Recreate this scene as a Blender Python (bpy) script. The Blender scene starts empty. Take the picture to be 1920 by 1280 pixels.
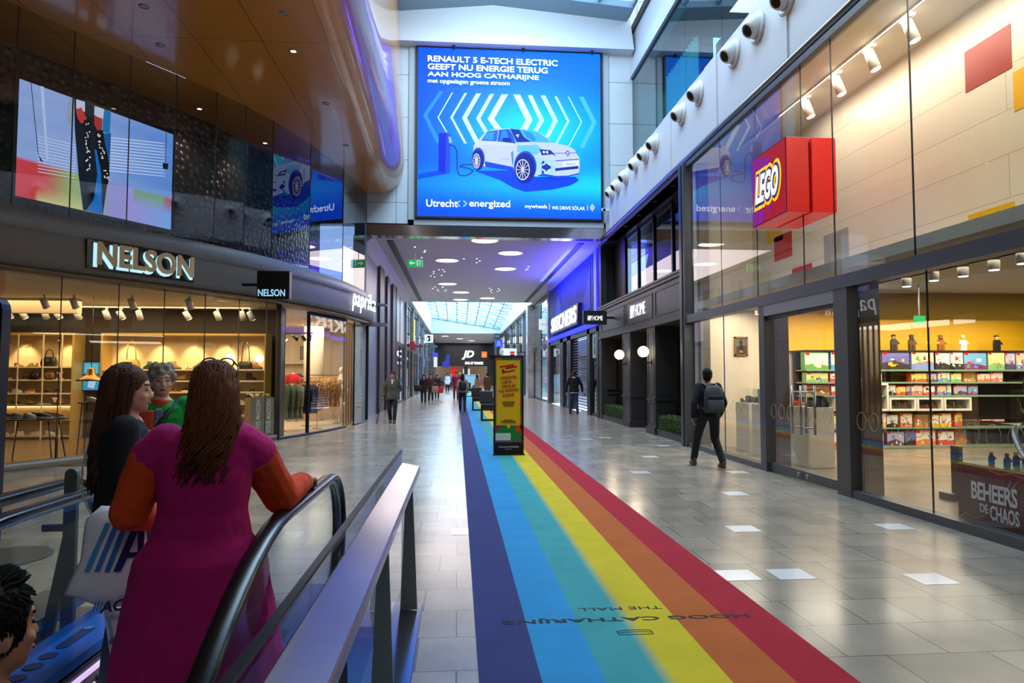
import bpy, math, random
from mathutils import Vector, Matrix
PI = math.pi
sc = bpy.context.scene
COL = sc.collection
rnd = random.Random(11)

# ---------------------------------------------------------------- camera, world, light, exposure
F, PSI, TH, EYE = 1250.0, math.radians(4.665), math.radians(2.885), 1.62
cam = bpy.data.objects.new('camera', bpy.data.cameras.new('camera')); COL.objects.link(cam)
cam.data.sensor_width = 36; cam.data.lens = 36 * F / 1920; cam.data.clip_end = 400; cam.data.clip_start = 0.05
cam.location = (0, 0, EYE); cam.rotation_euler = (PI / 2 + TH, 0, -PSI)
sc.camera = cam
sc.view_settings.view_transform = 'Standard'; sc.view_settings.look = 'None'
sc.view_settings.exposure = 0.0; sc.view_settings.gamma = 1.0; sc.view_settings.use_curve_mapping = False
cy = sc.cycles
cy.max_bounces = 8; cy.diffuse_bounces = 3; cy.glossy_bounces = 4; cy.transmission_bounces = 4
cy.transparent_max_bounces = 16; cy.sample_clamp_indirect = 4.0; cy.caustics_reflective = False; cy.caustics_refractive = False
cy.use_denoising = True
w = bpy.data.worlds.new('sky'); sc.world = w; w.use_nodes = True
w.node_tree.nodes['Background'].inputs[0].default_value = (0.62, 0.82, 1.0, 1)
w.node_tree.nodes['Background'].inputs[1].default_value = 3.6

def area(name, loc, size, power, color, rot=(0, 0, 0), spread=PI, portal=False):
    l = bpy.data.lights.new(name, 'AREA'); l.shape = 'RECTANGLE'; l.size, l.size_y = size
    l.energy = power; l.color = color; l.spread = spread
    o = bpy.data.objects.new(name, l); COL.objects.link(o); o.location = loc; o.rotation_euler = rot
    if portal: l.cycles.is_portal = True
    return o
def spot(name, loc, target, power, color, ang=60, blend=.6, r=.04):
    l = bpy.data.lights.new(name, 'SPOT'); l.energy = power; l.color = color; l.spot_size = math.radians(ang)
    l.spot_blend = blend; l.shadow_soft_size = r
    o = bpy.data.objects.new(name, l); COL.objects.link(o); o.location = loc
    o.rotation_euler = (Vector(target) - Vector(loc)).to_track_quat('-Z', 'Y').to_euler()
    return o
WARM = (1.0, .72, .38); WARM2 = (1.0, .88, .70)
area('skylight_daylight', (1.6, 14, 14.0), (4, 15), 1600, (.52, .78, 1.0))
area('end_wall_fill', (1.6, 18.5, 13.9), (3.6, 1.6), 330, (.52, .78, 1.0), rot=(math.radians(78), 0, 0))  # added lamp that brightens the beam and end wall
area('far_skylight_daylight', (.8, 62, 9.2), (6.5, 30), 4200, (.72, .88, 1.0))
area('far_hall_light', (.8, 92, 6.4), (6, 20), 1100, (1, .92, .85))
area('corridor_discs_light', (.8, 34, 6.5), (5, 18), 800, (1, .86, .84))
area('toy_shop_light', (9.9, 12.75, 3.04), (6.2, 1.7), 330, WARM2)
area('toy_shop_front_light', (9.0, 8.2, 3.04), (5, 4), 150, WARM2)
area('toy_shop_upper_light', (5.95, 7.6, 6.38), (.7, 8), 215, WARM2)
area('shoe_shop_light', (-7.9, 16.4, 3.3), (5.5, 2.0), 190, WARM)
area('clothes_shop_light', (-5.2, 22.0, 3.35), (2.4, 5.0), 240, WARM2)
area('toy_window_light', (6.0, 12.9, 3.04), (.9, 3.0), 70, WARM2)
area('blue_shop_wash', (4.35, 30.5, 6.2), (.6, 9), 420, (.03, .06, 1.0), rot=(0, math.radians(-100), 0))
area('blue_ceiling_wash', (4.85, 29.5, 5.4), (.3, 8), 240, (.08, .07, 1.0), rot=(0, math.radians(158), 0))
area('rear_fill_light', (1.5, -4.5, 7.5), (6, 2), 130, (.9, .95, 1.0), rot=(math.radians(52), 0, 0))  # unseen fill added behind the camera to lift post, coat and bag
area('homeware_shop_light', (8.2, 18.5, 2.9), (2, 3), 25, WARM)

# ---------------------------------------------------------------- pixel to point on a plane of the place
def ray(px, py):
    a = (px - 960) / F; b = (640 - py) / F
    r = Vector((math.cos(PSI), -math.sin(PSI), 0))
    f = Vector((math.sin(PSI) * math.cos(TH), math.cos(PSI) * math.cos(TH), math.sin(TH)))
    u = Vector((-math.sin(PSI) * math.sin(TH), -math.cos(PSI) * math.sin(TH), math.cos(TH)))
    return f + a * r + b * u
def atX(px, py, x): d = ray(px, py); t = x / d.x; return Vector((x, d.y * t, EYE + d.z * t))
def atY(px, py, y): d = ray(px, py); t = y / d.y; return Vector((d.x * t, y, EYE + d.z * t))
def atZ(px, py, z=0.): d = ray(px, py); t = (z - EYE) / d.z; return Vector((d.x * t, d.y * t, z))

# ---------------------------------------------------------------- materials
def S(r, g, b):
    f = lambda c: (c / 255 / 12.92) if c <= 10 else ((c / 255 + .055) / 1.055) ** 2.4
    return (f(r), f(g), f(b))
MATS = {}
def nodes(name):
    m = bpy.data.materials.new(name); m.use_nodes = True; MATS[name] = m
    nt = m.node_tree; return m, nt, nt.nodes['Principled BSDF'], nt.nodes['Material Output']
def sset(b, rough, metal, spec, coat):
    b.inputs['Roughness'].default_value = rough; b.inputs['Metallic'].default_value = metal
    b.inputs['Specular IOR Level'].default_value = spec; b.inputs['Coat Weight'].default_value = coat
    b.inputs['Coat Roughness'].default_value = .08
def M(name, c=(200, 200, 200), rough=.5, metal=0., spec=.5, coat=0., noise=0., nscale=8., bump=0., emit=None, es=0.):
    if name in MATS: return MATS[name]
    m, nt, b, out = nodes(name); c = S(*c); b.inputs['Base Color'].default_value = (*c, 1); sset(b, rough, metal, spec, coat)
    if emit is not None:
        b.inputs['Emission Color'].default_value = (*S(*emit), 1); b.inputs['Emission Strength'].default_value = es
    if noise or bump:
        tc = nt.nodes.new('ShaderNodeTexCoord'); n = nt.nodes.new('ShaderNodeTexNoise'); n.inputs['Scale'].default_value = nscale
        n.inputs['Detail'].default_value = 5
        nt.links.new(tc.outputs['Object'], n.inputs['Vector'])
        if noise:
            mx = nt.nodes.new('ShaderNodeMix'); mx.data_type = 'RGBA'
            mx.inputs[6].default_value = (*[v * (1 - noise) for v in c], 1); mx.inputs[7].default_value = (*[min(1, v * (1 + noise)) for v in c], 1)
            nt.links.new(n.outputs[0], mx.inputs[0]); nt.links.new(mx.outputs[2], b.inputs['Base Color'])
        if bump:
            bp = nt.nodes.new('ShaderNodeBump'); bp.inputs['Strength'].default_value = bump; bp.inputs['Distance'].default_value = .02
            nt.links.new(n.outputs[0], bp.inputs['Height']); nt.links.new(bp.outputs[0], b.inputs['Normal'])
    return m
def E(name, c, s):
    if name in MATS: return MATS[name]
    m, nt, b, out = nodes(name); b.inputs['Base Color'].default_value = (*S(*c), 1)
    b.inputs['Emission Color'].default_value = (*S(*c), 1); b.inputs['Emission Strength'].default_value = s; return m
def objcol(name, rough=.5, metal=0., spec=.5):
    if name in MATS: return MATS[name]
    m, nt, b, out = nodes(name); sset(b, rough, metal, spec, 0)
    oi = nt.nodes.new('ShaderNodeObjectInfo'); nt.links.new(oi.outputs['Color'], b.inputs['Base Color']); return m
def glass(name, tint=(1, 1, 1), refl=1.0, rough=0.0, ior=1.5):
    if name in MATS: return MATS[name]
    m, nt, b, out = nodes(name); nt.nodes.remove(b)
    t = nt.nodes.new('ShaderNodeBsdfTransparent'); t.inputs[0].default_value = (*tint, 1)
    g = nt.nodes.new('ShaderNodeBsdfGlossy'); g.inputs['Roughness'].default_value = rough; g.inputs[0].default_value = (1, 1, 1, 1)
    fr = nt.nodes.new('ShaderNodeFresnel'); fr.inputs[0].default_value = ior
    mu = nt.nodes.new('ShaderNodeMath'); mu.operation = 'MULTIPLY'; mu.inputs[1].default_value = refl; mu.use_clamp = True
    mx = nt.nodes.new('ShaderNodeMixShader')
    ge = nt.nodes.new('ShaderNodeNewGeometry'); iv = nt.nodes.new('ShaderNodeMath'); iv.operation = 'SUBTRACT'; iv.inputs[0].default_value = 1.0
    m2 = nt.nodes.new('ShaderNodeMath'); m2.operation = 'MULTIPLY'      # only the outer face of a pane mirrors
    nt.links.new(ge.outputs['Backfacing'], iv.inputs[1]); nt.links.new(fr.outputs[0], mu.inputs[0]); nt.links.new(mu.outputs[0], m2.inputs[0]); nt.links.new(iv.outputs[0], m2.inputs[1]); nt.links.new(m2.outputs[0], mx.inputs[0]); nt.links.new(t.outputs[0], mx.inputs[1])
    nt.links.new(g.outputs[0], mx.inputs[2]); nt.links.new(mx.outputs[0], out.inputs[0]); return m
def vcol(name, strength=0., rough=.5, blue=1.):       # flat printed or lit pictures: colour per face
    if name in MATS: return MATS[name]
    m, nt, b, out = nodes(name); sset(b, rough, 0, .4, 0)
    a = nt.nodes.new('ShaderNodeVertexColor'); a.layer_name = 'Col'
    nt.links.new(a.outputs[0], b.inputs['Base Color'])
    if strength:
        b.inputs['Base Color'].default_value = (0, 0, 0, 1); nt.links.remove(b.inputs['Base Color'].links[0])
        b.inputs['Base Color'].default_value = (.01, .01, .01, 1); b.inputs['Specular IOR Level'].default_value = .1
        mv = nt.nodes.new('ShaderNodeVectorMath'); mv.operation = 'MULTIPLY'; mv.inputs[1].default_value = (1, 1, blue); nt.links.new(a.outputs[0], mv.inputs[0]); nt.links.new(mv.outputs[0], b.inputs['Emission Color']); b.inputs['Emission Strength'].default_value = strength
    return m
def brickmat(name, c1, c2, mortar, wid, hei, msize, rough=.15, spec=.5, rot=0., vary=.5, axes='XY', offset=.5, rvar=.12, bump=0., squash=1.):
    m, nt, b, out = nodes(name); sset(b, rough, 0, spec, 0)
    tc = nt.nodes.new('ShaderNodeTexCoord'); sep = nt.nodes.new('ShaderNodeSeparateXYZ'); cb = nt.nodes.new('ShaderNodeCombineXYZ')
    nt.links.new(tc.outputs['Object'], sep.inputs[0])
    nt.links.new(sep.outputs['XYZ'.index(axes[0])], cb.inputs[0]); nt.links.new(sep.outputs['XYZ'.index(axes[1])], cb.inputs[1])
    br = nt.nodes.new('ShaderNodeTexBrick'); nt.links.new(cb.outputs[0], br.inputs['Vector'])
    br.offset = offset; br.squash = squash; br.squash_frequency = 3; br.inputs['Scale'].default_value = 1; br.inputs['Brick Width'].default_value = wid
    br.inputs['Row Height'].default_value = hei; br.inputs['Mortar Size'].default_value = msize; br.inputs['Mortar Smooth'].default_value = .1
    br.inputs['Color1'].default_value = (*S(*c1), 1); br.inputs['Color2'].default_value = (*S(*c2), 1); br.inputs['Mortar'].default_value = (*S(*mortar), 1)
    n = nt.nodes.new('ShaderNodeTexNoise'); n.inputs['Scale'].default_value = 2.2; n.inputs['Detail'].default_value = 6
    nt.links.new(tc.outputs['Object'], n.inputs['Vector'])
    mx = nt.nodes.new('ShaderNodeMix'); mx.data_type = 'RGBA'; mx.blend_type = 'OVERLAY'; mx.inputs[0].default_value = vary
    nt.links.new(br.outputs['Color'], mx.inputs[6]); nt.links.new(n.outputs['Color'], mx.inputs[7])
    bw = nt.nodes.new('ShaderNodeRGBToBW'); nt.links.new(n.outputs[0], mx.inputs[7]); nt.links.new(mx.outputs[2], b.inputs['Base Color'])
    mr = nt.nodes.new('ShaderNodeMapRange'); mr.inputs[3].default_value = max(.02, rough - rvar / 2); mr.inputs[4].default_value = rough + rvar / 2
    n2 = nt.nodes.new('ShaderNodeTexNoise'); n2.inputs['Scale'].default_value = .9; nt.links.new(tc.outputs['Object'], n2.inputs['Vector'])
    nt.links.new(n2.outputs[0], mr.inputs[0]); nt.links.new(mr.outputs[0], b.inputs['Roughness'])
    if bump:
        bp = nt.nodes.new('ShaderNodeBump'); bp.inputs['Strength'].default_value = bump; bp.inputs['Distance'].default_value = .004; bp.invert = True
        nt.links.new(br.outputs['Fac'], bp.inputs['Height']); nt.links.new(bp.outputs[0], b.inputs['Normal'])
    return m
def woodmat(name, c1, c2, joint=None, scale=(9, .7, 9), rough=.35, coat=.4, wid=3.2, hei=1.25):
    m, nt, b, out = nodes(name); sset(b, rough, 0, .5, coat); b.inputs['Coat Roughness'].default_value = .1
    tc = nt.nodes.new('ShaderNodeTexCoord'); mp = nt.nodes.new('ShaderNodeMapping'); mp.inputs['Scale'].default_value = scale
    nt.links.new(tc.outputs['Object'], mp.inputs[0])
    n = nt.nodes.new('ShaderNodeTexNoise'); n.inputs['Scale'].default_value = 2; n.inputs['Detail'].default_value = 8; n.inputs['Distortion'].default_value = .6
    nt.links.new(mp.outputs[0], n.inputs['Vector'])
    mx = nt.nodes.new('ShaderNodeMix'); mx.data_type = 'RGBA'; mx.inputs[6].default_value = (*S(*c1), 1); mx.inputs[7].default_value = (*S(*c2), 1)
    nt.links.new(n.outputs[0], mx.inputs[0]); src = mx.outputs[2]
    if joint:
        sep = nt.nodes.new('ShaderNodeSeparateXYZ'); cb = nt.nodes.new('ShaderNodeCombineXYZ'); nt.links.new(tc.outputs['Object'], sep.inputs[0])
        nt.links.new(sep.outputs[1], cb.inputs[0]); nt.links.new(sep.outputs[0], cb.inputs[1])
        br = nt.nodes.new('ShaderNodeTexBrick'); nt.links.new(cb.outputs[0], br.inputs['Vector']); br.inputs['Scale'].default_value = 1
        br.inputs['Brick Width'].default_value = wid; br.inputs['Row Height'].default_value = hei; br.inputs['Mortar Size'].default_value = .008; br.offset = 0
        nt.links.new(src, br.inputs['Color1']); nt.links.new(src, br.inputs['Color2']); br.inputs['Mortar'].default_value = (*S(*joint), 1); src = br.outputs['Color']
    nt.links.new(src, b.inputs['Base Color']); return m

# ---------------------------------------------------------------- mesh builder
def frame(d):
    d = Vector(d).normalized(); a = Vector((0, 0, 1)) if abs(d.z) < .9 else Vector((1, 0, 0))
    u = a.cross(d).normalized(); return u, d.cross(u), d
class MB:
    def __init__(s): s.v = []; s.f = []; s.m = []; s.s = []; s.c = []
    def add(s, vs, fs, mi=0, sm=False, col=None):
        k = len(s.v); s.v += [tuple(p) for p in vs]
        for f in fs: s.f.append([i + k for i in f]); s.m.append(mi); s.s.append(sm); s.c.append(col)
        return s
    def box(s, x0, x1, y0, y1, z0, z1, mi=0):
        return s.add([(x, y, z) for z in (z0, z1) for y in (y0, y1) for x in (x0, x1)],
                     [(0, 2, 3, 1), (4, 5, 7, 6), (0, 1, 5, 4), (1, 3, 7, 5), (3, 2, 6, 7), (2, 0, 4, 6)], mi)
    def hexa(s, lo, hi, mi=0, sm=False):            # two 4-gons, same winding
        return s.add(list(lo) + list(hi), [(3, 2, 1, 0), (4, 5, 6, 7), (0, 1, 5, 4), (1, 2, 6, 5), (2, 3, 7, 6), (3, 0, 4, 7)], mi, sm)
    def obox(s, c, sx, sy, sz, rz=0., mi=0):
        m = Matrix.Translation(c) @ Matrix.Rotation(rz, 4, 'Z'); k = len(s.v)
        s.box(-sx / 2, sx / 2, -sy / 2, sy / 2, -sz / 2, sz / 2, mi); s.v[k:] = [tuple(m @ Vector(p)) for p in s.v[k:]]; return s
    def bar(s, p, q, w, h, mi=0):
        p = Vector(p); q = Vector(q); u, v, d = frame(q - p); u = u * w / 2; v = v * h / 2
        return s.hexa([p - u - v, p + u - v, p + u + v, p - u + v], [q - u - v, q + u - v, q + u + v, q - u + v], mi)
    def cyl(s, p, q, r0, r1=None, n=16, mi=0, caps=True, sm=True):
        p = Vector(p); q = Vector(q); r1 = r0 if r1 is None else r1; u, v, d = frame(q - p); k = len(s.v)
        ring = [math.cos(2 * PI * i / n) * u + math.sin(2 * PI * i / n) * v for i in range(n)]
        s.add([p + a * r0 for a in ring] + [q + a * r1 for a in ring], [(i, (i + 1) % n, n + (i + 1) % n, n + i) for i in range(n)], mi, sm)
        if caps:
            s.f.append([k + i for i in reversed(range(n))]); s.f.append([k + n + i for i in range(n)])
            for _ in (0, 1): s.m.append(mi); s.s.append(False); s.c.append(None)
        return s
    def loft(s, rings, mi=0, sm=True, caps=True, closed=True):
        n = len(rings[0]); k = len(s.v); vs = [p for r in rings for p in r]; fs = []
        for j in range(len(rings) - 1):
            for i in range(n if closed else n - 1):
                i2 = (i + 1) % n; fs.append((j * n + i, j * n + i2, (j + 1) * n + i2, (j + 1) * n + i))
        s.add(vs, fs, mi, sm)
        if caps and closed:
            s.f.append([k + i for i in reversed(range(n))]); s.f.append([k + (len(rings) - 1) * n + i for i in range(n)])
            for _ in (0, 1): s.m.append(mi); s.s.append(False); s.c.append(None)
        return s
    def tube(s, pts, r, n=8, mi=0, flat=1., sm=True, up=None):
        pts = [Vector(p) for p in pts]; rs = r if isinstance(r, (list, tuple)) else [r] * len(pts); rings = []; pu = None
        for i, p in enumerate(pts):
            d = (pts[min(i + 1, len(pts) - 1)] - pts[max(i - 1, 0)]).normalized()
            if pu is None: u = Vector(up).cross(d).normalized() if up else frame(d)[0]
            else: u = (pu - d * pu.dot(d)).normalized()
            pu = u; v = d.cross(u)
            rings.append([p + (math.cos(2 * PI * j / n) * u + flat * math.sin(2 * PI * j / n) * v) * rs[i] for j in range(n)])
        return s.loft(rings, mi, sm)
    def ell(s, c, r, n=12, mi=0, rot=None, sm=True):
        c = Vector(c); r = (r, r, r) if isinstance(r, (int, float)) else r; m = n // 2 + 1
        P = lambda a, b: Vector((r[0] * math.sin(a) * math.cos(b), r[1] * math.sin(a) * math.sin(b), r[2] * math.cos(a)))
        R_ = rot if rot is not None else Matrix.Identity(3)
        vs = [c + R_ @ P(0, 0)] + [c + R_ @ P(PI * j / m, 2 * PI * i / n) for j in range(1, m) for i in range(n)] + [c + R_ @ P(PI, 0)]
        fs = [(0, 1 + i, 1 + (i + 1) % n) for i in range(n)]
        for j in range(m - 2):
            for i in range(n): a = 1 + j * n; fs.append((a + i, a + n + i, a + n + (i + 1) % n, a + (i + 1) % n))
        a = 1 + (m - 2) * n; fs += [(a + (i + 1) % n, a + i, len(vs) - 1) for i in range(n)]
        return s.add(vs, fs, mi, sm)
    def lathe(s, c, prof, n=20, mi=0, ax=(0, 0, 1), sm=True):
        c = Vector(c); u, v, d = frame(ax)
        return s.loft([[c + d * z + (math.cos(2 * PI * i / n) * u + math.sin(2 * PI * i / n) * v) * max(r, 1e-4) for i in range(n)] for r, z in prof], mi, sm)
    def prism(s, poly, o, u, v, dep, mi=0):
        o = Vector(o); u = Vector(u); v = Vector(v); d = u.cross(v).normalized() * dep; n = len(poly)
        a = [o + u * x + v * y for x, y in poly]; b = [p + d for p in a]
        return s.add(a + b, [tuple(reversed(range(n))), tuple(range(n, 2 * n))] + [(i, (i + 1) % n, n + (i + 1) % n, n + i) for i in range(n)], mi)
    def face(s, pts, mi=0, col=None, sm=False): return s.add(pts, [tuple(range(len(pts)))], mi, sm, col)
    def sweep(s, path, prof, mi=0, closed=False, sm=True):   # path: [(x,y,nx,ny)], prof: [(out,z)]
        return s.loft([[(x + nx * o, y + ny * o, z) for o, z in prof] for x, y, nx, ny in path], mi, sm, False, closed)
    def cap(s, p, q, r0, r1=None, n=10, mi=0):               # tapered capsule
        r1 = r0 if r1 is None else r1; s.cyl(p, q, r0, r1, n, mi); s.ell(p, r0, n, mi); s.ell(q, r1, n, mi); return s
    def build(s, name, mats, parent=None, bevel=0., color=None, **props):
        me = bpy.data.meshes.new(name); me.from_pydata(s.v, [], s.f)
        for m in (mats if isinstance(mats, (list, tuple)) else [mats]): me.materials.append(m)
        me.polygons.foreach_set('material_index', s.m); me.polygons.foreach_set('use_smooth', s.s)
        if any(c is not None for c in s.c):
            at = me.color_attributes.new('Col', 'FLOAT_COLOR', 'CORNER'); d = []
            for f, c in zip(s.f, s.c):
                c = c or (0, 0, 0)
                if isinstance(c[0], (tuple, list)): d += [x for q in c for x in (*q, 1)]
                else: d += [*c, 1] * len(f)
            at.data.foreach_set('color', d)
        me.update()
        o = bpy.data.objects.new(name, me); link(o, parent)
        if bevel:
            b = o.modifiers.new('edge', 'BEVEL'); b.width = bevel; b.segments = 2; b.limit_method = 'ANGLE'; b.harden_normals = False
        if color: o.color = (*S(*color), 1)
        for k, x in props.items(): o[k] = x
        return o
WM = {}
def link(o, parent=None):
    COL.objects.link(o)
    if parent is not None:
        o.parent = parent; o.matrix_parent_inverse = WM[parent.name].inverted()
    WM[o.name] = Matrix.Identity(4)
def tag(o, label=None, cat=None, group=None, kind=None):
    if label: o['label'] = label
    if cat: o['category'] = cat
    if group: o['group'] = group
    if kind: o['kind'] = kind
    return o
def thing(name, label, cat, loc=(0, 0, 0), rz=0., group=None):
    o = bpy.data.objects.new(name, None); COL.objects.link(o); o.location = loc; o.rotation_euler = (0, 0, rz); o.empty_display_size = .1
    WM[o.name] = Matrix.Translation(loc) @ Matrix.Rotation(rz, 4, 'Z'); return tag(o, label, cat, group)
KIDS = {}
def dup(root, loc, rz=0., label=None, group=None, color=None, scale=None, pcol=None):
    r = root.copy(); COL.objects.link(r); r.location = loc; r.rotation_euler = (0, 0, rz)
    if scale: r.scale = (scale,) * 3 if isinstance(scale, (int, float)) else scale
    if label: r['label'] = label
    if group: r['group'] = group
    if color: r.color = (*S(*color), 1)
    def rec(a, b):
        for ch in a.children:
            c = ch.copy(); COL.objects.link(c); c.parent = b; c.matrix_parent_inverse = ch.matrix_parent_inverse.copy()
            if pcol and ch.name.split('.')[0] in pcol: c.color = (*S(*pcol[ch.name.split('.')[0]]), 1)
            rec(ch, c)
    rec(root, r); return r
def struct(mb, name, mats, parent=None, bevel=0.):
    o = mb.build(name, mats, parent, bevel)
    if parent is None: o['kind'] = 'structure'
    return o
TEXT = bpy.data.curves.new('lettering_source', 'FONT'); TEXTO = bpy.data.objects.new('lettering_source', TEXT)
def text(s, mat, o, u, v, w=None, h=None, parent=None, depth=.01, bold=0., shear=0., name='lettering', align='C', space=1., **props):
    """Raised lettering: o is the middle (or the left end) of the line, u runs along it, v up."""
    TEXT.body = s; TEXT.offset = bold; TEXT.shear = shear; TEXT.space_character = space; TEXT.extrude = .05; TEXT.align_x = 'LEFT'; TEXT.resolution_u = 4
    if TEXTO.name not in COL.objects: COL.objects.link(TEXTO)
    dg = bpy.context.evaluated_depsgraph_get(); dg.update()
    me = bpy.data.meshes.new_from_object(TEXTO.evaluated_get(dg)); COL.objects.unlink(TEXTO)
    xs = [q.co.x for q in me.vertices]; ys = [q.co.y for q in me.vertices]; x0, x1, y0, y1 = min(xs), max(xs), min(ys), max(ys)
    ky = h / (y1 - y0) if h else w / (x1 - x0); kx = w / (x1 - x0) if w else ky
    u = Vector(u).normalized(); v = Vector(v).normalized(); n = u.cross(v).normalized(); o = Vector(o); ox = {'C': (x0 + x1) / 2, 'L': x0, 'R': x1}[align]
    for q in me.vertices: q.co = o + u * (q.co.x - ox) * kx + v * (q.co.y - (y0 + y1) / 2) * ky + n * (q.co.z + .05) * 10 * depth
    me.name = name; me.materials.clear(); me.materials.append(mat)
    ob = bpy.data.objects.new(name, me); link(ob, parent)
    for k, x in props.items(): ob[k] = x
    return ob
class Pic:                                                   # a flat picture: layered shapes on a plane, o = lower left corner
    def __init__(s, o, u, v, step=.002): s.o = Vector(o); s.u = Vector(u); s.v = Vector(v); s.n = s.u.cross(s.v).normalized(); s.b = MB(); s.k = 0; s.step = step
    def P(s, a, b): return s.o + s.u * a + s.v * b + s.n * (s.k * s.step)
    def poly(s, pts, c, up=1): s.k += up; s.b.face([s.P(a, b) for a, b in pts], 0, S(*c)); return s
    def rect(s, a0, b0, a1, b1, c, up=1): return s.poly([(a0, b0), (a1, b0), (a1, b1), (a0, b1)], c, up)
    def disc(s, a, b, ra, rb, c, n=20, up=1, hole=0.):
        if hole:
            s.k += up
            for i in range(n):
                t0, t1 = 2 * PI * i / n, 2 * PI * (i + 1) / n
                s.b.face([s.P(a + ra * k * math.cos(t), b + rb * k * math.sin(t)) for t, k in ((t0, hole), (t0, 1), (t1, 1), (t1, hole))], 0, S(*c))
            return s
        return s.poly([(a + ra * math.cos(2 * PI * i / n), b + rb * math.sin(2 * PI * i / n)) for i in range(n)], c, up)
    def line(s, pts, w, c, up=1, ar=1.):
        s.k += up
        for (a, b), (a2, b2) in zip(pts, pts[1:]):
            dx, dy = a2 - a, (b2 - b) * ar; L = math.hypot(dx, dy) or 1; nx, ny = -dy / L * w / 2, dx / L * w / 2 / ar
            s.b.face([s.P(a - nx, b - ny), s.P(a2 - nx, b2 - ny), s.P(a2 + nx, b2 + ny), s.P(a + nx, b + ny)], 0, S(*c))
        return s
    def grid(s, fn, nx, ny):
        s.k += 1; C = [[S(*fn(i / nx, j / ny)) for i in range(nx + 1)] for j in range(ny + 1)]
        for j in range(ny):
            for i in range(nx):
                s.b.face([s.P(i / nx, j / ny), s.P((i + 1) / nx, j / ny), s.P((i + 1) / nx, (j + 1) / ny), s.P(i / nx, (j + 1) / ny)], 0, (C[j][i], C[j][i + 1], C[j + 1][i + 1], C[j + 1][i]))
        return s
    def build(s, name, mat, parent=None, **p): return s.b.build(name, mat, parent, **p)
def mixc(a, b, t): t = max(0, min(1, t)); return tuple(x + (y - x) * t for x, y in zip(a, b))
def spline(pts, n=6):
    pts = [Vector(p) for p in pts]; out = []
    for i in range(len(pts) - 1):
        p0, p1, p2, p3 = pts[max(i - 1, 0)], pts[i], pts[i + 1], pts[min(i + 2, len(pts) - 1)]
        for k in range(n):
            t = k / n; out.append(.5 * ((2 * p1) + (p2 - p0) * t + (2 * p0 - 5 * p1 + 4 * p2 - p3) * t * t + (3 * p1 - p0 - 3 * p2 + p3) * t ** 3))
    return out + [pts[-1]]
ORD = ['first', 'second', 'third', 'fourth', 'fifth', 'sixth', 'seventh', 'eighth', 'ninth', 'tenth', 'eleventh', 'twelfth', 'thirteenth', 'fourteenth', 'fifteenth']
# ================================================================ the setting
FLOORM = brickmat('stone_floor', (160, 149, 135), (138, 129, 118), (96, 89, 82), .62, .47, .005, rough=.2, spec=.42, vary=.4, offset=.37, squash=.62)
WHITE = M('white_plaster', (214, 216, 220), .55)
PANELW = brickmat('white_wall_panel', (205, 210, 216), (198, 204, 212), (120, 126, 134), 2.2, 1.55, .012, rough=.4, vary=.1, axes='XZ', offset=0)
CEILM = M('ceiling_paint', (208, 196, 200), .5)
DARK = M('dark_metal', (26, 26, 28), .4, .3)
STEEL = M('brushed_steel', (150, 152, 156), .3, .9)
GREYM = M('grey_metal_frame', (92, 94, 98), .4, .5)
BLACK = M('black', (10, 10, 11), .4)
STONEG = brickmat('grey_stone_cladding', (128, 122, 118), (118, 112, 108), (80, 76, 74), .9, 1.2, .006, rough=.25, axes='YZ', offset=0)
GLASS = glass('clear_glass', (.96, .98, .97), 1.35)
GLASSD = glass('smoky_glass', (.42, .45, .5), 1.0, ior=1.7)
GLASST = glass('teal_glass', (.45, .72, .74), 1.0, ior=1.7)

# floor with the opening of the escalator well
b = MB()
for x0, x1, y0, y1 in ((-.44, 5.4, -6, 110), (-4.0, -.44, 4.45, 110), (-14, -4.0, -6, 30), (5.4, 13.5, -6, 30)): b.box(x0, x1, y0, y1, -.3, 0)
flo = struct(b, 'floor', FLOORM)
INL = M('white_inlay_stone', (225, 226, 228), .12, spec=.6)
inl = []
for px, py in ((1393, 991), (1745, 1085), (1219, 856), (1200, 885), (1244, 835), (1383, 885), (1378, 925), (874, 996), (1134, 820), (1677, 987), (1100, 823), (1382, 1078), (1482, 1076)):
    p = atZ(px, py); inl.append(p); MB().box(p.x - .15, p.x + .15, p.y - .14, p.y + .14, -.02, .002).build('floor_inlay', INL, flo)
# unseen walls added to keep sky light out behind the camera and beside
struct(MB().box(-14, 13.5, -6.3, -6, -4, 16), 'added_wall_back', M('back_wall_paint', (60, 58, 58), .8))
struct(MB().box(-14.3, -14, -6, 30, 0, 16), 'wall_left', M('back_wall_paint'))
struct(MB().box(13.5, 13.8, -6, 30, 0, 16), 'wall_right', M('back_wall_paint'))
struct(MB().box(-14, -2.1, -6, 23.6, 16, 16.3).box(6.35, 13.5, -6, 23.6, 14.2, 14.5), 'ceiling_2', M('back_wall_paint'))

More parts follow.
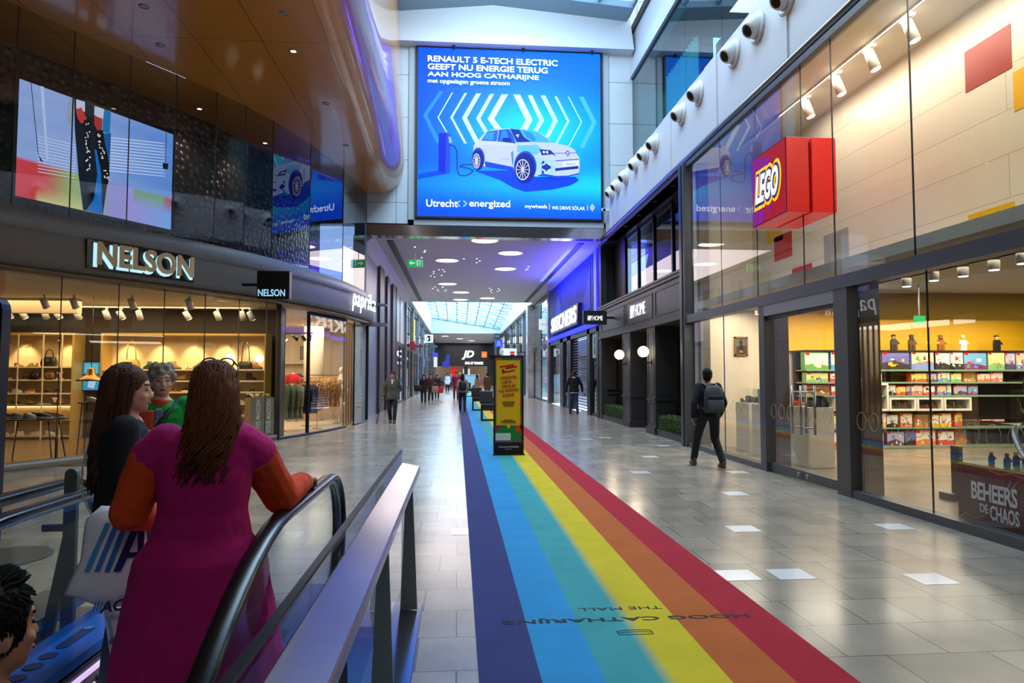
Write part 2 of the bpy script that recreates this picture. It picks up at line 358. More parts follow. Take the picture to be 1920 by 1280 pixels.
# ---- end wall carrying the big screen
YE = 23.7
b = MB()
b.box(-9, 9.5, YE, YE + .4, 6.95, 16)
struct(b, 'wall_end', PANELW)
MIRR = M('mirror_strip', (190, 186, 192), .12, .95)
struct(MB().box(-3.3, 5.35, YE - .06, YE + .4, 6.55, 6.95), 'trim_1', MIRR)
top = [atY(752, 8, 23.2), atY(925, 4, 23.2), atY(1176, 35, 23.2)]
top[0].x -= 1.2; top[0].z -= .25
b = MB(); zb = 13.42
b.prism([(top[0].x, zb), (top[2].x + .25, zb), (top[2].x + .1, top[2].z), (top[1].x, top[1].z), (top[0].x, top[0].z)], (0, YE, 0), (1, 0, 0), (0, 0, 1), YE - 23.2)
struct(b, 'beam', M('beam_paint', (206, 212, 220), .5))
for px, py in ((851, 72), (981, 78), (1110, 84)):
    p = Vector((atY(px, py, 23.45).x, 23.45, zb)); t = thing('ceiling_sensor', 'tiny dark sensor under the white beam, %s the big screen' % {851: 'above the left half of', 981: 'above the middle of', 1110: 'above the right end of'}[px], 'sensor', p)
    MB().cyl(p, p - Vector((0, 0, .05)), .05, .05, 10).build('sensor_mount', DARK, t); MB().ell(p - Vector((0, 0, .08)), .055, 10).build('sensor_dome', BLACK, t)
# skylight over the atrium: frames, sloping panes
FRB = M('skylight_frame_paint', (124, 152, 168), .45, .1)
b = MB(); g = MB()
L0, AP, R0 = top
for (A, B) in ((L0, AP), (AP, R0)):
    for k, yy in enumerate([22.75, 20.2, 17.6, 15, 12.4, 9.8, 7.2, 4.6]):
        wd = .45 if k == 0 else .08
        b.bar((A.x, yy, A.z), (B.x, yy, B.z), .9 if k == 0 else .14, .22)
    for t in (0, .25, .5, .75, 1): p = A.lerp(B, t); b.bar((p.x, 4.4, p.z + .03), (p.x, 23.1, p.z + .03), .1, .16)
    g.hexa([(A.x, 4.4, A.z + .05), (B.x, 4.4, B.z + .05), (B.x, 22.4, B.z + .05), (A.x, 22.4, A.z + .05)], [(A.x, 4.4, A.z + .07), (B.x, 4.4, B.z + .07), (B.x, 22.4, B.z + .07), (A.x, 22.4, A.z + .07)])
sk = struct(b, 'window_1', FRB); g.build('skylight_pane', glass('skylight_glass', (.9, .95, 1), .6), sk)
struct(MB().box(-2.4, 6.5, -6, 4.4, 14.3, 15.6), 'ceiling_3', M('back_wall_paint'))

# ---- right upper floor: gallery behind teal glass, white band with spouts
b = MB().box(6.3, 6.75, -6, YE, 12.55, 13.1).box(6.42, 6.7, -6, YE, 13.1, 14.4)
struct(b, 'trim_2', M('frieze_paint', (196, 206, 218), .5))
win = struct(MB().box(6.4, 6.48, YE - .08, YE, 8.2, 12.6).box(6.38, 6.46, -6, YE, 12.5, 12.56), 'window_2', M('gallery_frame', (40, 60, 66), .4, .4))
ys = [YE - .08, 20.6, 18.0, 15.4, 12.8, 10.2, 7.6, 5, 2.4]
for y1, y0 in zip(ys, ys[1:]): MB().box(6.4, 6.415, y0 + .008, y1 - .008, 8.2, 12.5).build('gallery_pane', GLASST, win)
struct(MB().box(9.6, 9.8, -6, YE, 6.8, 14).box(5.4, 9.6, -6, YE, 6.8, 7.0), 'wall_gallery', M('gallery_wall_paint', (120, 134, 136), .7))
cu = MB(); n = 60
cu.loft([[(7.0 + .07 * math.sin(i * 1.3), 18.6 + 2.9 * i / n, z) for i in range(n + 1)] for z in (7.1, 11.6)], closed=False, caps=False)
o = cu.build('gallery_curtain', M('curtain_cloth', (206, 204, 190), .8)); o.modifiers.new('thick', 'SOLIDIFY').thickness = .01
tag(o, 'long pale pleated curtain hanging behind the upper gallery glass', 'curtain')
rail = tag(MB().bar((7.0, 18.4, 11.66), (7.0, 21.7, 11.66), .05, .05).build('curtain_rail', DARK), 'dark rail carrying the pale curtain behind the gallery glass', 'curtain rail')
b = MB().box(5.33, 5.7, 2, YE - .12, 6.72, 8.27)
fa = struct(b, 'wall_fascia', M('fascia_paint', (208, 212, 220), .45))
b = MB()
for a, c in ((1249, 1264), (1331, 1353), (1456, 1491), (1191, 1203), (1139, 1148)):
    y1 = 5.33 / math.tan(math.atan((a - 960) / F) + PSI); y0 = 5.33 / math.tan(math.atan((c - 960) / F) + PSI)
    b.box(5.305, 5.335, y0, y1, 6.74, 8.26)
b.build('fascia_strip', M('fascia_paint'), fa)
struct(MB().box(5.3, 5.36, 2, YE - .1, 6.69, 6.73), 'trim_3', DARK)
b = MB().box(5.3, 5.7, 2, YE - .1, 6.6, 6.69); b.cyl((5.3, 2, 6.645), (5.3, YE - .1, 6.645), .06, n=12)
struct(b, 'trim_4', STEEL)
struct(MB().box(5.33, 5.75, 2, YE - .1, 6.48, 6.6), 'trim_5', M('bronze_trim', (128, 104, 84), .35, .6))
# nozzle spouts
SPW = M('spout_white', (222, 222, 224), .4)
sp0 = None; spots_ = [(10.17, 7.75), (11.23, 7.82), (12.25, 7.85), (14.14, 7.87), (15.27, 7.85), (17.38, 7.87), (18.3, 7.88), (19.26, 7.9), (20.52, 7.91), (21.58, 7.92), (22.42, 7.93), (8.6, 7.75), (7.4, 7.75)]
for i, (yy, zz) in enumerate(sorted(spots_)):
    lab = 'white angled air nozzle on the pale upper band, %s along from the toy shop end' % ORD[i]
    if sp0 is None:
        sp0 = thing('air_nozzle', lab, 'air nozzle', (5.33, yy, zz), 0, 'air nozzles on the upper band'); c = Vector((5.33, yy, zz))
        MB().lathe(c, [(.0, .0), (.27, 0), (.275, .03), (.25, .05), (.19, .055), (.18, .0)], 28, ax=(-1, 0, 0)).build('flange', SPW, sp0)
        d = Vector((-.75, -.1, -.5)).normalized(); p = c + Vector((-.01, 0, .05))
        sp = MB().lathe(p, [(.0, -.02), (.19, 0), (.2, .06), (.185, .14), (.15, .22), (.125, .25), (.11, .25), (.11, .15), (0, .15)], 24, ax=d).build('nozzle', SPW, sp0)
        MB().lathe(p, [(0, .16), (.108, .16), (.108, .24), (.1, .24), (.1, .17), (0, .17)], 20, ax=d).build('nozzle_throat', M('throat_grey', (70, 66, 62), .6), sp)
    else: dup(sp0, (5.33, yy, zz), 0, lab)
t = thing('security_camera', 'small white security camera on the far end of the pale upper band', 'camera', (5.3, 23.0, 7.45))
MB().box(5.2, 5.33, 22.95, 23.05, 7.42, 7.5).build('bracket', SPW, t); cmb = MB().cyl((5.12, 23.05, 7.47), (5.1, 22.75, 7.4), .07, n=14).build('camera_body', SPW, t)
MB().cyl((5.1, 22.752, 7.4), (5.098, 22.74, 7.397), .05, n=12).build('lens', BLACK, cmb)

# ---- corridor under the end wall: ceiling, slots, discs, far skylight
b = MB()
b.box(-3.5, 5.5, YE, 45.2, 6.58, 7.0).box(-3.5, 5.5, 79.5, 110, 6.58, 7.0)
ce = struct(b, 'ceiling', CEILM)
for x0, x1 in ((-2.62, -2.38), (4.5, 4.72)): MB().box(x0, x1, 24.6, 44.8, 6.55, 6.6).build('ceiling_slot', BLACK, ce)
d0 = None; dm = E('disc_glow', (255, 236, 220), 5.0)
dl = [(608, 88), (748, 157), (402, 197), (720, 243), (404, 325), (478, 371), (476, 411), (622, 403)]
dn = ['nearest the big screen', 'near the blue shop front', 'near the green exit sign', 'third along the blue shop side', 'third along the exit sign side', 'second from the far end of the low ceiling', 'at the far end beside the skylight', 'farthest on the blue shop side']
for (a, c), nm in zip(dl, dn):
    p = atZ(700 + a / 2.909, 420 + c / 2.909, 6.58)
    if d0 is None:
        d0 = thing('ceiling_light', '', 'ceiling light', p, 0, 'round ceiling lights in the corridor')
        MB().lathe(p, [(.5, .02), (.56, .02), (.56, -.02), (.5, -.03), (.48, 0)], 36).build('rim', M('rim_white', (225, 225, 225), .4), d0)
        MB().cyl(p + Vector((0, 0, -.012)), p + Vector((0, 0, .01)), .49, n=36).build('diffuser', dm, d0); d0['label'] = 'round glowing ceiling light ' + nm
    else: dup(d0, p, 0, 'round glowing ceiling light ' + nm)
for a, nm in ((4.0, 'first beyond the far skylight'), (.4, 'second beyond the far skylight'), (2.3, 'farthest before the dark sports shop')):
    dup(d0, (a - 2, 84 + a * 3, 6.58), 0, 'round glowing ceiling light ' + nm)
# sprinkler / downlight dots
b = MB()
for k in range(34):
    x, y = rnd.choice([(-1.5, 27), (-.9, 32.5), (3.3, 30), (-1.1, 38.5), (2.2, 39), (.7, 29)]); x += rnd.uniform(-.45, .45); y += rnd.uniform(-1.2, 1.2)
    b.cyl((x, y, 6.565), (x, y, 6.585), .035, n=8)
b.build('ceiling_spot_dots', E('dot_glow', (255, 240, 225), 2.5), ce)
# far skylight: white upstands, sloped glazed roof
b = MB().box(-3.5, -3.1, 45.2, 79.5, 6.58, 10.5).box(5.1, 5.5, 45.2, 79.5, 6.58, 9.2)
b.prism([(-3.5, 6.58), (5.5, 6.58), (5.5, 7.7), (-3.5, 8.5)], (0, 79.6, 0), (1, 0, 0), (0, 0, 1), .15)
b.prism([(-3.5, 6.58), (5.5, 6.58), (5.5, 9.2), (-3.5, 10.5)], (0, 45.2, 0), (1, 0, 0), (0, 0, 1), -.15)
struct(b, 'wall_skylight', M('upstand_white', (226, 232, 236), .5))
FZ = lambda x, y: (10.2 - (x + 3.3) * .16) - (y - 45.2) * .051
b = MB(); g = MB()
for k in range(18): y = 45.4 + k * 2; b.bar((-3.3, y, FZ(-3.3, y)), (5.3, y, FZ(5.3, y)), .1, .14)
for k in range(9): x = -3.3 + k * 1.075; b.bar((x, 45.3, FZ(x, 45.3)), (x, 79.5, FZ(x, 79.5)), .08, .12)
for k in range(8):
    for j in range(17):
        x = -3.3 + k * 1.075; y = 45.4 + j * 2
        if (k + j) % 2: b.bar((x, y, FZ(x, y)), (x + 1.075, y + 2, FZ(x + 1.075, y + 2)), .05, .06)
sk = struct(b, 'window_3', M('far_frame', (150, 178, 190), .5))
g.hexa([(-3.3, 45.3, FZ(-3.3, 45.3) + .08), (5.3, 45.3, FZ(5.3, 45.3) + .08), (5.3, 79.5, FZ(5.3, 79.5) + .08), (-3.3, 79.5, FZ(-3.3, 79.5) + .08)],
       [(-3.3, 45.3, FZ(-3.3, 45.3) + .1), (5.3, 45.3, FZ(5.3, 45.3) + .1), (5.3, 79.5, FZ(5.3, 79.5) + .1), (-3.3, 79.5, FZ(-3.3, 79.5) + .1)])
g.build('far_pane', glass('frosted_blue_glass', (.86, .93, .96), .5), sk)

# ---- wooden soffit with the rounded edge
FACP = [(-9.6, 8.4), (-8.6, 10.2), (-7.66, 11.8), (-6.75, 13.25), (-5.65, 14.9), (-4.75, 16.6), (-4.1, 18.5), (-3.62, 20.4), (-3.35, 22.2), (-3.2, 23.7)]
FS = [Vector((p.x, p.y)) for p in spline([(x, y, 0) for x, y in FACP], 10)]
def fac(y):
    for p, q in zip(FS, FS[1:]):
        if p.y <= y <= q.y: return p.x + (q.x - p.x) * (y - p.y) / (q.y - p.y)
    return FS[0].x - (FS[0].y - y) * .56 if y < FS[0].y else FS[-1].x
def facpath(y0, y1, n, off=0.):
    out = []
    for i in range(n + 1):
        y = y0 + (y1 - y0) * i / n; t = Vector((fac(y + .05) - fac(y - .05), .1)).normalized(); nx, ny = t.y, -t.x
        out.append((fac(y) + nx * off, y + ny * off, nx, ny))
    return out
SOFM = woodmat('soffit_wood', (196, 118, 28), (220, 142, 48), (92, 54, 16), rough=.3, coat=.8)
b = MB(); rows = []
ysf = [-6 + 29.4 * i / 40 for i in range(41)]
for y in ysf:
    e = -2.5 - .02 * (y - 11) if y > 11 else -2.5; rr = .85; xl = fac(y) if y > 8.4 else -9.6 - (8.4 - y) * .55; row = [Vector((xl - 3.4, y, 8.0)), Vector((xl + (e - xl) * .33, y, 8.0)), Vector((xl + (e - xl) * .66, y, 8.0))]
    for k in range(9): a = PI / 2 * k / 8; row.append(Vector((e + rr * math.sin(a), y, 8 + rr * 1.25 * (1 - math.cos(a)))))
    row += [Vector((e + rr - .03, y, 10.5)), Vector((e + rr - .12, y, 12)), Vector((e + rr - .3, y, 16))]; rows.append(row)
b.loft(rows, caps=False, closed=False)
r = rows[-1]; b.face([tuple(p) for p in r] + [(r[0].x, r[0].y, 16)], 0)
so = struct(b, 'soffit', SOFM)
d0 = None
for i, (px, py) in enumerate([(270, 12), (550, 96), (301, 84), (374, 204), (497, 268), (533, 25), (611, 194), (649, 272)]):
    p = atZ(px, py, 8.0); lit = i in (3, 4, 1)
    lab = 'small recessed downlight in the wooden soffit, ' + ['nearest, above the wall screen', 'on the outer row near the rounded edge', 'on the inner row second from near', 'bright one above the corner of the wall screen', 'bright one above the reflecting glass panels', 'on the outer row nearest', 'third on the outer row', 'last on the outer row'][i]
    if d0 is None:
        d0 = thing('downlight', lab, 'downlight', p, 0, 'downlights in the wooden soffit')
        MB().lathe(p, [(.05, .01), (.085, .01), (.085, -.008), (.06, -.012), (.05, 0)], 18).build('trim_ring', M('ring_metal', (150, 140, 120), .3, .8), d0)
        MB().cyl(p - Vector((0, 0, .004)), p + Vector((0, 0, .02)), .052, n=14).build('lamp', M('lamp_off', (176, 150, 110), .3), d0)
    elif not lit: dup(d0, p, 0, lab)
    else:
        t = thing('downlight', lab, 'downlight', p, 0, 'downlights in the wooden soffit')
        MB().lathe(p, [(.05, .01), (.085, .01), (.085, -.008), (.06, -.012), (.05, 0)], 18).build('trim_ring', M('ring_metal'), t); MB().cyl(p - Vector((0, 0, .004)), p + Vector((0, 0, .02)), .052, n=14).build('lamp', E('downlight_glow', (255, 235, 205), 10), t)
# left end of the end wall beside the soffit and the pier above the clothes shop
struct(MB().box(-3.6, -3.22, YE - .3, YE + .1, 0, 8.0), 'pillar_1', M('pier_panel', (120, 126, 138), .45))

# ---- rainbow carpet
def carpetm():
    m, nt, bs, out = nodes('rainbow_carpet_pile'); sset(bs, .85, 0, .2, 0)
    tc = nt.nodes.new('ShaderNodeTexCoord'); sep = nt.nodes.new('ShaderNodeSeparateXYZ'); nt.links.new(tc.outputs['Object'], sep.inputs[0])
    mr = nt.nodes.new('ShaderNodeMapRange'); mr.inputs[1].default_value = .12; mr.inputs[2].default_value = 2.12; nt.links.new(sep.outputs[0], mr.inputs[0])
    cr = nt.nodes.new('ShaderNodeValToRGB'); e = cr.color_ramp.elements
    cs = [(52, 58, 112), (44, 140, 196), (62, 150, 156), (202, 180, 36), (178, 92, 40), (164, 28, 46)]
    stops = []
    for i, c in enumerate(cs):
        s = .004 if i not in (2, 3) else .02
        if i: stops.append((i / 6 + (.022 if i == 3 else .006 if i == 2 else .001), c))
        else: stops.append((0, c))
        if i < 5: stops.append(((i + 1) / 6 - (.022 if i == 2 else .006 if i == 1 else .001), c))
    while len(e) < len(stops): e.new(.5)
    for k, (p, c) in zip(e, sorted(stops, key=lambda z: z[0])): k.position = p; k.color = (*S(*c), 1)
    nt.links.new(mr.outputs[0], cr.inputs[0])
    n = nt.nodes.new('ShaderNodeTexNoise'); n.inputs['Scale'].default_value = 3; n.inputs['Detail'].default_value = 8; nt.links.new(tc.outputs['Object'], n.inputs['Vector'])
    m2 = nt.nodes.new('ShaderNodeMapRange'); m2.inputs[3].default_value = .78; m2.inputs[4].default_value = 1.18; nt.links.new(n.outputs[0], m2.inputs[0])
    mu = nt.nodes.new('ShaderNodeVectorMath'); mu.operation = 'SCALE'; nt.links.new(cr.outputs[0], mu.inputs[0]); nt.links.new(m2.outputs[0], mu.inputs['Scale'])
    nt.links.new(mu.outputs[0], bs.inputs['Base Color']); return m
cp = thing('rainbow_carpet', 'long rainbow striped carpet runner along the middle of the floor', 'carpet')
MB().box(.12, 2.12, .4, 80, 0, .006).build('runner', carpetm(), cp)
ink = M('carpet_print', (34, 40, 46), .9)
a = atZ(1403, 1154); c = atZ(940, 1164); ym = (a.y + c.y) / 2 - .02
text('HOOG CATHARIJNE', ink, ((a.x + c.x) / 2, ym, .0065), (-1, 0, 0), (0, -1, 0), w=a.x - c.x, h=.085, parent=cp, depth=.0015, bold=.02)
a = atZ(1240, 1140); c = atZ(1082, 1140); text('THE MALL', ink, ((a.x + c.x) / 2, a.y, .0065), (-1, 0, 0), (0, -1, 0), w=a.x - c.x, h=.055, parent=cp, depth=.0015)
p0 = atZ(1161, 1192); p1 = atZ(1217, 1179); lb = MB()
for k in range(3):
    q = [Vector((p0.x + (p1.x - p0.x) * i / 8, p0.y + .03 * k + .012 * math.sin(PI * i / 8) * (k > 0), .007)) for i in range(9)]
    for u_, v_ in zip(q, q[1:]): lb.bar(u_, v_, .006, .002)
for x in (p0.x, p1.x): lb.bar((x, p0.y, .007), (x, p0.y + .06, .007), .006, .002)
lb.build('logo', ink, cp)
# ================================================================ the big advertising screen
sb = Vector((atY(781, 404, YE - .12).x + .02, YE - .12, atY(952, 408, YE - .12).z)); sxr = atY(1126, 256, YE - .12).x; szt = atY(955, 95, YE - .12).z
SW, SH = sxr - sb.x, szt - sb.z
t = thing('advertising_screen', 'huge bright blue advertising screen showing a white hatchback on charge', 'screen', (sb.x + SW / 2, YE, sb.z))
b = MB(); e = .07
for q in ((sb.x - e, sb.x, sb.z - e, sb.z + SH + e), (sb.x + SW, sb.x + SW + e, sb.z - e, sb.z + SH + e)): b.box(q[0], q[1], YE - .16, YE - .002, q[2], min(13.415, q[3]))
b.box(sb.x, sb.x + SW, YE - .16, YE, sb.z - e, sb.z).box(sb.x, sb.x + SW, YE - .16, YE, sb.z + SH, min(13.415, sb.z + SH + e))
b.build('bezel', BLACK, t)
b = MB(); e2 = .32
b.box(sb.x - e2, sb.x - e - .05, YE - .06, YE - .002, sb.z - e2, min(13.41, sb.z + SH + e2)).box(sb.x + SW + e + .05, sb.x + SW + e2, YE - .06, YE - .002, sb.z - e2, min(13.41, sb.z + SH + e2)).box(sb.x - e2, sb.x + SW + e2, YE - .06, YE, sb.z - e2, sb.z - e - .05)
b.build('surround', M('surround_grey', (168, 176, 186), .45), t)
P = Pic(sb, (SW, 0, 0), (0, 0, SH), .0025)
def q(px, py):
    d = ray(px, py); k = sb.y / d.y; return ((d.x * k - sb.x) / SW, (EYE + d.z * k - sb.z) / SH)
A = lambda x, y: q(780 + x / 5.4857, 210 + y / 5.4857)
Bq = lambda x, y: q(680 + x / 2.782, y / 2.782)
AL = lambda *p: [A(p[i], p[i + 1]) for i in range(0, len(p), 2)]
def bg(u, v):
    c = mixc((0, 58, 236), (0, 104, 252), min(1, .5 + u * .7)); g1 = math.exp(-((u - .62) / .38) ** 2 - ((v - .52) / .22) ** 2); g2 = math.exp(-((v - .2) / .09) ** 2) * (.35 + .65 * u)
    c = mixc(c, (10, 214, 255), min(1, g1 * 1.05 + .1 * u)); c = mixc(c, (20, 214, 255), g2 * .9); return mixc(c, (0, 70, 235), max(0, (.1 - v) / .1) * .7)
P.grid(bg, 28, 26)
for a0, a1, a2, w_, c in (((400, 475), (315, 600), (385, 745), 22, (40, 140, 255)), ((465, 482), (390, 612), (435, 690), 7, (190, 240, 255)), ((532, 485), (457, 612), (530, 748), 13, (190, 236, 255)),
                          ((592, 487), (518, 615), (588, 750), 26, (196, 234, 255)), ((664, 490), (592, 618), (634, 690), 22, (198, 234, 255)), ((725, 492), (652, 620), (690, 672), 34, (206, 236, 255)),
                          ((785, 493), (850, 625), (815, 690), 36, (206, 236, 255)), ((860, 497), (922, 628), (880, 700), 24, (198, 234, 255)), ((928, 498), (994, 630), (950, 715), 24, (190, 232, 255)),
                          ((1000, 503), (1066, 633), (1002, 750), 13, (180, 236, 255)), ((1070, 505), (1138, 637), (1072, 762), 6, (180, 240, 255)), ((1128, 505), (1196, 640), (1130, 770), 24, (70, 190, 255))):
    P.poly([Bq(*a0), Bq(a0[0] + w_, a0[1]), Bq(a1[0] + w_, a1[1]), Bq(a2[0] + w_, a2[1]), Bq(*a2), Bq(*a1)], c, .3)
P.poly(AL(20, 690, 20, 640, 235, 600, 340, 632), (0, 70, 210))
P.poly(AL(235, 218, 312, 214, 302, 634, 230, 610), (6, 34, 190)).poly(AL(312, 214, 355, 236, 350, 622, 302, 634), (30, 70, 220), .3).poly(AL(334, 250, 362, 262, 372, 318, 340, 322), (120, 180, 255), .3)
P.line(AL(340, 338, 392, 350, 420, 400, 425, 600, 442, 648, 500, 658, 560, 636, 590, 604, 540, 580, 450, 562, 470, 546, 590, 538), .006, (10, 40, 120))
P.poly(AL(600, 606, 1010, 600, 1240, 670, 1640, 668, 1678, 704, 1590, 756, 1400, 800, 1120, 822, 1000, 780, 860, 700), (2, 62, 214))
P.poly(AL(585, 470, 592, 350, 622, 312, 716, 206, 770, 186, 860, 176, 960, 170, 1080, 180, 1252, 204, 1330, 250, 1402, 316, 1560, 350, 1632, 390, 1648, 430, 1680, 470, 1684, 560, 1674, 632, 1560, 660, 1440, 664, 1300, 640, 1238, 664, 1120, 640, 1010, 606, 720, 566, 640, 540), (184, 200, 236))
P.poly(AL(705, 508, 1000, 568, 1012, 608, 716, 566), (4, 64, 206)).poly(AL(592, 350, 622, 312, 800, 308, 1010, 330, 1010, 352, 800, 336), (196, 208, 236), .3)
P.poly(AL(670, 296, 737, 200, 846, 188, 830, 304), (16, 104, 226)).poly(AL(836, 304, 854, 186, 958, 178, 1000, 250, 1026, 326), (10, 78, 214), .3)
P.poly(AL(690, 280, 742, 212, 800, 206, 790, 292), (40, 150, 246)).poly(AL(862, 296, 880, 196, 930, 192, 950, 270, 960, 312), (30, 132, 240), .3)
P.poly(AL(962, 174, 1100, 182, 1250, 206, 1402, 318, 1190, 312, 1030, 316), (62, 176, 246)).poly(AL(966, 176, 1062, 186, 1110, 262, 1180, 310, 1036, 314), (6, 34, 140), .3).poly(AL(1104, 200, 1180, 212, 1240, 290, 1200, 308, 1130, 250), (24, 140, 236), .3).poly(AL(1024, 236, 1060, 232, 1048, 270), (180, 220, 255), .3)
P.poly(AL(884, 276, 930, 266, 976, 276, 980, 308, 930, 314, 890, 302), (4, 26, 120))
P.poly(AL(1040, 348, 1240, 340, 1300, 392, 1230, 450, 1190, 430, 1110, 404, 1040, 420), (94, 190, 250)).poly(AL(1240, 470, 1420, 500, 1440, 640, 1290, 640, 1230, 600), (150, 208, 252), .3)
P.poly(AL(976, 420, 998, 404, 1002, 520, 990, 560), (60, 130, 236))
def ringpts(cx, cy_, rx, ry, n=26): return [A(cx + rx * math.cos(2 * PI * i / n), cy_ + ry * math.sin(2 * PI * i / n)) for i in range(n)]
for cx, cy_, rx, ry, rcx, rcy, rrx, rry in ((640, 494, 66, 112, 622, 508, 38, 78), (1122, 576, 116, 158, 1096, 598, 72, 108)):
    P.poly(ringpts(cx, cy_ - 12, rx, ry), (16, 70, 214)).poly(ringpts(cx - 4, cy_ + 4, rx * .92, ry * .96), (8, 22, 132)).poly(ringpts(rcx, rcy, rrx, rry), (196, 208, 244)).poly(ringpts(rcx, rcy, rrx * .88, rry * .9), (10, 20, 96))
    P.k += 1
    for i in range(12):
        an = 2 * PI * i / 12
        P.k -= 1; P.line([A(rcx, rcy), A(rcx + rrx * .9 * math.cos(an), rcy + rry * .9 * math.sin(an))], .0035, (206, 214, 246))
P.poly(AL(1266, 388, 1384, 400, 1442, 462, 1400, 442, 1292, 452), (16, 44, 130)).poly(AL(1300, 408, 1322, 408, 1324, 430, 1304, 430), (225, 238, 255), .3).poly(AL(1334, 408, 1354, 410, 1358, 432, 1336, 430), (225, 238, 255), 0)
P.line(AL(1400, 430, 1540, 430), .004, (60, 90, 190)).line(AL(1575, 430, 1645, 424), .004, (60, 90, 190), 0).line(AL(1430, 508, 1670, 492), .005, (40, 66, 160), 0)
P.line(AL(1556, 402, 1576, 430, 1558, 458, 1538, 430, 1556, 402), .005, (50, 74, 160))
P.poly(AL(1508, 520, 1668, 510, 1668, 560, 1508, 572), (210, 222, 250)).poly(AL(1428, 586, 1666, 560, 1666, 590, 1428, 614), (14, 40, 130), 0).poly(AL(1290, 520, 1316, 506, 1316, 536, 1384, 540, 1384, 610, 1312, 614, 1312, 640, 1290, 640), (14, 44, 150), 0)
P.line(AL(1300, 558, 1300, 544, 1326, 544), .006, (230, 240, 255)).line(AL(1350, 544, 1376, 544, 1376, 560), .006, (230, 240, 255), 0).line(AL(1300, 590, 1300, 606, 1326, 606), .006, (230, 240, 255), 0).line(AL(1350, 606, 1376, 606, 1376, 590), .006, (230, 240, 255), 0)
P.poly(AL(1240, 664, 1300, 640, 1440, 664, 1560, 660, 1676, 632, 1676, 644, 1560, 674, 1440, 680), (30, 70, 190))
for x in (500, 534):                                          # small chevron mark between the two words below
    s_ = 1 if x > 510 else -1
    P.line([Bq(x - 9 * s_, 1050), Bq(x + 9 * s_, 1064), Bq(x - 9 * s_, 1080)], .006, (150, 205, 255))
P.line([Bq(972, 1066), Bq(972, 1096)], .003, (220, 235, 255)).line([Bq(1170, 1072), Bq(1170, 1100)], .003, (220, 235, 255), 0)
for k in (12, 6): P.line([Bq(1195, 1086 - 1.5 * k), Bq(1195 + k, 1086), Bq(1195, 1086 + 1.5 * k), Bq(1195 - k, 1086), Bq(1195, 1086 - 1.5 * k)], .003, (215, 232, 255), 0)
P.build('display', vcol('screen_light', 1.3, blue=1.25), t)
TW = E('screen_white', (226, 236, 255), 1.25)
def stx(s, xl, xr, yc, h, bold=0., par=None, sh=0., mat=None):
    a = Bq(xl, yc); c = Bq(xr, yc); hz = abs(Bq(xl, yc - h / 2)[1] - Bq(xl, yc + h / 2)[1]) * SH; m = ((a[0] + c[0]) / 2 * SW + sb.x, sb.y - .09, (a[1] + c[1]) / 2 * SH + sb.z)
    text(s, mat or TW, m, (1, 0, 0), (0, 0, 1), w=(c[0] - a[0]) * SW, h=hz, parent=t, depth=.004, bold=bold, shear=sh)
stx('RENAULT 5 E-TECH ELECTRIC', 340, 1015, 323, 31, .02); stx('GEEFT NU ENERGIE TERUG', 340, 963, 363, 31, .02); stx('AAN HOOG CATHARIJNE', 340, 917, 404, 31, .02)
stx('met opgeslagen groene stroom', 340, 765, 436, 28, .01); stx('Utrecht', 332, 496, 1063, 38, .012); stx('energized', 556, 768, 1070, 46, .012)
stx('mywheels', 846, 960, 1082, 24, .005); stx('WE DRIVE S\u00d4LAR', 985, 1156, 1086, 22, .003)
a = A(1590, 542); text('RENAULT 5', E('plate_ink', (30, 40, 110), .5), (a[0] * SW + sb.x, sb.y - .09, a[1] * SH + sb.z), (1, 0, 0), (0, 0, 1), w=.34, h=.07, parent=t, depth=.003)
a = A(905, 492); text('mywheels', E('door_ink', (90, 120, 220), .7), (a[0] * SW + sb.x, sb.y - .09, a[1] * SH + sb.z), (1, 0, 0), (0, 0, 1), w=.36, h=.08, parent=t, depth=.003)
# its own light, thrown into the hall by the display
# ================================================================ right side: toy shop
def Yx(px, x): return x / math.tan(math.atan((px - 960) / F) + PSI)      # where a vertical at px meets the plane x
CREAM = M('cream_wall', (222, 208, 186), .6)
b = MB().box(5.18, 5.36, 2, 14.78, 2.8, 2.98).box(5.2, 5.36, 2, 8.5, 0, .1).box(5.2, 5.36, 10.95, 14.78, 0, .1).box(5.22, 5.36, 2, 14.78, 6.4, 6.5)
for y0, y1 in ((10.93, 11.13), (8.5, 8.82), (2.0, 2.15)): b.box(5.19, 5.36, y0, y1, 0, 2.8)
w4 = struct(b, 'window_4', GREYM)
ys = [14.74, 12.9, 11.3, 9.72, 8.88, 7.25, 5.6, 3.9, 2.2]
for y1, y0 in zip(ys, ys[1:]): MB().box(5.27, 5.282, y0 + .006, y1 - .006, 2.98, 6.4).build('upper_pane', GLASS, w4)
b = MB()
for y in ys[1:-1]: b.box(5.268, 5.284, y - .007, y + .007, 2.98, 6.4)
for y in (12.85, 7.08, 5.4): b.box(5.268, 5.284, y - .007, y + .007, .1, 2.8)
b.build('pane_joint', DARK, w4)
for y1, y0 in ((14.74, 12.85), (12.85, 11.13), (8.5, 7.08), (7.08, 5.4), (5.4, 3.8), (3.8, 2.2)): MB().box(5.27, 5.282, y0 + .006, y1 - .006, .1, 2.8).build('lower_pane', GLASS, w4)
b = MB()
for k in range(36):
    y = 14.3 - k * .27
    if 8.4 < y < 8.95 or 10.85 < y < 11.2: continue
    n = 18; rg = [(5.266, y + .095 * math.cos(2 * PI * i / n), 1.02 + .115 * math.sin(2 * PI * i / n)) for i in range(n)]
    for p, q_ in zip(rg, rg[1:] + rg[:1]): b.bar(p, q_, .002, .006)
b.build('safety_ring_marking', M('frost_marking', (190, 180, 165), .6), w4)
struct(MB().box(5.16, 5.36, 14.78, 15.12, 0, 6.5), 'pillar_2', GREYM)
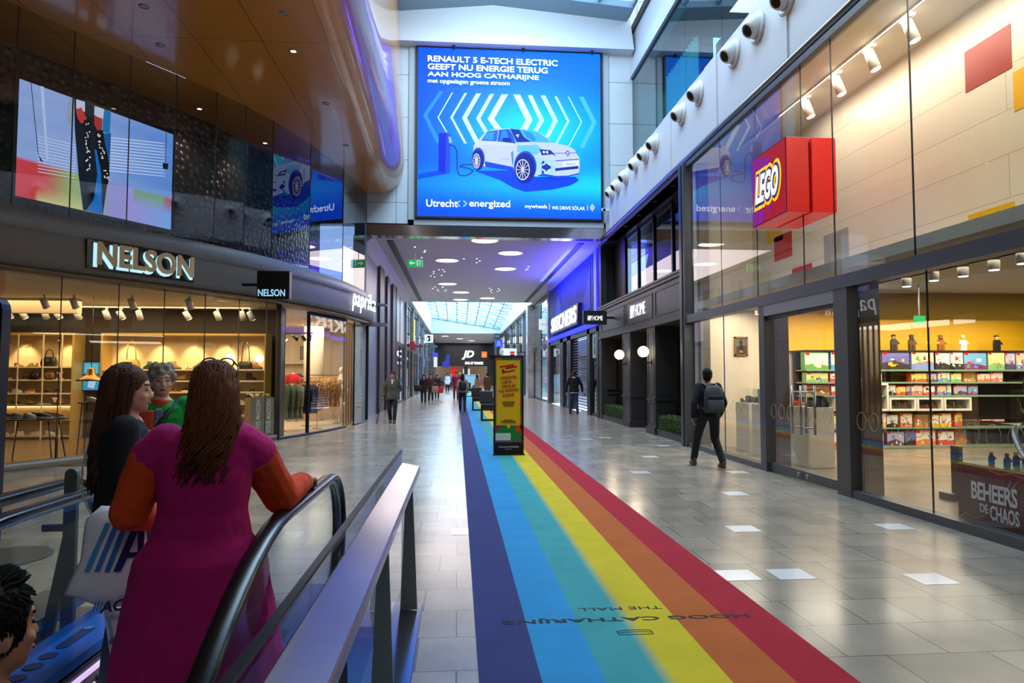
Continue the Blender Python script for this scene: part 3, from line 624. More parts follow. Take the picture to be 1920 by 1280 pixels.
struct(MB().box(5.14, 5.19, 14.9, 15.0, 0, 6.48), 'trim_6', M('anthracite', (50, 52, 56), .4, .5))
STC = brickmat('inner_stone', (112, 102, 94), (104, 95, 88), (70, 64, 60), .6, 1.1, .006, rough=.3, axes='XZ', offset=0)
struct(MB().box(5.37, 5.62, 10.92, 11.12, 0, 2.9), 'pillar_3', STC); struct(MB().box(5.37, 5.63, 8.47, 8.8, 0, 2.9), 'pillar_4', STC); struct(MB().box(5.4, 5.62, 14.45, 14.75, 0, 6.4), 'pillar_5', STC)
# sliding double door
do = struct(MB().box(5.19, 5.34, 8.82, 10.93, 2.62, 2.8), 'door_1', M('door_header', (140, 142, 146), .4, .5))
for y0, y1, hy in ((9.86, 10.92, 9.98), (8.83, 9.84, 9.72)):
    lf = MB().box(5.25, 5.31, y0, y1, .02, .16).box(5.25, 5.31, y0, y1, 2.56, 2.62).build('door_leaf', GREYM, do)
    MB().box(5.274, 5.286, y0, y1, .16, 2.56).build('door_glass', GLASS, lf)
    h = MB()
    for x in (5.17, 5.39):
        h.cyl((x, hy, .72), (x, hy, 1.46), .018, n=12)
        for z in (.82, 1.36): h.cyl((x, hy, z), (5.28, hy, z), .01, n=8)
    h.build('door_handle', STEEL, lf)
    MB().cyl((5.24, hy, .09), (5.32, hy, .09), .035, n=14).build('door_lock', STEEL, lf)
# interior shell
SFL = brickmat('toy_shop_floor', (146, 128, 104), (122, 108, 88), (104, 92, 76), 1.2, .6, .003, rough=.3, axes='XY')
struct(MB().box(5.37, 13.4, 2, 14.6, 0, .012), 'floor_2', SFL)
struct(MB().box(5.37, 13.4, 14.6, 14.75, 0, 6.5), 'wall_2', CREAM)
struct(MB().box(5.37, 13.4, 2, 14.6, 3.1, 3.25).box(5.37, 6.7, 2, 14.6, 6.42, 6.5), 'ceiling_4', M('toy_shop_ceiling', (196, 188, 172), .7))
uw = MB(); uw.box(6.7, 6.8, 2, 14.75, 3.1, 6.45)
uwall = struct(uw, 'wall_3', brickmat('white_block_wall', (226, 216, 198), (222, 212, 194), (176, 164, 146), 7.5, .54, .005, rough=.3, vary=.1, axes='YZ', offset=.37))
for (y0, y1, z0, z1, c) in ((7.40, 8.14, 5.35, 5.9, (150, 14, 16)), (6.6, 7.39, 4.8, 5.28, (232, 176, 8)), (7.44, 8.17, 3.2, 3.72, (228, 176, 6)), (12.8, 13.55, 4.02, 4.53, (206, 22, 22)), (10.86, 11.63, 3.62, 4.17, (158, 156, 152)),
                           (12.06, 12.81, 3.27, 3.75, (190, 10, 24)), (13.15, 13.85, 4.42, 4.9, (236, 190, 6)), (5.9, 6.6, 4.3, 4.82, (200, 20, 20))):
    MB().box(6.694, 6.7, y0, y1, z0, z1).build('coloured_block', M('block_%d_%d_%d' % c, c, .35), uwall)
YEL = M('yellow_wall', (236, 178, 4), .5)
struct(MB().box(7.3, 13.3, 14.5, 14.6, 2.17, 3.1), 'wall_4', YEL)
struct(MB().box(7.2, 13.35, 11.3, 11.5, 2.62, 3.1), 'wall_5', M('shaded_yellow_bulkhead', (176, 140, 20), .6))  # the yellow wall's colour, darkened for the weaker light up here
# hanging brick-shaped sign
t = thing('shop_sign', 'red brick shaped shop sign with white logo letters on the toy shop glass', 'sign', (5.28, 10.05, 4.05))
SR = M('sign_red', (196, 4, 8), .3, emit=(220, 6, 8), es=.28)
sy0, sy1, sz0, sz1 = 9.48, 10.62, 4.06, 5.2
MB().box(4.9, 5.25, sy0, sy1, sz0, sz1).build('outer_box', SR, t, bevel=.008); MB().box(5.3, 5.68, sy0, sy1, sz0, sz1).build('inner_box', SR, t, bevel=.008)
MB().box(5.25, 5.3, sy0 + .06, sy1 - .06, sz0 + .06, sz1 - .06).build('spacer', M('sign_gap', (60, 2, 4), .5), t)
Pc = Pic((4.898, sy1, sz0), (0, -(sy1 - sy0), 0), (0, 0, sz1 - sz0), .003)
Pc.rect(0, 0, 1, 1, (18, 16, 90)).rect(.012, .012, .988, .988, (214, 8, 14))
Pc.poly([(.012, .5), (.1, .48), (.3, .3), (.34, .2), (.4, .14), (.36, .06), (.3, .012), (.012, .012)], (172, 16, 176)).poly([(.012, .5), (.012, .98), (.14, .988), (.3, .93), (.42, .93), (.56, .86), (.58, .7), (.5, .6), (.3, .56), (.1, .46)], (172, 16, 176), .2)
Pc.disc(.54, .16, .05, .06, (172, 16, 176), up=.2)
Pc.build('face_panel', vcol('sign_print', .55), t)
def fat_word(s, layers, o, u, v, w, h, par, shear):
    for k, (bold, c, nm) in enumerate(layers):
        text(s, E(nm, c, .8) if k < 2 else E(nm, c, 1.0), Vector(o) + Vector((-.006 * k, 0, 0)), u, v, w=w + bold * 1.2, h=h + bold * 1.6, parent=par, depth=.004, bold=bold, shear=shear, space=1.02)
fat_word('LEGO', [(.16, (250, 190, 10), 'logo_yellow'), (.095, (22, 34, 84), 'logo_navy'), (.035, (226, 232, 250), 'logo_white')], (4.885, 10.08, 4.63), (0, -1, .0), (0, 0, 1), .74, .40, t, .28)
# ceiling spots in the display zone and shop
def can_light(name, label, cat, p, r, h, group, glow, m=None):
    t = thing(name, label, cat, p, 0, group)
    MB().cyl((p[0], p[1], p[2] - h), p, r, n=18).build('can', m or M('can_white', (214, 208, 196), .5), t)
    MB().cyl((p[0], p[1], p[2] - h - .004), (p[0], p[1], p[2] - h + .004), r * .85, n=16).build('lamp', glow, t); return t
GL = E('warm_lamp_glow', (255, 236, 204), 12)
c0 = None
for i, (px, py) in enumerate(((1360, 602), (1380, 599), (1400, 594), (1420, 589), (1441, 583))):
    p = atZ(px, py, 2.95); lab = 'small cylinder ceiling light above the white plinths, %s from the shop corner' % ORD[i]; p.z = 3.1
    if c0 is None: c0 = can_light('ceiling_spotlight', lab, 'ceiling light', p, .05, .15, 'cylinder lights in the toy shop window', GL)
    else: dup(c0, p, 0, lab)
c0 = None
for i, (px, py) in enumerate(((1700, 537), (1751, 526), (1806, 518), (1864, 506), (1918, 494))):
    p = atZ(px, py, 2.92); p.z = 3.1; lab = 'large cylinder ceiling light behind the toy shop glass, %s from the door' % ORD[i]
    if c0 is None: c0 = can_light('ceiling_spotlight', lab, 'ceiling light', p, .065, .18, 'large cylinder lights in the toy shop', GL)
    else: dup(c0, p, 0, lab)
tr = tag(MB().box(5.88, 5.93, 4, 13.5, 6.36, 6.42).build('lighting_track', M('track_white', (220, 214, 204), .4)), 'white lighting track under the high toy shop ceiling', 'lighting track')
c0 = None
for i, (px, py) in enumerate(((1720, 8), (1645, 70), (1580, 125), (1521, 168))):
    y = Yx(px, 5.9); p = Vector((5.905, y, 6.36)); lab = 'white tilted spotlight on the high toy shop track, %s nearest to us' % ORD[i]
    if c0 is None:
        c0 = thing('track_spotlight', lab, 'spotlight', p, 0, 'spotlights on the high toy shop track'); W = M('can_white')
        MB().box(p.x - .03, p.x + .03, p.y - .12, p.y + .12, p.z - .05, p.z).build('adapter', W, c0)
        a, e = p + Vector((-.02, 0, -.06)), p + Vector((.06, -.05, -.36)); MB().cyl(a, e, .065, .075, n=18).build('lamp_housing', W, c0)
        d = (e - a).normalized(); MB().cyl(e - d * .004, e + d * .004, .064, n=16).build('lamp', GL, c0)
    else: dup(c0, p, 0, lab)
p = Vector((7.3, 11.0, 3.1)); tr = tag(MB().box(6.9, 7.9, 10.97, 11.03, 3.06, 3.1).build('lighting_track', M('track_white')), 'short ceiling lighting track seen through the toy shop door', 'lighting track')
t = thing('track_spotlight', 'bright round spotlight shining toward the corridor, seen through the toy shop door', 'spotlight', (7.1, 11, 3.06))
MB().cyl((7.1, 11, 3.06), (7.1, 10.98, 2.97), .02, n=10).build('arm', M('can_white'), t); MB().cyl((7.12, 11.05, 2.96), (7.05, 10.85, 2.88), .06, n=16).build('lamp_housing', M('can_white'), t)
MB().cyl((7.05, 10.85, 2.88), (7.047, 10.843, 2.877), .055, n=16).build('lamp', E('hot_lamp', (255, 246, 226), 25), t)
p = atY(1724, 600, 10.2); t = thing('exit_sign', 'small plain green emergency sign hanging inside the toy shop', 'sign', (p.x, p.y, 3.1))
MB().box(p.x - .09, p.x + .09, p.y - .015, p.y + .015, p.z - .06, p.z + .07).build('sign_panel', E('sign_green', (20, 170, 90), .9), t); MB().box(p.x - .008, p.x + .008, p.y - .008, p.y + .008, p.z + .07, 3.1).build('hanger', STEEL, t)
# shelving wall
SY = 14.0
def sz(py): return atY(1700, py, SY).z
def sx(px): return atY(px, 700, SY).x
rows = [693, 716, 741, 770, 801, 837]
t = thing('wall_shelving', 'long dark back shelving wall with green edged shelves holding toy boxes', 'shelving', (10, 14.4, .012))
MB().box(sx(1508), 13.2, 14.4, 14.5, .012, 2.17).build('back_panel', M('shelf_back', (44, 38, 34), .6), t)
GE = M('green_shelf_edge', (120, 150, 120), .5); SB = M('shelf_board', (150, 140, 124), .5)
for k, py in enumerate(rows):
    if k == 3: continue
    z = sz(py); s_ = MB().box(sx(1510), 13.2, SY - .03, 14.4, z - .03, z).build('shelf', SB, t); MB().box(sx(1510), 13.2, SY - .04, SY - .03, z - .032, z + .004).build('price_rail', GE, s_)
MB().box(sx(1510), 13.2, SY - .02, 14.4, .012, sz(847) + .14).build('plinth', M('plinth_beige', (150, 136, 110), .5), t)
MB().box(sx(1510), 13.2, SY, 14.45, 2.13, 2.17).build('top_board', DARK, t)
def bx(v): return 1480 + v / 3.7636
PAL = [((90, 170, 60), (250, 240, 220), 'green and cream'), ((70, 150, 220), (252, 244, 200), 'blue and pale yellow'), ((250, 200, 30), (255, 250, 230), 'yellow and white'), ((40, 36, 48), (90, 90, 190), 'black'), ((120, 140, 210), (240, 215, 170), 'violet blue'),
       ((26, 24, 24), (230, 230, 230), 'black and white'), ((120, 40, 120), (90, 170, 230), 'purple and blue'), ((230, 70, 40), (250, 220, 90), 'red and yellow'), ((200, 130, 40), (120, 80, 40), 'amber brown'), ((240, 120, 90), (250, 230, 210), 'coral'), ((70, 60, 110), (180, 180, 220), 'dark violet'), ((220, 60, 60), (250, 250, 245), 'white and red'), ((130, 190, 120), (240, 230, 140), 'light green')]
PAL = [(mixc(a, (150, 130, 100), .2), mixc(c, (170, 150, 120), .25), n) for a, c, n in PAL]; PAL = [(tuple(map(int, a)), tuple(map(int, c)), n) for a, c, n in PAL]
RW = ['top', 'second', 'third', '', 'low', 'bottom']
BOX = [(0, 370, [(115, 280, 0), (300, 455, 1), (610, 652, 2), (660, 852, 3), (870, 1025, 4), (1040, 1140, 5), (1145, 1232, 5), (1240, 1397, 6), (1412, 1526, 12), (1532, 1600, 10), (1610, 1740, 4)]),
       (1, 518, [(122, 275, 12), (292, 380, 11), (390, 478, 7), (612, 655, 2), (865, 972, 7), (980, 1042, 10), (1052, 1135, 1), (1145, 1216, 12), (1236, 1318, 8), (1332, 1420, 9), (1426, 1510, 9)]),
       (2, 608, [(122, 285, 8), (297, 415, 11), (426, 480, 4), (690, 750, 5), (755, 820, 7), (824, 856, 10), (862, 940, 9), (946, 1026, 11), (1046, 1106, 4), (1112, 1142, 1), (1160, 1252, 10), (1262, 1330, 6)]),
       (4, 812, [(305, 415, 12), (425, 482, 8), (620, 676, 2), (682, 760, 5), (780, 860, 9), (880, 972, 8), (1002, 1048, 2), (1056, 1135, 2), (1160, 1212, 7)]),
       (5, 925, [(305, 408, 11), (620, 655, 9), (682, 800, 10), (806, 880, 3), (884, 1020, 9), (1042, 1150, 11), (1160, 1240, 8)])]
for ri, ty, lst in BOX:
    z0 = sz(rows[ri]) + .001
    for j, (a, c, pi) in enumerate(lst):
        x0, x1 = sx(bx(a)), sx(bx(c)); hh = atY(1700, 560 + (ty + rnd.uniform(-6, 10)) / 3.7636, SY).z - z0; c1, c2, nm = PAL[pi]
        n2 = PAL[lst[j - 1][2]][2] if j else None
        lab = '%s toy box on the %s shelf, %s from the door side' % (nm, RW[ri], ORD[j])
        t = thing('toy_box', lab, 'toy box', ((x0 + x1) / 2, SY + .1, z0), 0, 'toy boxes on the back shelves')
        MB().box(x0, x1, SY + .02, SY + .2, z0, z0 + hh).build('carton', M('carton_%d' % pi, c1, .4), t)
        Pp = Pic((x0, SY + .019, z0), (x1 - x0, 0, 0), (0, 0, hh), .0012); Pp.rect(0, 0, 1, 1, c1)
        Pp.poly([(0, rnd.uniform(.2, .4)), (.5, rnd.uniform(.3, .5)), (1, rnd.uniform(.2, .4)), (1, .92), (0, .92)], c2)
        Pp.rect(.03, .82, .2, .97, (214, 20, 20))
        for q_ in range(9):
            a_, b_ = rnd.uniform(.12, .8), rnd.uniform(.12, .7); w_, h_ = rnd.uniform(.06, .22), rnd.uniform(.06, .25); cc = rnd.choice([c1, c2, (240, 180, 40), (200, 60, 50), (80, 130, 200), (90, 160, 70), (245, 240, 230), (90, 60, 40)])
            if q_ % 2: Pp.rect(a_ - w_ / 2, max(.02, b_ - h_ / 2), min(.98, a_ + w_ / 2), b_ + h_ / 2, cc, .25)
            else: Pp.poly([(a_ - w_ / 2, max(.02, b_ - h_ / 2)), (min(.98, a_ + w_ / 2), max(.02, b_ - h_ / 2)), (a_, b_ + h_ / 2)], cc, .25)
        Pp.build('box_art', vcol('box_print', 0, .35), t)
# yellow-green storage tub on the bottom shelf
x0, x1 = sx(bx(412)), sx(bx(470)); z0 = sz(837); t = thing('storage_tub', 'lime green plastic tub on the bottom toy shelf', 'tub', ((x0 + x1) / 2, SY + .1, z0)); LM = M('lime_plastic', (190, 214, 30), .4)
MB().loft([[(xm + (x - xm) * k, SY + .11 + (y - .11) * k, z) for x, y in ((x0, .02), (x1, .02), (x1, .2), (x0, .2))] for xm in [(x0 + x1) / 2] for k, z in ((.82, z0), (1, z0 + .27))], sm=False).build('tub_body', LM, t)
MB().box(x0 - .01, x1 + .01, SY, SY + .22, z0 + .27, z0 + .3).build('lid', LM, t)
# white framed display cases
for j, (a, c, za, zb_) in enumerate(((310, 482, 770, 745), (600, 686, 770, 718), (690, 878, 770, 745), (884, 1068, 770, 745), (1074, 1266, 770, 745))):
    x0, x1, z0, z1 = sx(bx(a)), sx(bx(c)), sz(za), sz(zb_); lab = ['white framed display case with a small green garden scene, beside the door', 'tall white framed display case with a green scene', 'white framed display case with a blue sea scene and an orange tower', 'white framed display case with a red fire scene in blue', 'white framed display case with an empty blue scene'][j]
    t = thing('display_case', lab, 'display case', ((x0 + x1) / 2, SY + .1, z0), 0, 'white display cases in the shelving'); f = .045; W = M('case_white', (226, 216, 200), .4)
    b = MB().box(x0, x0 + f, SY - .06, SY + .3, z0, z1).box(x1 - f, x1, SY - .06, SY + .3, z0, z1).box(x0 + f, x1 - f, SY - .06, SY + .3, z0, z0 + f).box(x0 + f, x1 - f, SY - .06, SY + .3, z1 - f, z1); b.build('case_frame', W, t, bevel=.004)
    MB().box(x0 + f, x1 - f, SY + .26, SY + .3, z0 + f, z1 - f).build('scene_backing', M('scene_%d' % (j > 1), (84, 164, 180) if j > 1 else (140, 170, 210), .5), t)
    g = MB(); xm = (x0 + x1) / 2
    g.box(x0 + f + .02, x1 - f - .02, SY + .02, SY + .24, z0 + f, z0 + f + .03, 0)
    for k in range(7): x = x0 + f + .06 + (x1 - x0 - 2 * f - .12) * k / 6; g.box(x - .025, x + .025, SY + .06, SY + .12, z0 + f + .03, z0 + f + rnd.uniform(.06, .17), 1 + k % 2)
    g.build('toy_model', [M('model_green' if j < 2 else 'model_blue', (90, 140, 50) if j < 2 else (30, 70, 90), .4), M('model_red', (210, 60, 30), .4) if j in (0, 1, 3) else M('model_teal', (50, 110, 130), .4), M('model_white', (230, 225, 210), .4) if j < 2 else M('model_orange', (200, 110, 40), .4)], t)
    MB().box(x0 + f, x1 - f, SY - .05, SY - .045, z0 + f, z1 - f).build('case_glass', GLASS, t)
# toy figures on top of the shelving (generic brick figures)
def figure(p, s, cl, label, group, name='toy_figure'):
    t = thing(name, label, 'toy figure', p, 0, group); x, y, z = p; leg, body, skin, hat = [M('fig_%d_%d_%d' % c, c, .4) for c in cl]
    MB().box(x - .2 * s, x - .02 * s, y - .1 * s, y + .1 * s, z, z + .36 * s).build('leg', leg, t); MB().box(x + .02 * s, x + .2 * s, y - .1 * s, y + .1 * s, z, z + .36 * s).build('leg', leg, t)
    MB().loft([[(x - k * s, y - .1 * s, z + h * s), (x + k * s, y - .1 * s, z + h * s), (x + k * s, y + .1 * s, z + h * s), (x - k * s, y + .1 * s, z + h * s)] for k, h in ((.22, .37), (.16, .7))], sm=False).build('torso', body, t)
    for q_ in (-1, 1): MB().cap((x + q_ * .19 * s, y, z + .64 * s), (x + q_ * .29 * s, y - .1 * s, z + .44 * s), .055 * s, n=8).build('arm', body, t)
    MB().cyl((x, y, z + .7 * s), (x, y, z + .94 * s), .13 * s, n=14).build('head', skin, t)
    MB().ell((x, y + .01 * s, z + .95 * s), (.16 * s, .16 * s, .1 * s), 12).build('hat', hat, t); return t
FZ_ = 2.172
for px, cl, nm in ((1684, ((44, 34, 26), (60, 46, 34), (150, 120, 90), (40, 30, 24)), 'dark brown furry toy figure on top of the shelving, nearest the door post'), (1718, ((70, 50, 20), (90, 60, 24), (60, 44, 20), (70, 50, 20)), 'brown toy figure on top of the shelving, second from the door post'),
                   (1773, ((140, 80, 20), (160, 90, 20), (120, 70, 20), (150, 90, 30)), 'amber toy figure on top of the shelving beside the glass joint'), (1815, ((220, 214, 200), (236, 230, 216), (230, 180, 60), (210, 200, 180)), 'white toy figure on top of the shelving'), (1879, ((30, 28, 26), (24, 22, 22), (230, 170, 40), (60, 44, 24)), 'black shirted toy figure with yellow head on top of the shelving')):
    figure((sx(px), SY + .12, FZ_), .34, cl, nm, 'toy figures on the shelving')
# small red fire alarm point on the cream wall
p = atY(1507, 718, 14.58); t = thing('fire_alarm', 'small red fire alarm box on the cream wall edge inside the toy shop', 'fire alarm', p)
MB().box(p.x - .06, p.x + .05, 14.54, 14.6, p.z - .06, p.z + .06).build('housing', M('alarm_red', (176, 30, 24), .4), t); MB().box(p.x - .035, p.x + .025, 14.532, 14.54, p.z - .03, p.z + .03).build('call_point', M('alarm_white', (230, 200, 190), .4), t)
# framed picture
p = atY(1389, 649, 14.58); t = thing('framed_picture', 'small gold framed brown abstract picture on the cream display wall', 'picture', p)
w_, h_ = .155, .215; b = MB().box(p.x - w_, p.x - w_ + .035, 14.55, 14.6, p.z - h_, p.z + h_).box(p.x + w_ - .035, p.x + w_, 14.55, 14.6, p.z - h_, p.z + h_).box(p.x - w_, p.x + w_, 14.55, 14.6, p.z - h_, p.z - h_ + .035).box(p.x - w_, p.x + w_, 14.55, 14.6, p.z + h_ - .035, p.z + h_)
b.build('picture_frame', M('old_gold', (150, 110, 50), .35, .5), t)
Pp = Pic((p.x - w_ + .03, 14.575, p.z - h_ + .03), (2 * w_ - .06, 0, 0), (0, 0, 2 * h_ - .06), .001); Pp.rect(0, 0, 1, 1, (110, 112, 96)).poly([(0, 0), (1, 0), (1, .5), (.6, .62), (.3, .55), (0, .42)], (84, 62, 40)).poly([(.2, 0), (.85, 0), (.75, .45), (.5, .6), (.28, .4)], (42, 28, 26)).disc(.5, .74, .16, .15, (60, 40, 30)).poly([(.3, .12), (.7, .1), (.66, .25), (.36, .26)], (170, 120, 80))
Pp.build('picture_print', vcol('paint_print', 0, .6), t)
MB().box(p.x - .04, p.x + .05, 14.594, 14.6, p.z - h_ - .1, p.z - h_ - .05).build('caption_card', M('paper', (225, 222, 212), .6), t)
# white plinths with models
PW = M('plinth_white', (226, 220, 208), .45)
def block_model(p, s, cols, name, label, cat, seed):
    r_ = random.Random(seed); t = thing(name, label, cat, p); parts = {}
    for k in range(26):
        c = cols[k % len(cols)]; x, y = r_.uniform(-.5, .5) * s[0], r_.uniform(-.5, .5) * s[1]; w2, h2 = r_.uniform(.12, .3) * s[0], r_.uniform(.3, 1) * s[2] * (1 - abs(x) / s[0])
        parts.setdefault(c, MB()).box(p[0] + x - w2 / 2, p[0] + x + w2 / 2, p[1] + y - w2 / 2, p[1] + y + w2 / 2, p[2], p[2] + max(.03, h2))
    for i, (c, m_) in enumerate(parts.items()): m_.build(['brick_base', 'brick_tower', 'brick_roof', 'brick_trim'][i], M('brick_%d_%d_%d' % c, c, .35), t)
    return t
for i, (x0, x1, y0, y1, h_, lab) in enumerate(((6.03, 6.42, 13.45, 14.1, 1.04, 'tall white display plinth farthest into the corner below the framed picture'), (6.0, 6.47, 12.65, 13.25, 1.04, 'tall white display plinth in the middle of the three'), (6.07, 6.53, 11.15, 11.95, 1.06, 'tall white display plinth nearest, behind the door handles'))):
    t = thing('display_plinth', lab, 'plinth', ((x0 + x1) / 2, (y0 + y1) / 2, .012), 0, 'white plinths in the toy shop'); MB().box(x0, x1, y0, y1, .012, h_).build('plinth_body', PW, t, bevel=.006)
    cv = MB()
    for q_ in ((x0 + .02, x0 + .024, y0 + .02, y1 - .02, h_, h_ + .3), (x1 - .024, x1 - .02, y0 + .02, y1 - .02, h_, h_ + .3), (x0 + .024, x1 - .024, y0 + .02, y0 + .024, h_, h_ + .3), (x0 + .02, x1 - .02, y0 + .02, y1 - .02, h_ + .3, h_ + .304)): cv.box(*q_)
    cv.build('clear_cover', GLASS, t)
block_model((6.22, 13.75, 1.04), (.3, .4, .16), ((96, 90, 84), (60, 54, 50)), 'brick_model', 'low grey brick built model on the plinth below the framed picture', 'toy model', 3)
block_model((6.24, 12.95, 1.04), (.34, .4, .42), ((150, 190, 220), (220, 110, 50), (40, 40, 44)), 'brick_model', 'tall pale blue and orange brick built model on the middle plinth', 'toy model', 5)
block_model((6.22, 11.75, 1.06), (.2, .2, .14), ((236, 120, 30), (220, 96, 20)), 'brick_model', 'orange brick built model on the nearest plinth', 'toy model', 8)
block_model((6.34, 11.35, 1.06), (.28, .26, .22), ((50, 52, 58), (90, 96, 110), (30, 30, 32)), 'brick_model', 'dark grey brick built vehicle on the nearest plinth behind the door handles', 'toy model', 9)
# themed display case by the glass
t = thing('display_cabinet', 'dark red display cabinet with white printed words and a clear cover', 'display cabinet', (6.0, 6.2, .012))
MB().box(5.5, 6.35, 5.0, 7.0, .012, .66).build('cabinet_base', M('maroon', (52, 12, 22), .4), t, bevel=.01)
Pp = Pic((5.497, 6.98, .03), (0, -1.96, 0), (0, 0, .62), .0015); Pp.rect(0, 0, 1, 1, (64, 12, 26))
Pp.grid(lambda u, v: mixc((50, 10, 22), (120, 20, 70), math.exp(-((u - .3) / .2) ** 2 - ((v - .5) / .4) ** 2)), 16, 8)
for k in range(30):
    an = 2 * PI * k / 30 + rnd.uniform(-.1, .1); r1, r2 = rnd.uniform(.12, .2), rnd.uniform(.24, .42); ca, sa = math.cos(an) * .62, math.sin(an) * 1.15
    Pp.poly([(.3 + r1 * ca - .004, max(.02, .5 + r1 * sa)), (.3 + r2 * ca, min(.98, max(.02, .5 + r2 * sa))), (.3 + r1 * ca + .004, max(.02, .5 + r1 * sa))], rnd.choice([(206, 60, 130), (240, 160, 200), (150, 30, 90)]), .02)
for pts in ([(.22, .98), (.3, .93), (.36, .99), (.5, .9), (.62, .84), (.8, .9)], [(.0, .05), (.05, .17), (.12, .12), (.18, .2)]): Pp.line(pts, .012, (196, 90, 140), .1)
Pp.build('printed_front', vcol('front_print', 0, .35), t)
WP = M('print_white', (232, 226, 232), .5)
text('BEHEERS', WP, (5.49, 6.49, .40), (0, -1, 0), (0, 0, 1), w=.59, h=.19, parent=t, depth=.003, bold=.025, space=.95); text('DE', WP, (5.49, 6.62, .23), (0, -1, 0), (0, 0, 1), w=.11, h=.09, parent=t, depth=.003, bold=.02); text('CHAOS', WP, (5.49, 6.36, .205), (0, -1, 0), (0, 0, 1), w=.36, h=.15, parent=t, depth=.003, bold=.025)
cv = MB()
for q_ in ((5.52, 5.526, 5.02, 6.98, .66, 1.12), (6.324, 6.33, 5.02, 6.98, .66, 1.12), (5.526, 6.324, 6.974, 6.98, .66, 1.12), (5.52, 6.33, 5.02, 6.98, 1.12, 1.128)): cv.box(*q_)
cv.build('clear_cover', GLASS, t)
MB().box(5.53, 6.32, 5.03, 6.97, .66, .668).build('cabinet_top', M('mahogany', (96, 44, 34), .3), t)
# little brick figures on the cabinet
k = 0
for x, y in ((5.7, 6.75), (5.85, 6.6), (5.66, 6.5), (5.8, 6.35), (6.0, 6.5), (5.68, 6.2), (5.9, 6.15), (6.05, 6.3), (5.7, 6.02), (6.1, 6.75), (5.86, 5.95)):
    c = rnd.choice([(40, 36, 50), (170, 30, 30), (60, 20, 80), (220, 170, 40)]); s_ = rnd.uniform(.13, .2)
    figure((x, y, .669), s_, ((30, 28, 34), c, rnd.choice([(230, 180, 50), (200, 40, 36)]), rnd.choice([(180, 30, 30), (30, 30, 34), (220, 170, 30)])), 'tiny brick built warrior inside the clear cabinet cover, %s from the corner' % ORD[k], 'tiny figures on the display cabinet'); k += 1
# black and gold spiked sculpture behind the cabinet
t = thing('spiked_sculpture', 'big black and gold spiked creature sculpture behind the display cabinet', 'sculpture', (6.95, 6.9, .012)); BG = M('sculpt_black', (26, 20, 16), .35); GO = M('sculpt_gold', (196, 140, 24), .3, .3)
MB().loft([[(6.9 + .22 * k * math.cos(a), 6.75 + .5 * k * math.sin(a), z) for a in [2 * PI * i / 16 for i in range(16)]] for k, z in ((.7, .012), (.8, .5), (1.0, 1.0), (1.1, 1.3), (.8, 1.55), (.35, 1.68))]).build('torso', BG, t)
def horn(p, tip, r, bend, mat, nm, par):
    p, tip, bend = Vector(p), Vector(tip), Vector(bend); pts = [p.lerp(tip, i / 8) + bend * math.sin(PI * i / 8) for i in range(9)]
    return MB().tube(pts, [r * (1 - i / 8.3) for i in range(9)], 10, 0, .6).build(nm, mat, par)
for i, (p, tip, r, bend) in enumerate((((6.75, 7.0, 1.2), (6.55, 7.22, 1.62), .09, (-.08, .1, -.02)), ((6.8, 6.95, 1.3), (6.6, 7.1, 1.72), .08, (-.05, .12, 0)), ((6.8, 6.8, 1.35), (6.65, 6.62, 2.02), .12, (-.1, .16, .05)), ((6.85, 6.6, 1.4), (6.7, 6.42, 2.1), .13, (-.1, .1, .1)), ((6.75, 7.05, 1.1), (6.5, 7.28, 1.35), .07, (-.06, .08, -.05)), ((6.9, 6.4, 1.4), (6.8, 6.2, 2.0), .12, (0, .1, .1)))):
    h = horn(p, tip, r, bend, BG, 'horn', t)
    horn(Vector(p) + Vector((-.05, 0, .02)), Vector(p).lerp(Vector(tip), .85) + Vector((-.04, 0, 0)), r * .7, Vector(bend) * .9, GO, 'gold_stripe', h)
MB().ell((6.6, 6.75, 1.15), (.12, .16, .12), 14).build('red_core', M('core_red', (190, 20, 30), .3, emit=(200, 20, 30), es=.4), t)
MB().box(7.2, 7.25, 5.6, 7.5, .012, 1.5).build('backboard', M('maroon'), t)
t = thing('toy_sword', 'silver curved toy sword leaning inside the clear cabinet cover', 'sword', (6.1, 6.8, .67))
MB().tube(spline([(6.15, 6.98 - .08, 1.09), (6.05, 6.83, .98), (6.0, 6.72, .84), (5.98, 6.62, .74)], 5), [.008] + [.03] * 14 + [.024], 8, 0, .25).build('blade', M('blade_silver', (196, 204, 216), .25, .7), t); MB().cyl((5.98, 6.62, .74), (5.97, 6.57, .68), .018, n=10).build('hilt', M('hilt_red', (150, 30, 40), .4), t)
t = thing('security_gate', 'grey anti theft gate post standing inside beside the display cabinet', 'security gate', (6.45, 8.2, .012))
MB().box(6.3, 6.6, 8.1, 8.35, .012, .1).build('foot', GREYM, t); MB().box(6.44, 6.49, 8.15, 8.3, .1, .7).build('panel', M('gate_green', (60, 80, 60), .4), t)

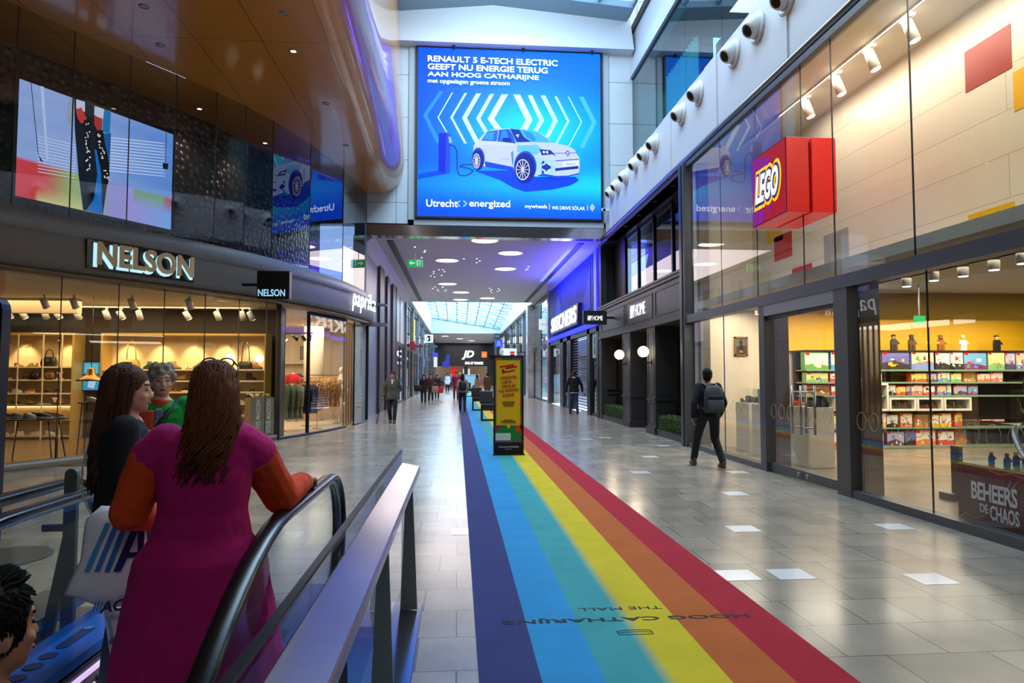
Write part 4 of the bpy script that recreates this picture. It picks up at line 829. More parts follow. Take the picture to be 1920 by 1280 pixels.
# ================================================================ homeware shop front
HB = M('charcoal_joinery', (44, 42, 41), .45); HB2 = M('charcoal_panel', (38, 36, 36), .5)
b = MB()
b.box(5.36, 5.98, 17.77, 18.55, 0, 3.0).box(5.36, 5.98, 20.4, 21.4, 0, 3.0).box(5.36, 5.6, 24.6, 25.0, 0, 6.48).box(5.36, 6.0, 15.12, 15.2, 0, 3.0)
b.box(5.36, 6.0, 15.12, 24.6, 3.0, 4.1)                    # fascia
b.box(5.28, 6.0, 15.12, 24.9, 4.1, 4.16).box(5.31, 6.0, 15.12, 24.9, 4.02, 4.1).box(5.31, 6.0, 15.12, 24.9, 2.96, 3.06)
b.box(5.36, 8.5, 15.12, 25.0, 6.48, 6.6)
hw = struct(b, 'wall_6', HB)
b = MB()
for y0, y1 in ((15.3, 17.7), (17.95, 20.9), (21.1, 24.5)):
    for q_ in ((y0, y1, 3.2, 3.24), (y0, y1, 3.86, 3.9), (y0, y0 + .04, 3.24, 3.86), (y1 - .04, y1, 3.24, 3.86)): b.box(5.345, 5.36, *q_)
for y0, y1 in ((17.77, 18.55), (20.4, 21.4)):
    b.box(5.32, 5.36, y0 - .02, y1 + .02, 0, .2).box(5.325, 5.36, y0 - .02, y1 + .02, .92, .98)
    for z0, z1 in ((.28, .85), (1.08, 2.8)):
        for q_ in ((y0 + .1, y1 - .1, z0, z0 + .025), (y0 + .1, y1 - .1, z1 - .025, z1), (y0 + .1, y0 + .125, z0, z1), (y1 - .125, y1 - .1, z0, z1)): b.box(5.35, 5.36, *q_)
for y in (17.77, 20.4, 24.6): b.box(5.42, 5.92, y - .012, y, .28, .85).box(5.42, 5.92, y - .012, y, 1.08, 2.8).box(5.38, 5.98, y - .03, y, .92, .98).box(5.38, 5.98, y - .03, y, 0, .2)
b.build('panel_moulding', HB2, hw)
w5 = struct(MB().box(5.93, 6.0, 15.2, 24.6, 4.16, 4.24).box(5.93, 6.0, 15.2, 24.6, 6.4, 6.48), 'window_5', BLACK)
mu = [15.2, 16.2, 17.9, 19.65, 21.4, 23.1]
for y in mu: MB().box(5.9, 6.0, y - .05, y + .05, 4.16, 6.48).build('mullion', BLACK, w5)
for y0, y1 in zip(mu, mu[1:]): MB().box(5.95, 5.962, y0 + .05, y1 - .05, 4.24, 6.4).build('pane', GLASSD, w5)
struct(MB().box(5.9, 6.0, 23.1, 25.0, 4.16, 6.48).box(5.58, 6.0, 24.85, 25.0, 0, 6.48), 'wall_7', M('brown_black_wall', (40, 34, 30), .5))
struct(MB().box(7.2, 7.3, 15.2, 25, 4.2, 6.48).box(6, 7.3, 15.12, 15.2, 4.2, 6.48), 'wall_8', M('upper_room_wall', (52, 44, 42), .7))
w6 = struct(MB().box(5.94, 6.0, 15.2, 15.3, 0, 3).box(5.94, 6.0, 15.3, 17.77, .62, .7).box(5.94, 6.0, 21.4, 24.6, .62, .7), 'window_6', BLACK)
for y0, y1 in ((15.3, 17.77), (21.4, 24.6)): MB().box(5.96, 5.972, y0, y1, .7, 2.96).build('pane', GLASS, w6)
d2 = struct(MB().box(5.94, 6.0, 18.55, 18.65, 0, 2.96).box(5.94, 6.0, 20.3, 20.4, 0, 2.96), 'door_2', BLACK); MB().box(5.96, 5.972, 18.65, 20.3, .02, 2.96).build('pane', GLASSD, d2)
struct(MB().box(8.9, 9.0, 15.2, 25, 0, 3.0).box(6.0, 9, 24.9, 25.0, 0, 3.0).box(6.0, 9, 15.12, 15.2, 0, 3.0), 'wall_9', M('dark_shop_wall', (46, 40, 36), .7))
struct(MB().box(6.0, 9.0, 15.2, 24.9, 2.96, 3.0), 'ceiling_5', M('dark_shop_wall'))
d0 = None
for i, (px, py) in enumerate([(1263, 348), (1229, 377), (1198, 403), (1173, 424), (1153, 440)]):
    p = atZ(px, py, 6.48); lab = 'tiny downlight in the dark soffit over the homeware shop, %s from the grey steel post' % ORD[i]
    if d0 is None:
        d0 = thing('downlight', lab, 'downlight', p, 0, 'downlights over the homeware shop'); MB().lathe(p, [(.05, .01), (.075, .01), (.075, -.008), (.05, -.01)], 16).build('trim_ring', DARK, d0); MB().cyl(p - Vector((0, 0, .006)), p, .05, n=14).build('lamp', E('downlight_glow', (255, 235, 205), 14), d0)
    else: dup(d0, p, 0, lab)
for i, y in enumerate((16.3, 19.4, 22.6)): dup(d0, (5.6, y, 3.0), 0, 'tiny downlight in the shop window head, %s along from the hedge by the steel post' % ORD[i])
NEON = E('sign_white_glow', (240, 246, 255), 1.2)
def hm(o, u, v, w, h, t):
    u = Vector(u); o = Vector(o)
    text('H&M', NEON, o - u * w * .34, u, v, w=w * .27, h=h * 1.08, parent=t, depth=.012, bold=-.004, shear=.35, space=.8); text('HOME', NEON, o + u * w * .17, u, v, w=w * .62, h=h, parent=t, depth=.012, bold=-.008)
t = thing('shop_sign', 'glowing white lettering on the dark homeware shop fascia', 'sign', (5.345, 19.4, 3.6)); hm((5.338, 19.45, 3.56), (0, -1, 0), (0, 0, 1), 1.75, .36, t)
t = thing('blade_sign', 'black projecting box sign with white letters beside the blue shop', 'sign', (5.2, 22.6, 3.75)); a, c = atY(1094, 582, 22.5), atY(1138, 608, 22.5)
MB().box(a.x, c.x, 22.5, 22.7, c.z, a.z).build('box', BLACK, t, bevel=.01); MB().box(c.x, 5.36, 22.57, 22.63, (a.z + c.z) / 2 - .04, (a.z + c.z) / 2 + .04).build('bracket', DARK, t); hm(((a.x + c.x) / 2 - .01, 22.49, (a.z + c.z) / 2 - .02), (1, 0, 0), (0, 0, 1), .56, .155, t)
GLO = E('globe_glow', (255, 232, 190), 3.2)
for yy, lab in ((20.9, 'round glowing globe wall lamp on the farther dark pier'), (18.15, 'round glowing globe wall lamp on the nearer dark pier')):
    p = Vector((5.14, yy, 2.27)); t = thing('wall_lamp', lab, 'wall lamp', (5.36, yy, 2.0), 0, 'globe wall lamps'); MB().ell(p, .155, 24).build('globe', GLO, t)
    MB().tube([(5.36, yy, 1.98), (5.25, yy, 1.96), (5.16, yy, 1.99), (5.14, yy, 2.1)], .016, 8).build('arm', BLACK, t); MB().cyl((5.14, yy, 2.08), (5.14, yy, 2.13), .06, .05, 14).build('holder', BLACK, t); MB().box(5.345, 5.362, yy - .05, yy + .05, 1.9, 2.06).build('backplate', BLACK, t)
    l = bpy.data.lights.new('globe_light', 'POINT'); l.energy = 22; l.color = (1, .8, .55); l.shadow_soft_size = .17; o = bpy.data.objects.new('globe_light', l); COL.objects.link(o); o.location = (4.9, yy, 2.27)
# hedges in dark troughs
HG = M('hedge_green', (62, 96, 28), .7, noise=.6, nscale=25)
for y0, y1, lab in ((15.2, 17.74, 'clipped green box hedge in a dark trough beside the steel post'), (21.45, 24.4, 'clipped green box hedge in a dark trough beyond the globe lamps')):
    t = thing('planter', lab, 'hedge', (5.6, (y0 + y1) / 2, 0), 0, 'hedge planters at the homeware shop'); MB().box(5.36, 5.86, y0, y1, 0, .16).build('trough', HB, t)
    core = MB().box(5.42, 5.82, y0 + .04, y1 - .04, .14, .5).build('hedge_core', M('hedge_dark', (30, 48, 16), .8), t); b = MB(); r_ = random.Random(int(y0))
    for k in range(5200):
        f_ = r_.random(); y = r_.uniform(y0 + .02, y1 - .02)
        if f_ < .5: c = Vector((5.42 - r_.uniform(0, .03), y, r_.uniform(.15, .54)))
        elif f_ < .85: c = Vector((r_.uniform(5.4, 5.84), y, .52 + r_.uniform(-.01, .035)))
        else: c = Vector((r_.uniform(5.4, 5.84), y0 + .03, r_.uniform(.15, .54)))
        d = Vector((r_.uniform(-1, 1), r_.uniform(-1, 1), r_.uniform(-.3, 1))).normalized(); u_ = frame(d)[0]; L = r_.uniform(.018, .034)
        b.face([c - d * L * .5, c + u_ * L * .35, c + d * L * .7, c - u_ * L * .35])
    tag(b.build('hedge_leaves', HG, t), kind='stuff')
# kitchen goods glimpsed through the nearer window
t = thing('display_shelf', 'dim shelf unit with glassware behind the homeware window', 'shelf unit', (7.4, 16.2, 0)); b = MB()
for z in (.5, .85, 1.2, 1.55, 1.9): b.box(6.6, 8.4, 15.9, 16.35, z, z + .03)
b.box(6.6, 6.64, 15.9, 16.35, 0, 2.2).box(8.36, 8.4, 15.9, 16.35, 0, 2.2); b.build('shelf_frame', BLACK, t); MB().box(6.62, 8.38, 16.0, 16.04, 2.0, 2.04).build('strip_light', E('strip_glow', (255, 230, 190), 6), t)
g0 = None; cu = M('cup_white', (216, 206, 190), .35); k = 0
for zi, z in enumerate((.53, .88, 1.23, 1.58)):
    for i in range(8):
        x = 6.75 + i * .2; lab = 'pale cup on the dim homeware shelf, %s along on the %s tier' % (ORD[i], ORD[zi])
        if g0 is None:
            g0 = thing('cup', lab, 'cup', (x, 15.97, z), 0, 'cups on the dim shelf'); MB().lathe((x, 15.97, z), [(.03, 0), (.045, .09), (.04, .09), (.026, .008), (0, .008)], 14).build('bowl', cu, g0); MB().tube([(x + .04, 15.97, z + .07), (x + .075, 15.97, z + .06), (x + .07, 15.97, z + .03), (x + .036, 15.97, z + .025)], .007, 6).build('handle', cu, g0)
        else: dup(g0, (x, 15.97, z), 0, lab)

# ================================================================ blue sports shoe shop
BLU = M('lit_blue_panel', (14, 26, 210), .5, emit=(10, 26, 235), es=1.7); FIN = M('fin_blue', (24, 30, 120), .4)
b = MB().box(5.45, 5.6, 25.05, 38.6, 3.55, 6.5); sk_ = struct(b, 'wall_10', BLU)
f = MB()
for k in range(58): y = 25.6 + k * .22; f.box(5.3, 5.45, y, y + .07, 3.75 + .0 * k, 6.45)
f.build('fin_slat', FIN, sk_); MB().box(5.28, 5.5, 25.05, 25.5, 3.55, 6.5).build('end_panel', M('blue_end', (60, 60, 220), .4, emit=(50, 50, 230), es=1.0), sk_); MB().box(5.26, 5.5, 25.05, 38.6, 3.5, 3.72).build('lower_band', BLU, sk_)
bl = Pic((5.29, 37.5, 3.8), (0, -11.5, 0), (0, 0, 2.4)); bl.poly([(.1 + .28 * i / 14, .25 + .62 * math.sin(PI * i / 14) ** 1.5) for i in range(15)], (10, 40, 250)).poly([(.72 + .26 * i / 10, .2 + .8 * (i / 10) ** 2) for i in range(11)] + [(.98, .2)], (10, 40, 250), 0); bl.build('wave_graphic', vcol('blue_light', .55), sk_)
t = thing('shop_sign', 'big white lettering on a slanted board over the blue shop', 'sign', (5.2, 32, 3.8))
MB().prism([(-4.1, 3.82), (3.95, 3.82), (4.1, 4.72), (-3.9, 4.72)], (5.3, 32.2, 0), (0, -1, 0), (0, 0, 1), .18).build('board', M('sign_dark', (40, 42, 56), .4), t)
text('SKECHERS', E('sign_white_bright', (250, 252, 255), 1.3), (5.115, 32.2, 4.28), (0, -1, 0), (0, 0, 1), w=7.6, h=.72, parent=t, depth=.05, bold=.012, shear=.12)
b = MB()
for y0, y1 in ((25.05, 25.4), (26.7, 27.3), (31.3, 32.3), (33.6, 34.6), (38.2, 38.6)): b.box(5.34, 5.7, y0, y1, 0, 3.5)
b.box(5.34, 5.6, 25.05, 38.6, 3.3, 3.5); struct(b, 'wall_11', M('shop_black', (22, 20, 24), .4))
w7 = struct(MB().box(5.4, 5.5, 25.4, 26.7, 0, .12).box(5.4, 5.5, 32.3, 33.6, 0, .1), 'window_7', DARK)
for y0, y1 in ((25.4, 26.7), (32.3, 33.6), (34.6, 38.2)): MB().box(5.44, 5.452, y0, y1, .02, 3.3).build('pane', glass('far_shop_glass', (.8, .86, .9), 1), w7)
sh = MB()
for k in range(26): sh.box(5.46, 5.5, 27.3, 31.3, .05 + k * .126, .1 + k * .126)
struct(sh, 'door_3', M('shutter_silver', (120, 124, 140), .3, .6))
struct(MB().box(6.6, 6.7, 25, 38.6, 0, 3.5), 'wall_12', M('shoe_shop_inner', (120, 130, 150), .6, emit=(150, 170, 210), es=.25))  # interior light put into this wall as a pale glow
struct_rack = tag(MB().box(6.26, 6.56, 25.4, 38.4, .57, .6).box(6.26, 6.56, 25.4, 38.4, 1.07, 1.1).box(6.26, 6.56, 25.4, 38.4, 1.57, 1.6).box(6.26, 6.56, 25.4, 38.4, 2.07, 2.1).box(6.26, 6.56, 25.4, 38.4, 2.57, 2.6).box(6.52, 6.56, 25.4, 38.4, 0, 2.6).build('shoe_rack', M('rack_white', (190, 196, 206), .5)), 'long white shoe rack inside the blue shop', 'rack')
for k in range(16): 
    y = 25.6 + k * .8; z = .6 + (k * 7 % 5) * .5
    tag(MB().loft([[(6.45 + .05 * math.cos(a) * q_, y + .14 * math.sin(a) * q_, z + dz) for a in [2 * PI * i / 10 for i in range(10)]] for q_, dz in ((1, 0), (1.05, .04), (.7, .1))]).build('shoe', objcol('shoe_paint'), color=rnd.choice([(200, 60, 60), (230, 230, 235), (40, 60, 160)])), 'small trainer on the wall inside the blue shop, %s from its near end' % (ORD[k] if k < 15 else 'last'), 'shoe', 'trainers inside the blue shop')
w_ = Pic((5.43, 26.55, 2.3), (0, -.9, 0), (0, 0, 1.0)); w_.rect(0, 0, 1, 1, (150, 190, 200)).disc(.5, .68, .16, .2, (30, 40, 50)).poly([(.3, .2), (.6, .1), (.66, .5), (.4, .46)], (30, 40, 50)); tag(w_.build('window_poster', vcol('mirrored_sign_print', 0, .4)), 'pale painted reflection of a sign in the glass beside the homeware shop', 'poster')  # reflection of a sign, painted as a flat print at the glass
# ================================================================ left side: curved shoe shop and clothes shop fronts
def facpx(px):
    best = None
    for i in range(1600):
        y = 8.0 + i * .01; e = abs(fac(y) / y - math.tan(math.atan((px - 960) / F) + PSI))
        if best is None or e < best[0]: best = (e, y)
    return best[1]
FASM = M('fascia_taupe', (112, 104, 98), .38, .1); FASL = M('fascia_ledge', (128, 128, 132), .4, .2)
pth = facpath(6.5, 23.95, 60)
b = MB().sweep(pth, [(0, 3.42), (.2, 3.42), (.24, 3.6), (.2, 4.12)], 0).sweep(pth, [(.2, 4.12), (.26, 4.16), (.02, 4.52)], 1)
struct(b, 'trim_7', [FASM, FASL])
struct(MB().sweep(pth, [(.25, 3.44), (.25, 3.42), (.0, 3.40), (-.3, 3.40)], 0), 'trim_8', M('head_bronze', (120, 100, 78), .3, .6))
struct(MB().sweep(facpath(6.5, 17.15, 40), [(.06, 0), (.06, .14), (-.06, .14), (-.06, 0)], 0), 'trim_9', M('sill_bronze', (112, 98, 84), .35, .4))
def fpane(par, name, y0, y1, z0, z1, mat, off=0., th=.012, gap=.006):
    a = Vector((fac(y0), y0)); c = Vector((fac(y1), y1)); d = (c - a).normalized(); n = Vector((d.y, -d.x)); a = a + d * gap + n * off; c = c - d * gap + n * off; m_ = n * th
    return MB().hexa([(a.x, a.y, z0), (c.x, c.y, z0), (c.x - m_.x, c.y - m_.y, z0), (a.x - m_.x, a.y - m_.y, z0)], [(a.x, a.y, z1), (c.x, c.y, z1), (c.x - m_.x, c.y - m_.y, z1), (a.x - m_.x, a.y - m_.y, z1)]).build(name, mat, par)
def fpost(mb, y, w, z0, z1, dep=.06, off=0., mi=0):
    p = facpath(y, y + .01, 1)[0]; mb.obox((p[0] + p[2] * off, p[1] + p[3] * off, (z0 + z1) / 2), w, dep, z1 - z0, math.atan2(fac(y + .05) - fac(y - .05), .1) * -1 + PI / 2, mi)
jn = [7.0, 9.2, 11.0] + [facpx(p) for p in (112, 220, 306, 383, 447, 499)] + [17.15]
w8 = MB(); [fpost(w8, y, .012, .14, 3.42, .02, -.006) for y in jn[2:]]; fpost(w8, jn[3], .03, .12, .5, .04, 0)
w8 = struct(w8, 'window_8', M('joint_grey', (70, 64, 56), .5)); 
for y0, y1 in zip(jn, jn[1:]): fpane(w8, 'pane', y0, y1, .14, 3.42, GLASS)
# upper facade: dark studded wall behind glass
def stud():
    m, nt, bs, out = nodes('studded_wall'); bs.inputs['Base Color'].default_value = (*S(50, 40, 36), 1); sset(bs, .34, .3, .6, 0)
    tc = nt.nodes.new('ShaderNodeTexCoord'); v = nt.nodes.new('ShaderNodeTexVoronoi'); v.voronoi_dimensions = '2D'; v.inputs['Scale'].default_value = 5.5; v.inputs['Randomness'].default_value = .7; sp = nt.nodes.new('ShaderNodeVectorMath'); sp.operation = 'DOT_PRODUCT'; sp.inputs[1].default_value = (.55, .83, 0); nt.links.new(tc.outputs['Object'], sp.inputs[0]); se = nt.nodes.new('ShaderNodeSeparateXYZ'); nt.links.new(tc.outputs['Object'], se.inputs[0]); cb = nt.nodes.new('ShaderNodeCombineXYZ'); nt.links.new(sp.outputs['Value'], cb.inputs[0]); nt.links.new(se.outputs[2], cb.inputs[1]); nt.links.new(cb.outputs[0], v.inputs['Vector']); cr = nt.nodes.new('ShaderNodeValToRGB'); e = cr.color_ramp.elements; e[0].position = .1; e[0].color = (*S(108, 94, 86), 1); e[1].position = .32; e[1].color = (*S(58, 46, 42), 1); nt.links.new(v.outputs['Distance'], cr.inputs[0]); nt.links.new(cr.outputs[0], bs.inputs['Base Color'])
    mr = nt.nodes.new('ShaderNodeMapRange'); mr.inputs[1].default_value = .0; mr.inputs[2].default_value = .45; mr.inputs[3].default_value = 1; mr.inputs[4].default_value = 0; nt.links.new(v.outputs['Distance'], mr.inputs[0])
    bp = nt.nodes.new('ShaderNodeBump'); bp.inputs['Strength'].default_value = .9; bp.inputs['Distance'].default_value = .05; nt.links.new(mr.outputs[0], bp.inputs['Height']); nt.links.new(bp.outputs[0], bs.inputs['Normal'])
    return m
back = [(x, y, nx, ny) for x, y, nx, ny in facpath(7, 23.6, 50, -1.65)]
struct(MB().sweep(back, [(0, 4.3), (0, 8.05)]), 'wall_upper_left', stud())
struct(MB().sweep([(x, y, nx, ny) for x, y, nx, ny in facpath(7, 23.6, 50, 0)], [(-.05, 4.45), (-1.7, 4.45)]), 'floor_3', M('upper_floor_dark', (30, 27, 26), .6))
ju = [7.0, 9.0, 11.2] + [facpx(p) for p in (10, 120, 229, 318, 395, 452, 505, 577, 640)] + [23.55]
ju = sorted(set(ju)); w9 = MB(); [fpost(w9, y, .014, 4.5, 8.0, .02) for y in ju]; w9 = struct(w9, 'window_9', M('joint_grey'))
for y0, y1 in zip(ju, ju[1:]): fpane(w9, 'upper_glass', y0, y1, 4.5, 8.0, glass('upper_glass', (.86, .87, .9), 1.0, ior=1.6) if y0 < 16.9 else glass('upper_glass_blue', (.35, .4, .5), 1.0, ior=2.1))
# wall-mounted picture screen upstairs
o_ = Vector((-8.18, 12.9, 4.94)); r_ = Vector((-6.55, 15.68, 4.94)); tv = thing('display_screen', 'large upstairs screen showing jeans and spotted shoes on a rainbow floor', 'screen', ((o_.x + r_.x) / 2, (o_.y + r_.y) / 2, 4.45))
ud = (r_ - o_); un = Vector((ud.y, -ud.x, 0)).normalized(); uu = ud.normalized()
MB().hexa([tuple(o_ - uu * .06 - un * .12 + Vector((0, 0, -.06))), tuple(r_ + uu * .06 - un * .12 + Vector((0, 0, -.06))), tuple(r_ + uu * .06 - un * .01 + Vector((0, 0, -.06))), tuple(o_ - uu * .06 - un * .01 + Vector((0, 0, -.06)))],
          [tuple(o_ - uu * .06 - un * .12 + Vector((0, 0, 2.27))), tuple(r_ + uu * .06 - un * .12 + Vector((0, 0, 2.27))), tuple(r_ + uu * .06 - un * .01 + Vector((0, 0, 2.27))), tuple(o_ - uu * .06 - un * .01 + Vector((0, 0, 2.27)))]).build('cabinet', BLACK, tv)
st = MB()
for k in (.2, .85): p = o_ + ud * k - un * .08; st.bar((p.x, p.y, 4.45), (p.x, p.y, 4.9), .1, .08)
st.build('stand', DARK, tv)
P = Pic(o_, ud, (0, 0, 2.21), .0025)
def Tq(X, Y):
    d = ray(20 + X / 4.2656, 140 + Y / 4.2656); nn = P.n; k = (o_ - Vector((0, 0, EYE))).dot(nn) / d.dot(nn); h = Vector((0, 0, EYE)) + d * k - o_; return (h.dot(ud) / ud.length ** 2, h.z / 2.21)
TL = lambda *p: [Tq(p[i], p[i + 1]) for i in range(0, len(p), 2)]
def tbg(u, v):
    if v > .34: return mixc((150, 176, 226), (86, 142, 222), max(0, min(1, (u - .3) * 1.4)) * .8 + .1 * math.sin(v * 30))
    c = [(206, 70, 78), (206, 64, 70), (150, 176, 96), (160, 178, 150), (150, 150, 214), (160, 150, 222), (140, 160, 226), (120, 170, 235)]; k = u * 7; i = min(6, int(k)); c = mixc(c[i], c[i + 1], k - i)
    if u > .7: c = mixc(c, (110, 164, 96) if u < .93 else (190, 70, 70), max(0, (v - .16) / .18))
    if .1 < u < .45: c = mixc(c, (206, 206, 140), max(0, (.14 - v) / .14))
    return c
P.grid(tbg, 40, 32)
for k in range(12):
    y = 500 + k * 24; P.poly(TL(215, y - 14 + k * 2, 520, y + 60, 520, y + 66, 215, y - 8 + k * 2), (206, 222, 250), .02); P.poly(TL(790, y - 20 + 18, 1230, y + 46, 1230, y + 52, 790, y - 10 + 18), (206, 226, 255), .0)
P.poly(TL(236, 90, 262, 96, 300, 690, 286, 690), (190, 204, 240)).poly(TL(158, 66, 164, 66, 222, 640, 260, 700, 236, 690, 214, 620), (40, 40, 50), .3)
P.poly(TL(462, 180, 510, 192, 505, 420, 440, 380), (150, 166, 190)).poly(TL(740, 276, 800, 292, 790, 470, 730, 460), (20, 120, 180), .3)
P.poly(TL(505, 190, 665, 245, 720, 420, 740, 470, 800, 470, 786, 760, 735, 1116, 576, 1082, 540, 800, 510, 440), (14, 22, 38)).poly(TL(668, 600, 700, 600, 720, 800, 730, 1112, 600, 1086, 660, 1000, 690, 800), (10, 110, 196), .3).poly(TL(740, 470, 800, 474, 786, 700, 770, 700), (20, 90, 160), .3)
P.poly(TL(520, 196, 590, 218, 590, 300, 520, 270), (196, 206, 226)).poly(TL(666, 250, 744, 276, 734, 366, 664, 322), (196, 208, 230), 0)
P.poly(TL(516, 280, 560, 262, 604, 350, 590, 380, 560, 392, 530, 350), (190, 60, 50)).poly(TL(664, 330, 730, 352, 724, 440, 690, 446, 664, 400), (176, 52, 44), 0)
P.poly(TL(580, 364, 624, 358, 636, 480, 630, 660, 610, 780, 586, 740, 600, 560), (8, 8, 12)).poly(TL(680, 470, 724, 450, 770, 640, 786, 800, 772, 880, 740, 870, 706, 720, 672, 560), (8, 8, 12), 0)
r2 = random.Random(4); P.k += 1
for k in range(52):
    if k % 2: t_ = r2.random(); X, Y = 590 + 36 * r2.random() + 8 * t_, 375 + 390 * t_
    else: t_ = r2.random(); X, Y = 684 + 66 * t_ + 34 * r2.random(), 470 + 390 * t_
    a_ = Tq(X, Y); P.disc(a_[0], a_[1], .0045, .0075, (236, 238, 244), 8, up=0)
P.poly(TL(1210, 706, 1256, 712, 1250, 760, 1212, 752), (20, 20, 24)).poly(TL(1236, 470, 1242, 470, 1236, 708, 1231, 708), (60, 70, 90), 0)
P.build('display', vcol('tv_light', 1.0), tv)
# shop name letters on the curved band
yl0, yl1 = facpx(150), facpx(343); t = thing('shop_sign', 'tan halo lit shop name letters on the taupe curved band', 'sign', (fac((yl0 + yl1) / 2) + .2, (yl0 + yl1) / 2, 3.6))
a = Vector((fac(yl0), yl0, 3.86)); c = Vector((fac(yl1), yl1, 3.86)); dd = (c - a).normalized(); nn = Vector((dd.y, -dd.x, 0)); mid = (a + c) / 2 + nn * .31; L = (c - a).length
MB().hexa([tuple(mid - dd * (L / 2 + .08) - nn * .12 + Vector((0, 0, -.28))), tuple(mid + dd * (L / 2 + .02) - nn * .12 + Vector((0, 0, -.28))), tuple(mid + dd * (L / 2 + .02) - nn * .04 + Vector((0, 0, -.28))), tuple(mid - dd * (L / 2 + .08) - nn * .04 + Vector((0, 0, -.28)))],
          [tuple(mid - dd * (L / 2 + .08) - nn * .12 + Vector((0, 0, .26))), tuple(mid + dd * (L / 2 + .02) - nn * .12 + Vector((0, 0, .26))), tuple(mid + dd * (L / 2 + .02) - nn * .04 + Vector((0, 0, .26))), tuple(mid - dd * (L / 2 + .08) - nn * .04 + Vector((0, 0, .26)))]).build('backing_panel', M('gloss_black', (16, 15, 15), .15), t)
text('NELSON', E('halo_white', (180, 226, 240), 1.0), mid - nn * .0 - dd * .025 + Vector((0, 0, -.025)), dd, (0, 0, 1), w=L * .97, h=.46, parent=t, depth=.03, bold=.012, name='halo_letters')
text('NELSON', M('letter_tan', (226, 190, 146), .4), mid + nn * .04 + dd * .0 + Vector((0, 0, .012)), dd, (0, 0, 1), w=L * .95, h=.44, parent=t, depth=.03, bold=.03)
t = thing('blade_sign', 'black projecting box sign with pale blue letters at the shoe shop', 'sign', (-4.9, 15.6, 3.6)); p0, p1 = atY(481, 560, 15.5), atY(543, 508, 15.5)
MB().box(p0.x - .35, p0.x, 15.56, 15.62, p0.z + .3, p0.z + .36).build('bracket', DARK, t); MB().box(p0.x, p1.x, 15.5, 15.72, p0.z, p1.z).build('box', BLACK, t, bevel=.01); text('NELSON', E('blade_glow', (150, 200, 226), 1.0), ((p0.x + p1.x) / 2 - .03, 15.495, p0.z + .14), (1, 0, 0), (0, 0, 1), w=.6, h=.16, parent=t, depth=.01, bold=.015)
# script neon sign
t = thing('neon_sign', 'white glowing script sign over the clothes shop', 'sign', (-3.0, 22.8, 3.6)); MB().bar((-3.3, 21.2, 3.98), (-2.8, 23.25, 3.98), .02, .03).build('mount_rail', DARK, t)
NE = E('neon_white', (244, 248, 255), 1.3); a, c = atY(660, 575, 20.9), atY(703, 575, 23.3); a.z = c.z = 0; uu = (c - a).normalized(); mid = (a + c) / 2 + Vector((0, 0, 3.98))
text('paprika', NE, mid, uu, (0, 0, 1), w=(c - a).length, h=.74, parent=t, depth=.03, bold=-.008, shear=.22, space=1.12)
struct(MB().prism([(-3.3, 23.0), (-2.55, 24.1), (-2.55, 24.3), (-3.4, 24.3)], (0, 0, 4.1), (1, 0, 0), (0, 1, 0), .06).prism([(-3.3, 23.0), (-2.55, 24.1), (-2.55, 24.3), (-3.4, 24.3)], (0, 0, 3.36), (1, 0, 0), (0, 1, 0), .12), 'trim_10', FASM)
# ---- shoe shop interior
NF = M('nelson_floor', (124, 96, 62), .25, noise=.15, nscale=3); NW = M('brown_dark_wall', (58, 48, 40), .6); NC = M('nelson_ceiling', (206, 186, 152), .7)
struct(MB().box(-13.9, -6.6, 12.6, 18.1, 0, .01), 'floor_4', NF)
nb = 18.2
struct(MB().box(-14, -4.62, nb, nb + .15, 0, 3.42).prism([(-4.44, 17.2), (-4.6, 18.2), (-4.75, 18.2), (-4.56, 17.2)], (0, 0, 0), (1, 0, 0), (0, 1, 0), 3.42), 'wall_13', NW)
cl = MB(); pts = [(x, y) for x, y, _, _ in facpath(9, 17.2, 20, -.05)]; cl.prism(pts + [(-4.65, 18.2), (-14, 18.2), (-14, 9)], (0, 0, 3.36), (1, 0, 0), (0, 1, 0), .08); struct(cl, 'ceiling_6', NC)
struct(MB().box(-13.9, -8.6, 15.8, 16.0, 3.02, 3.36), 'beam_2', NC)
GOLD = M('gold_frame', (206, 170, 90), .35, .3, emit=(255, 200, 100), es=.06); SBK = M('lit_back_panel', (232, 206, 160), .6); SHB = M('cream_shelf', (240, 224, 190), .4)  # faint warm glow put into the gold for the lit frame
def zsh(py, px=300): return atY(px, py, 17.95).z
YS = 17.7
def shelf_unit(lab, x0, x1, boards, gold, uprights):
    t = thing('shoe_shelving', lab, 'shelving', ((x0 + x1) / 2, 18, 0.01), 0, 'lit shoe shelving'); top = 2.64
    MB().box(x0, x1, nb - .04, nb, .1, top).build('back_panel', SBK, t)
    MB().box(x0 - .05, x0, YS, nb, 0.012, top + .05).box(x1, x1 + .05, YS, nb, .012, top + .05).box(x0, x1, YS, nb, top, top + .05).build('surround', GOLD, t)
    for z in boards: MB().box(x0, x1, YS, nb - .04, z - .035, z).build('shelf', GOLD if z in gold else SHB, t)
    for x in uprights: MB().box(x - .012, x + .012, YS - .02, YS, .012, top).build('upright', SHB, t)
    MB().box(x0, x1, YS + .05, nb - .04, .012, .1).build('plinth', M('plinth_brown', (110, 88, 60), .4), t)
    return t
b1 = [zsh(p, 80) for p in (687, 711, 736, 758, 784, 815)]; b2 = [zsh(p) for p in (692, 713, 734, 756, 778)]
xa, xb, xc, xd = -12.6, -9.72, -8.98, -4.98
shelf_unit('lit cream shoe shelving bay behind the oval table, with glowing lower shelf', xa, xb, b1, (b1[3], b1[5]), [-11.0, -10.4, -9.95])
shelf_unit('wide lit cream shoe shelving bay with gold frame behind the people', xc, xd, b2, (), [])
SPL = E('under_shelf_glow', (255, 214, 140), 4.0)
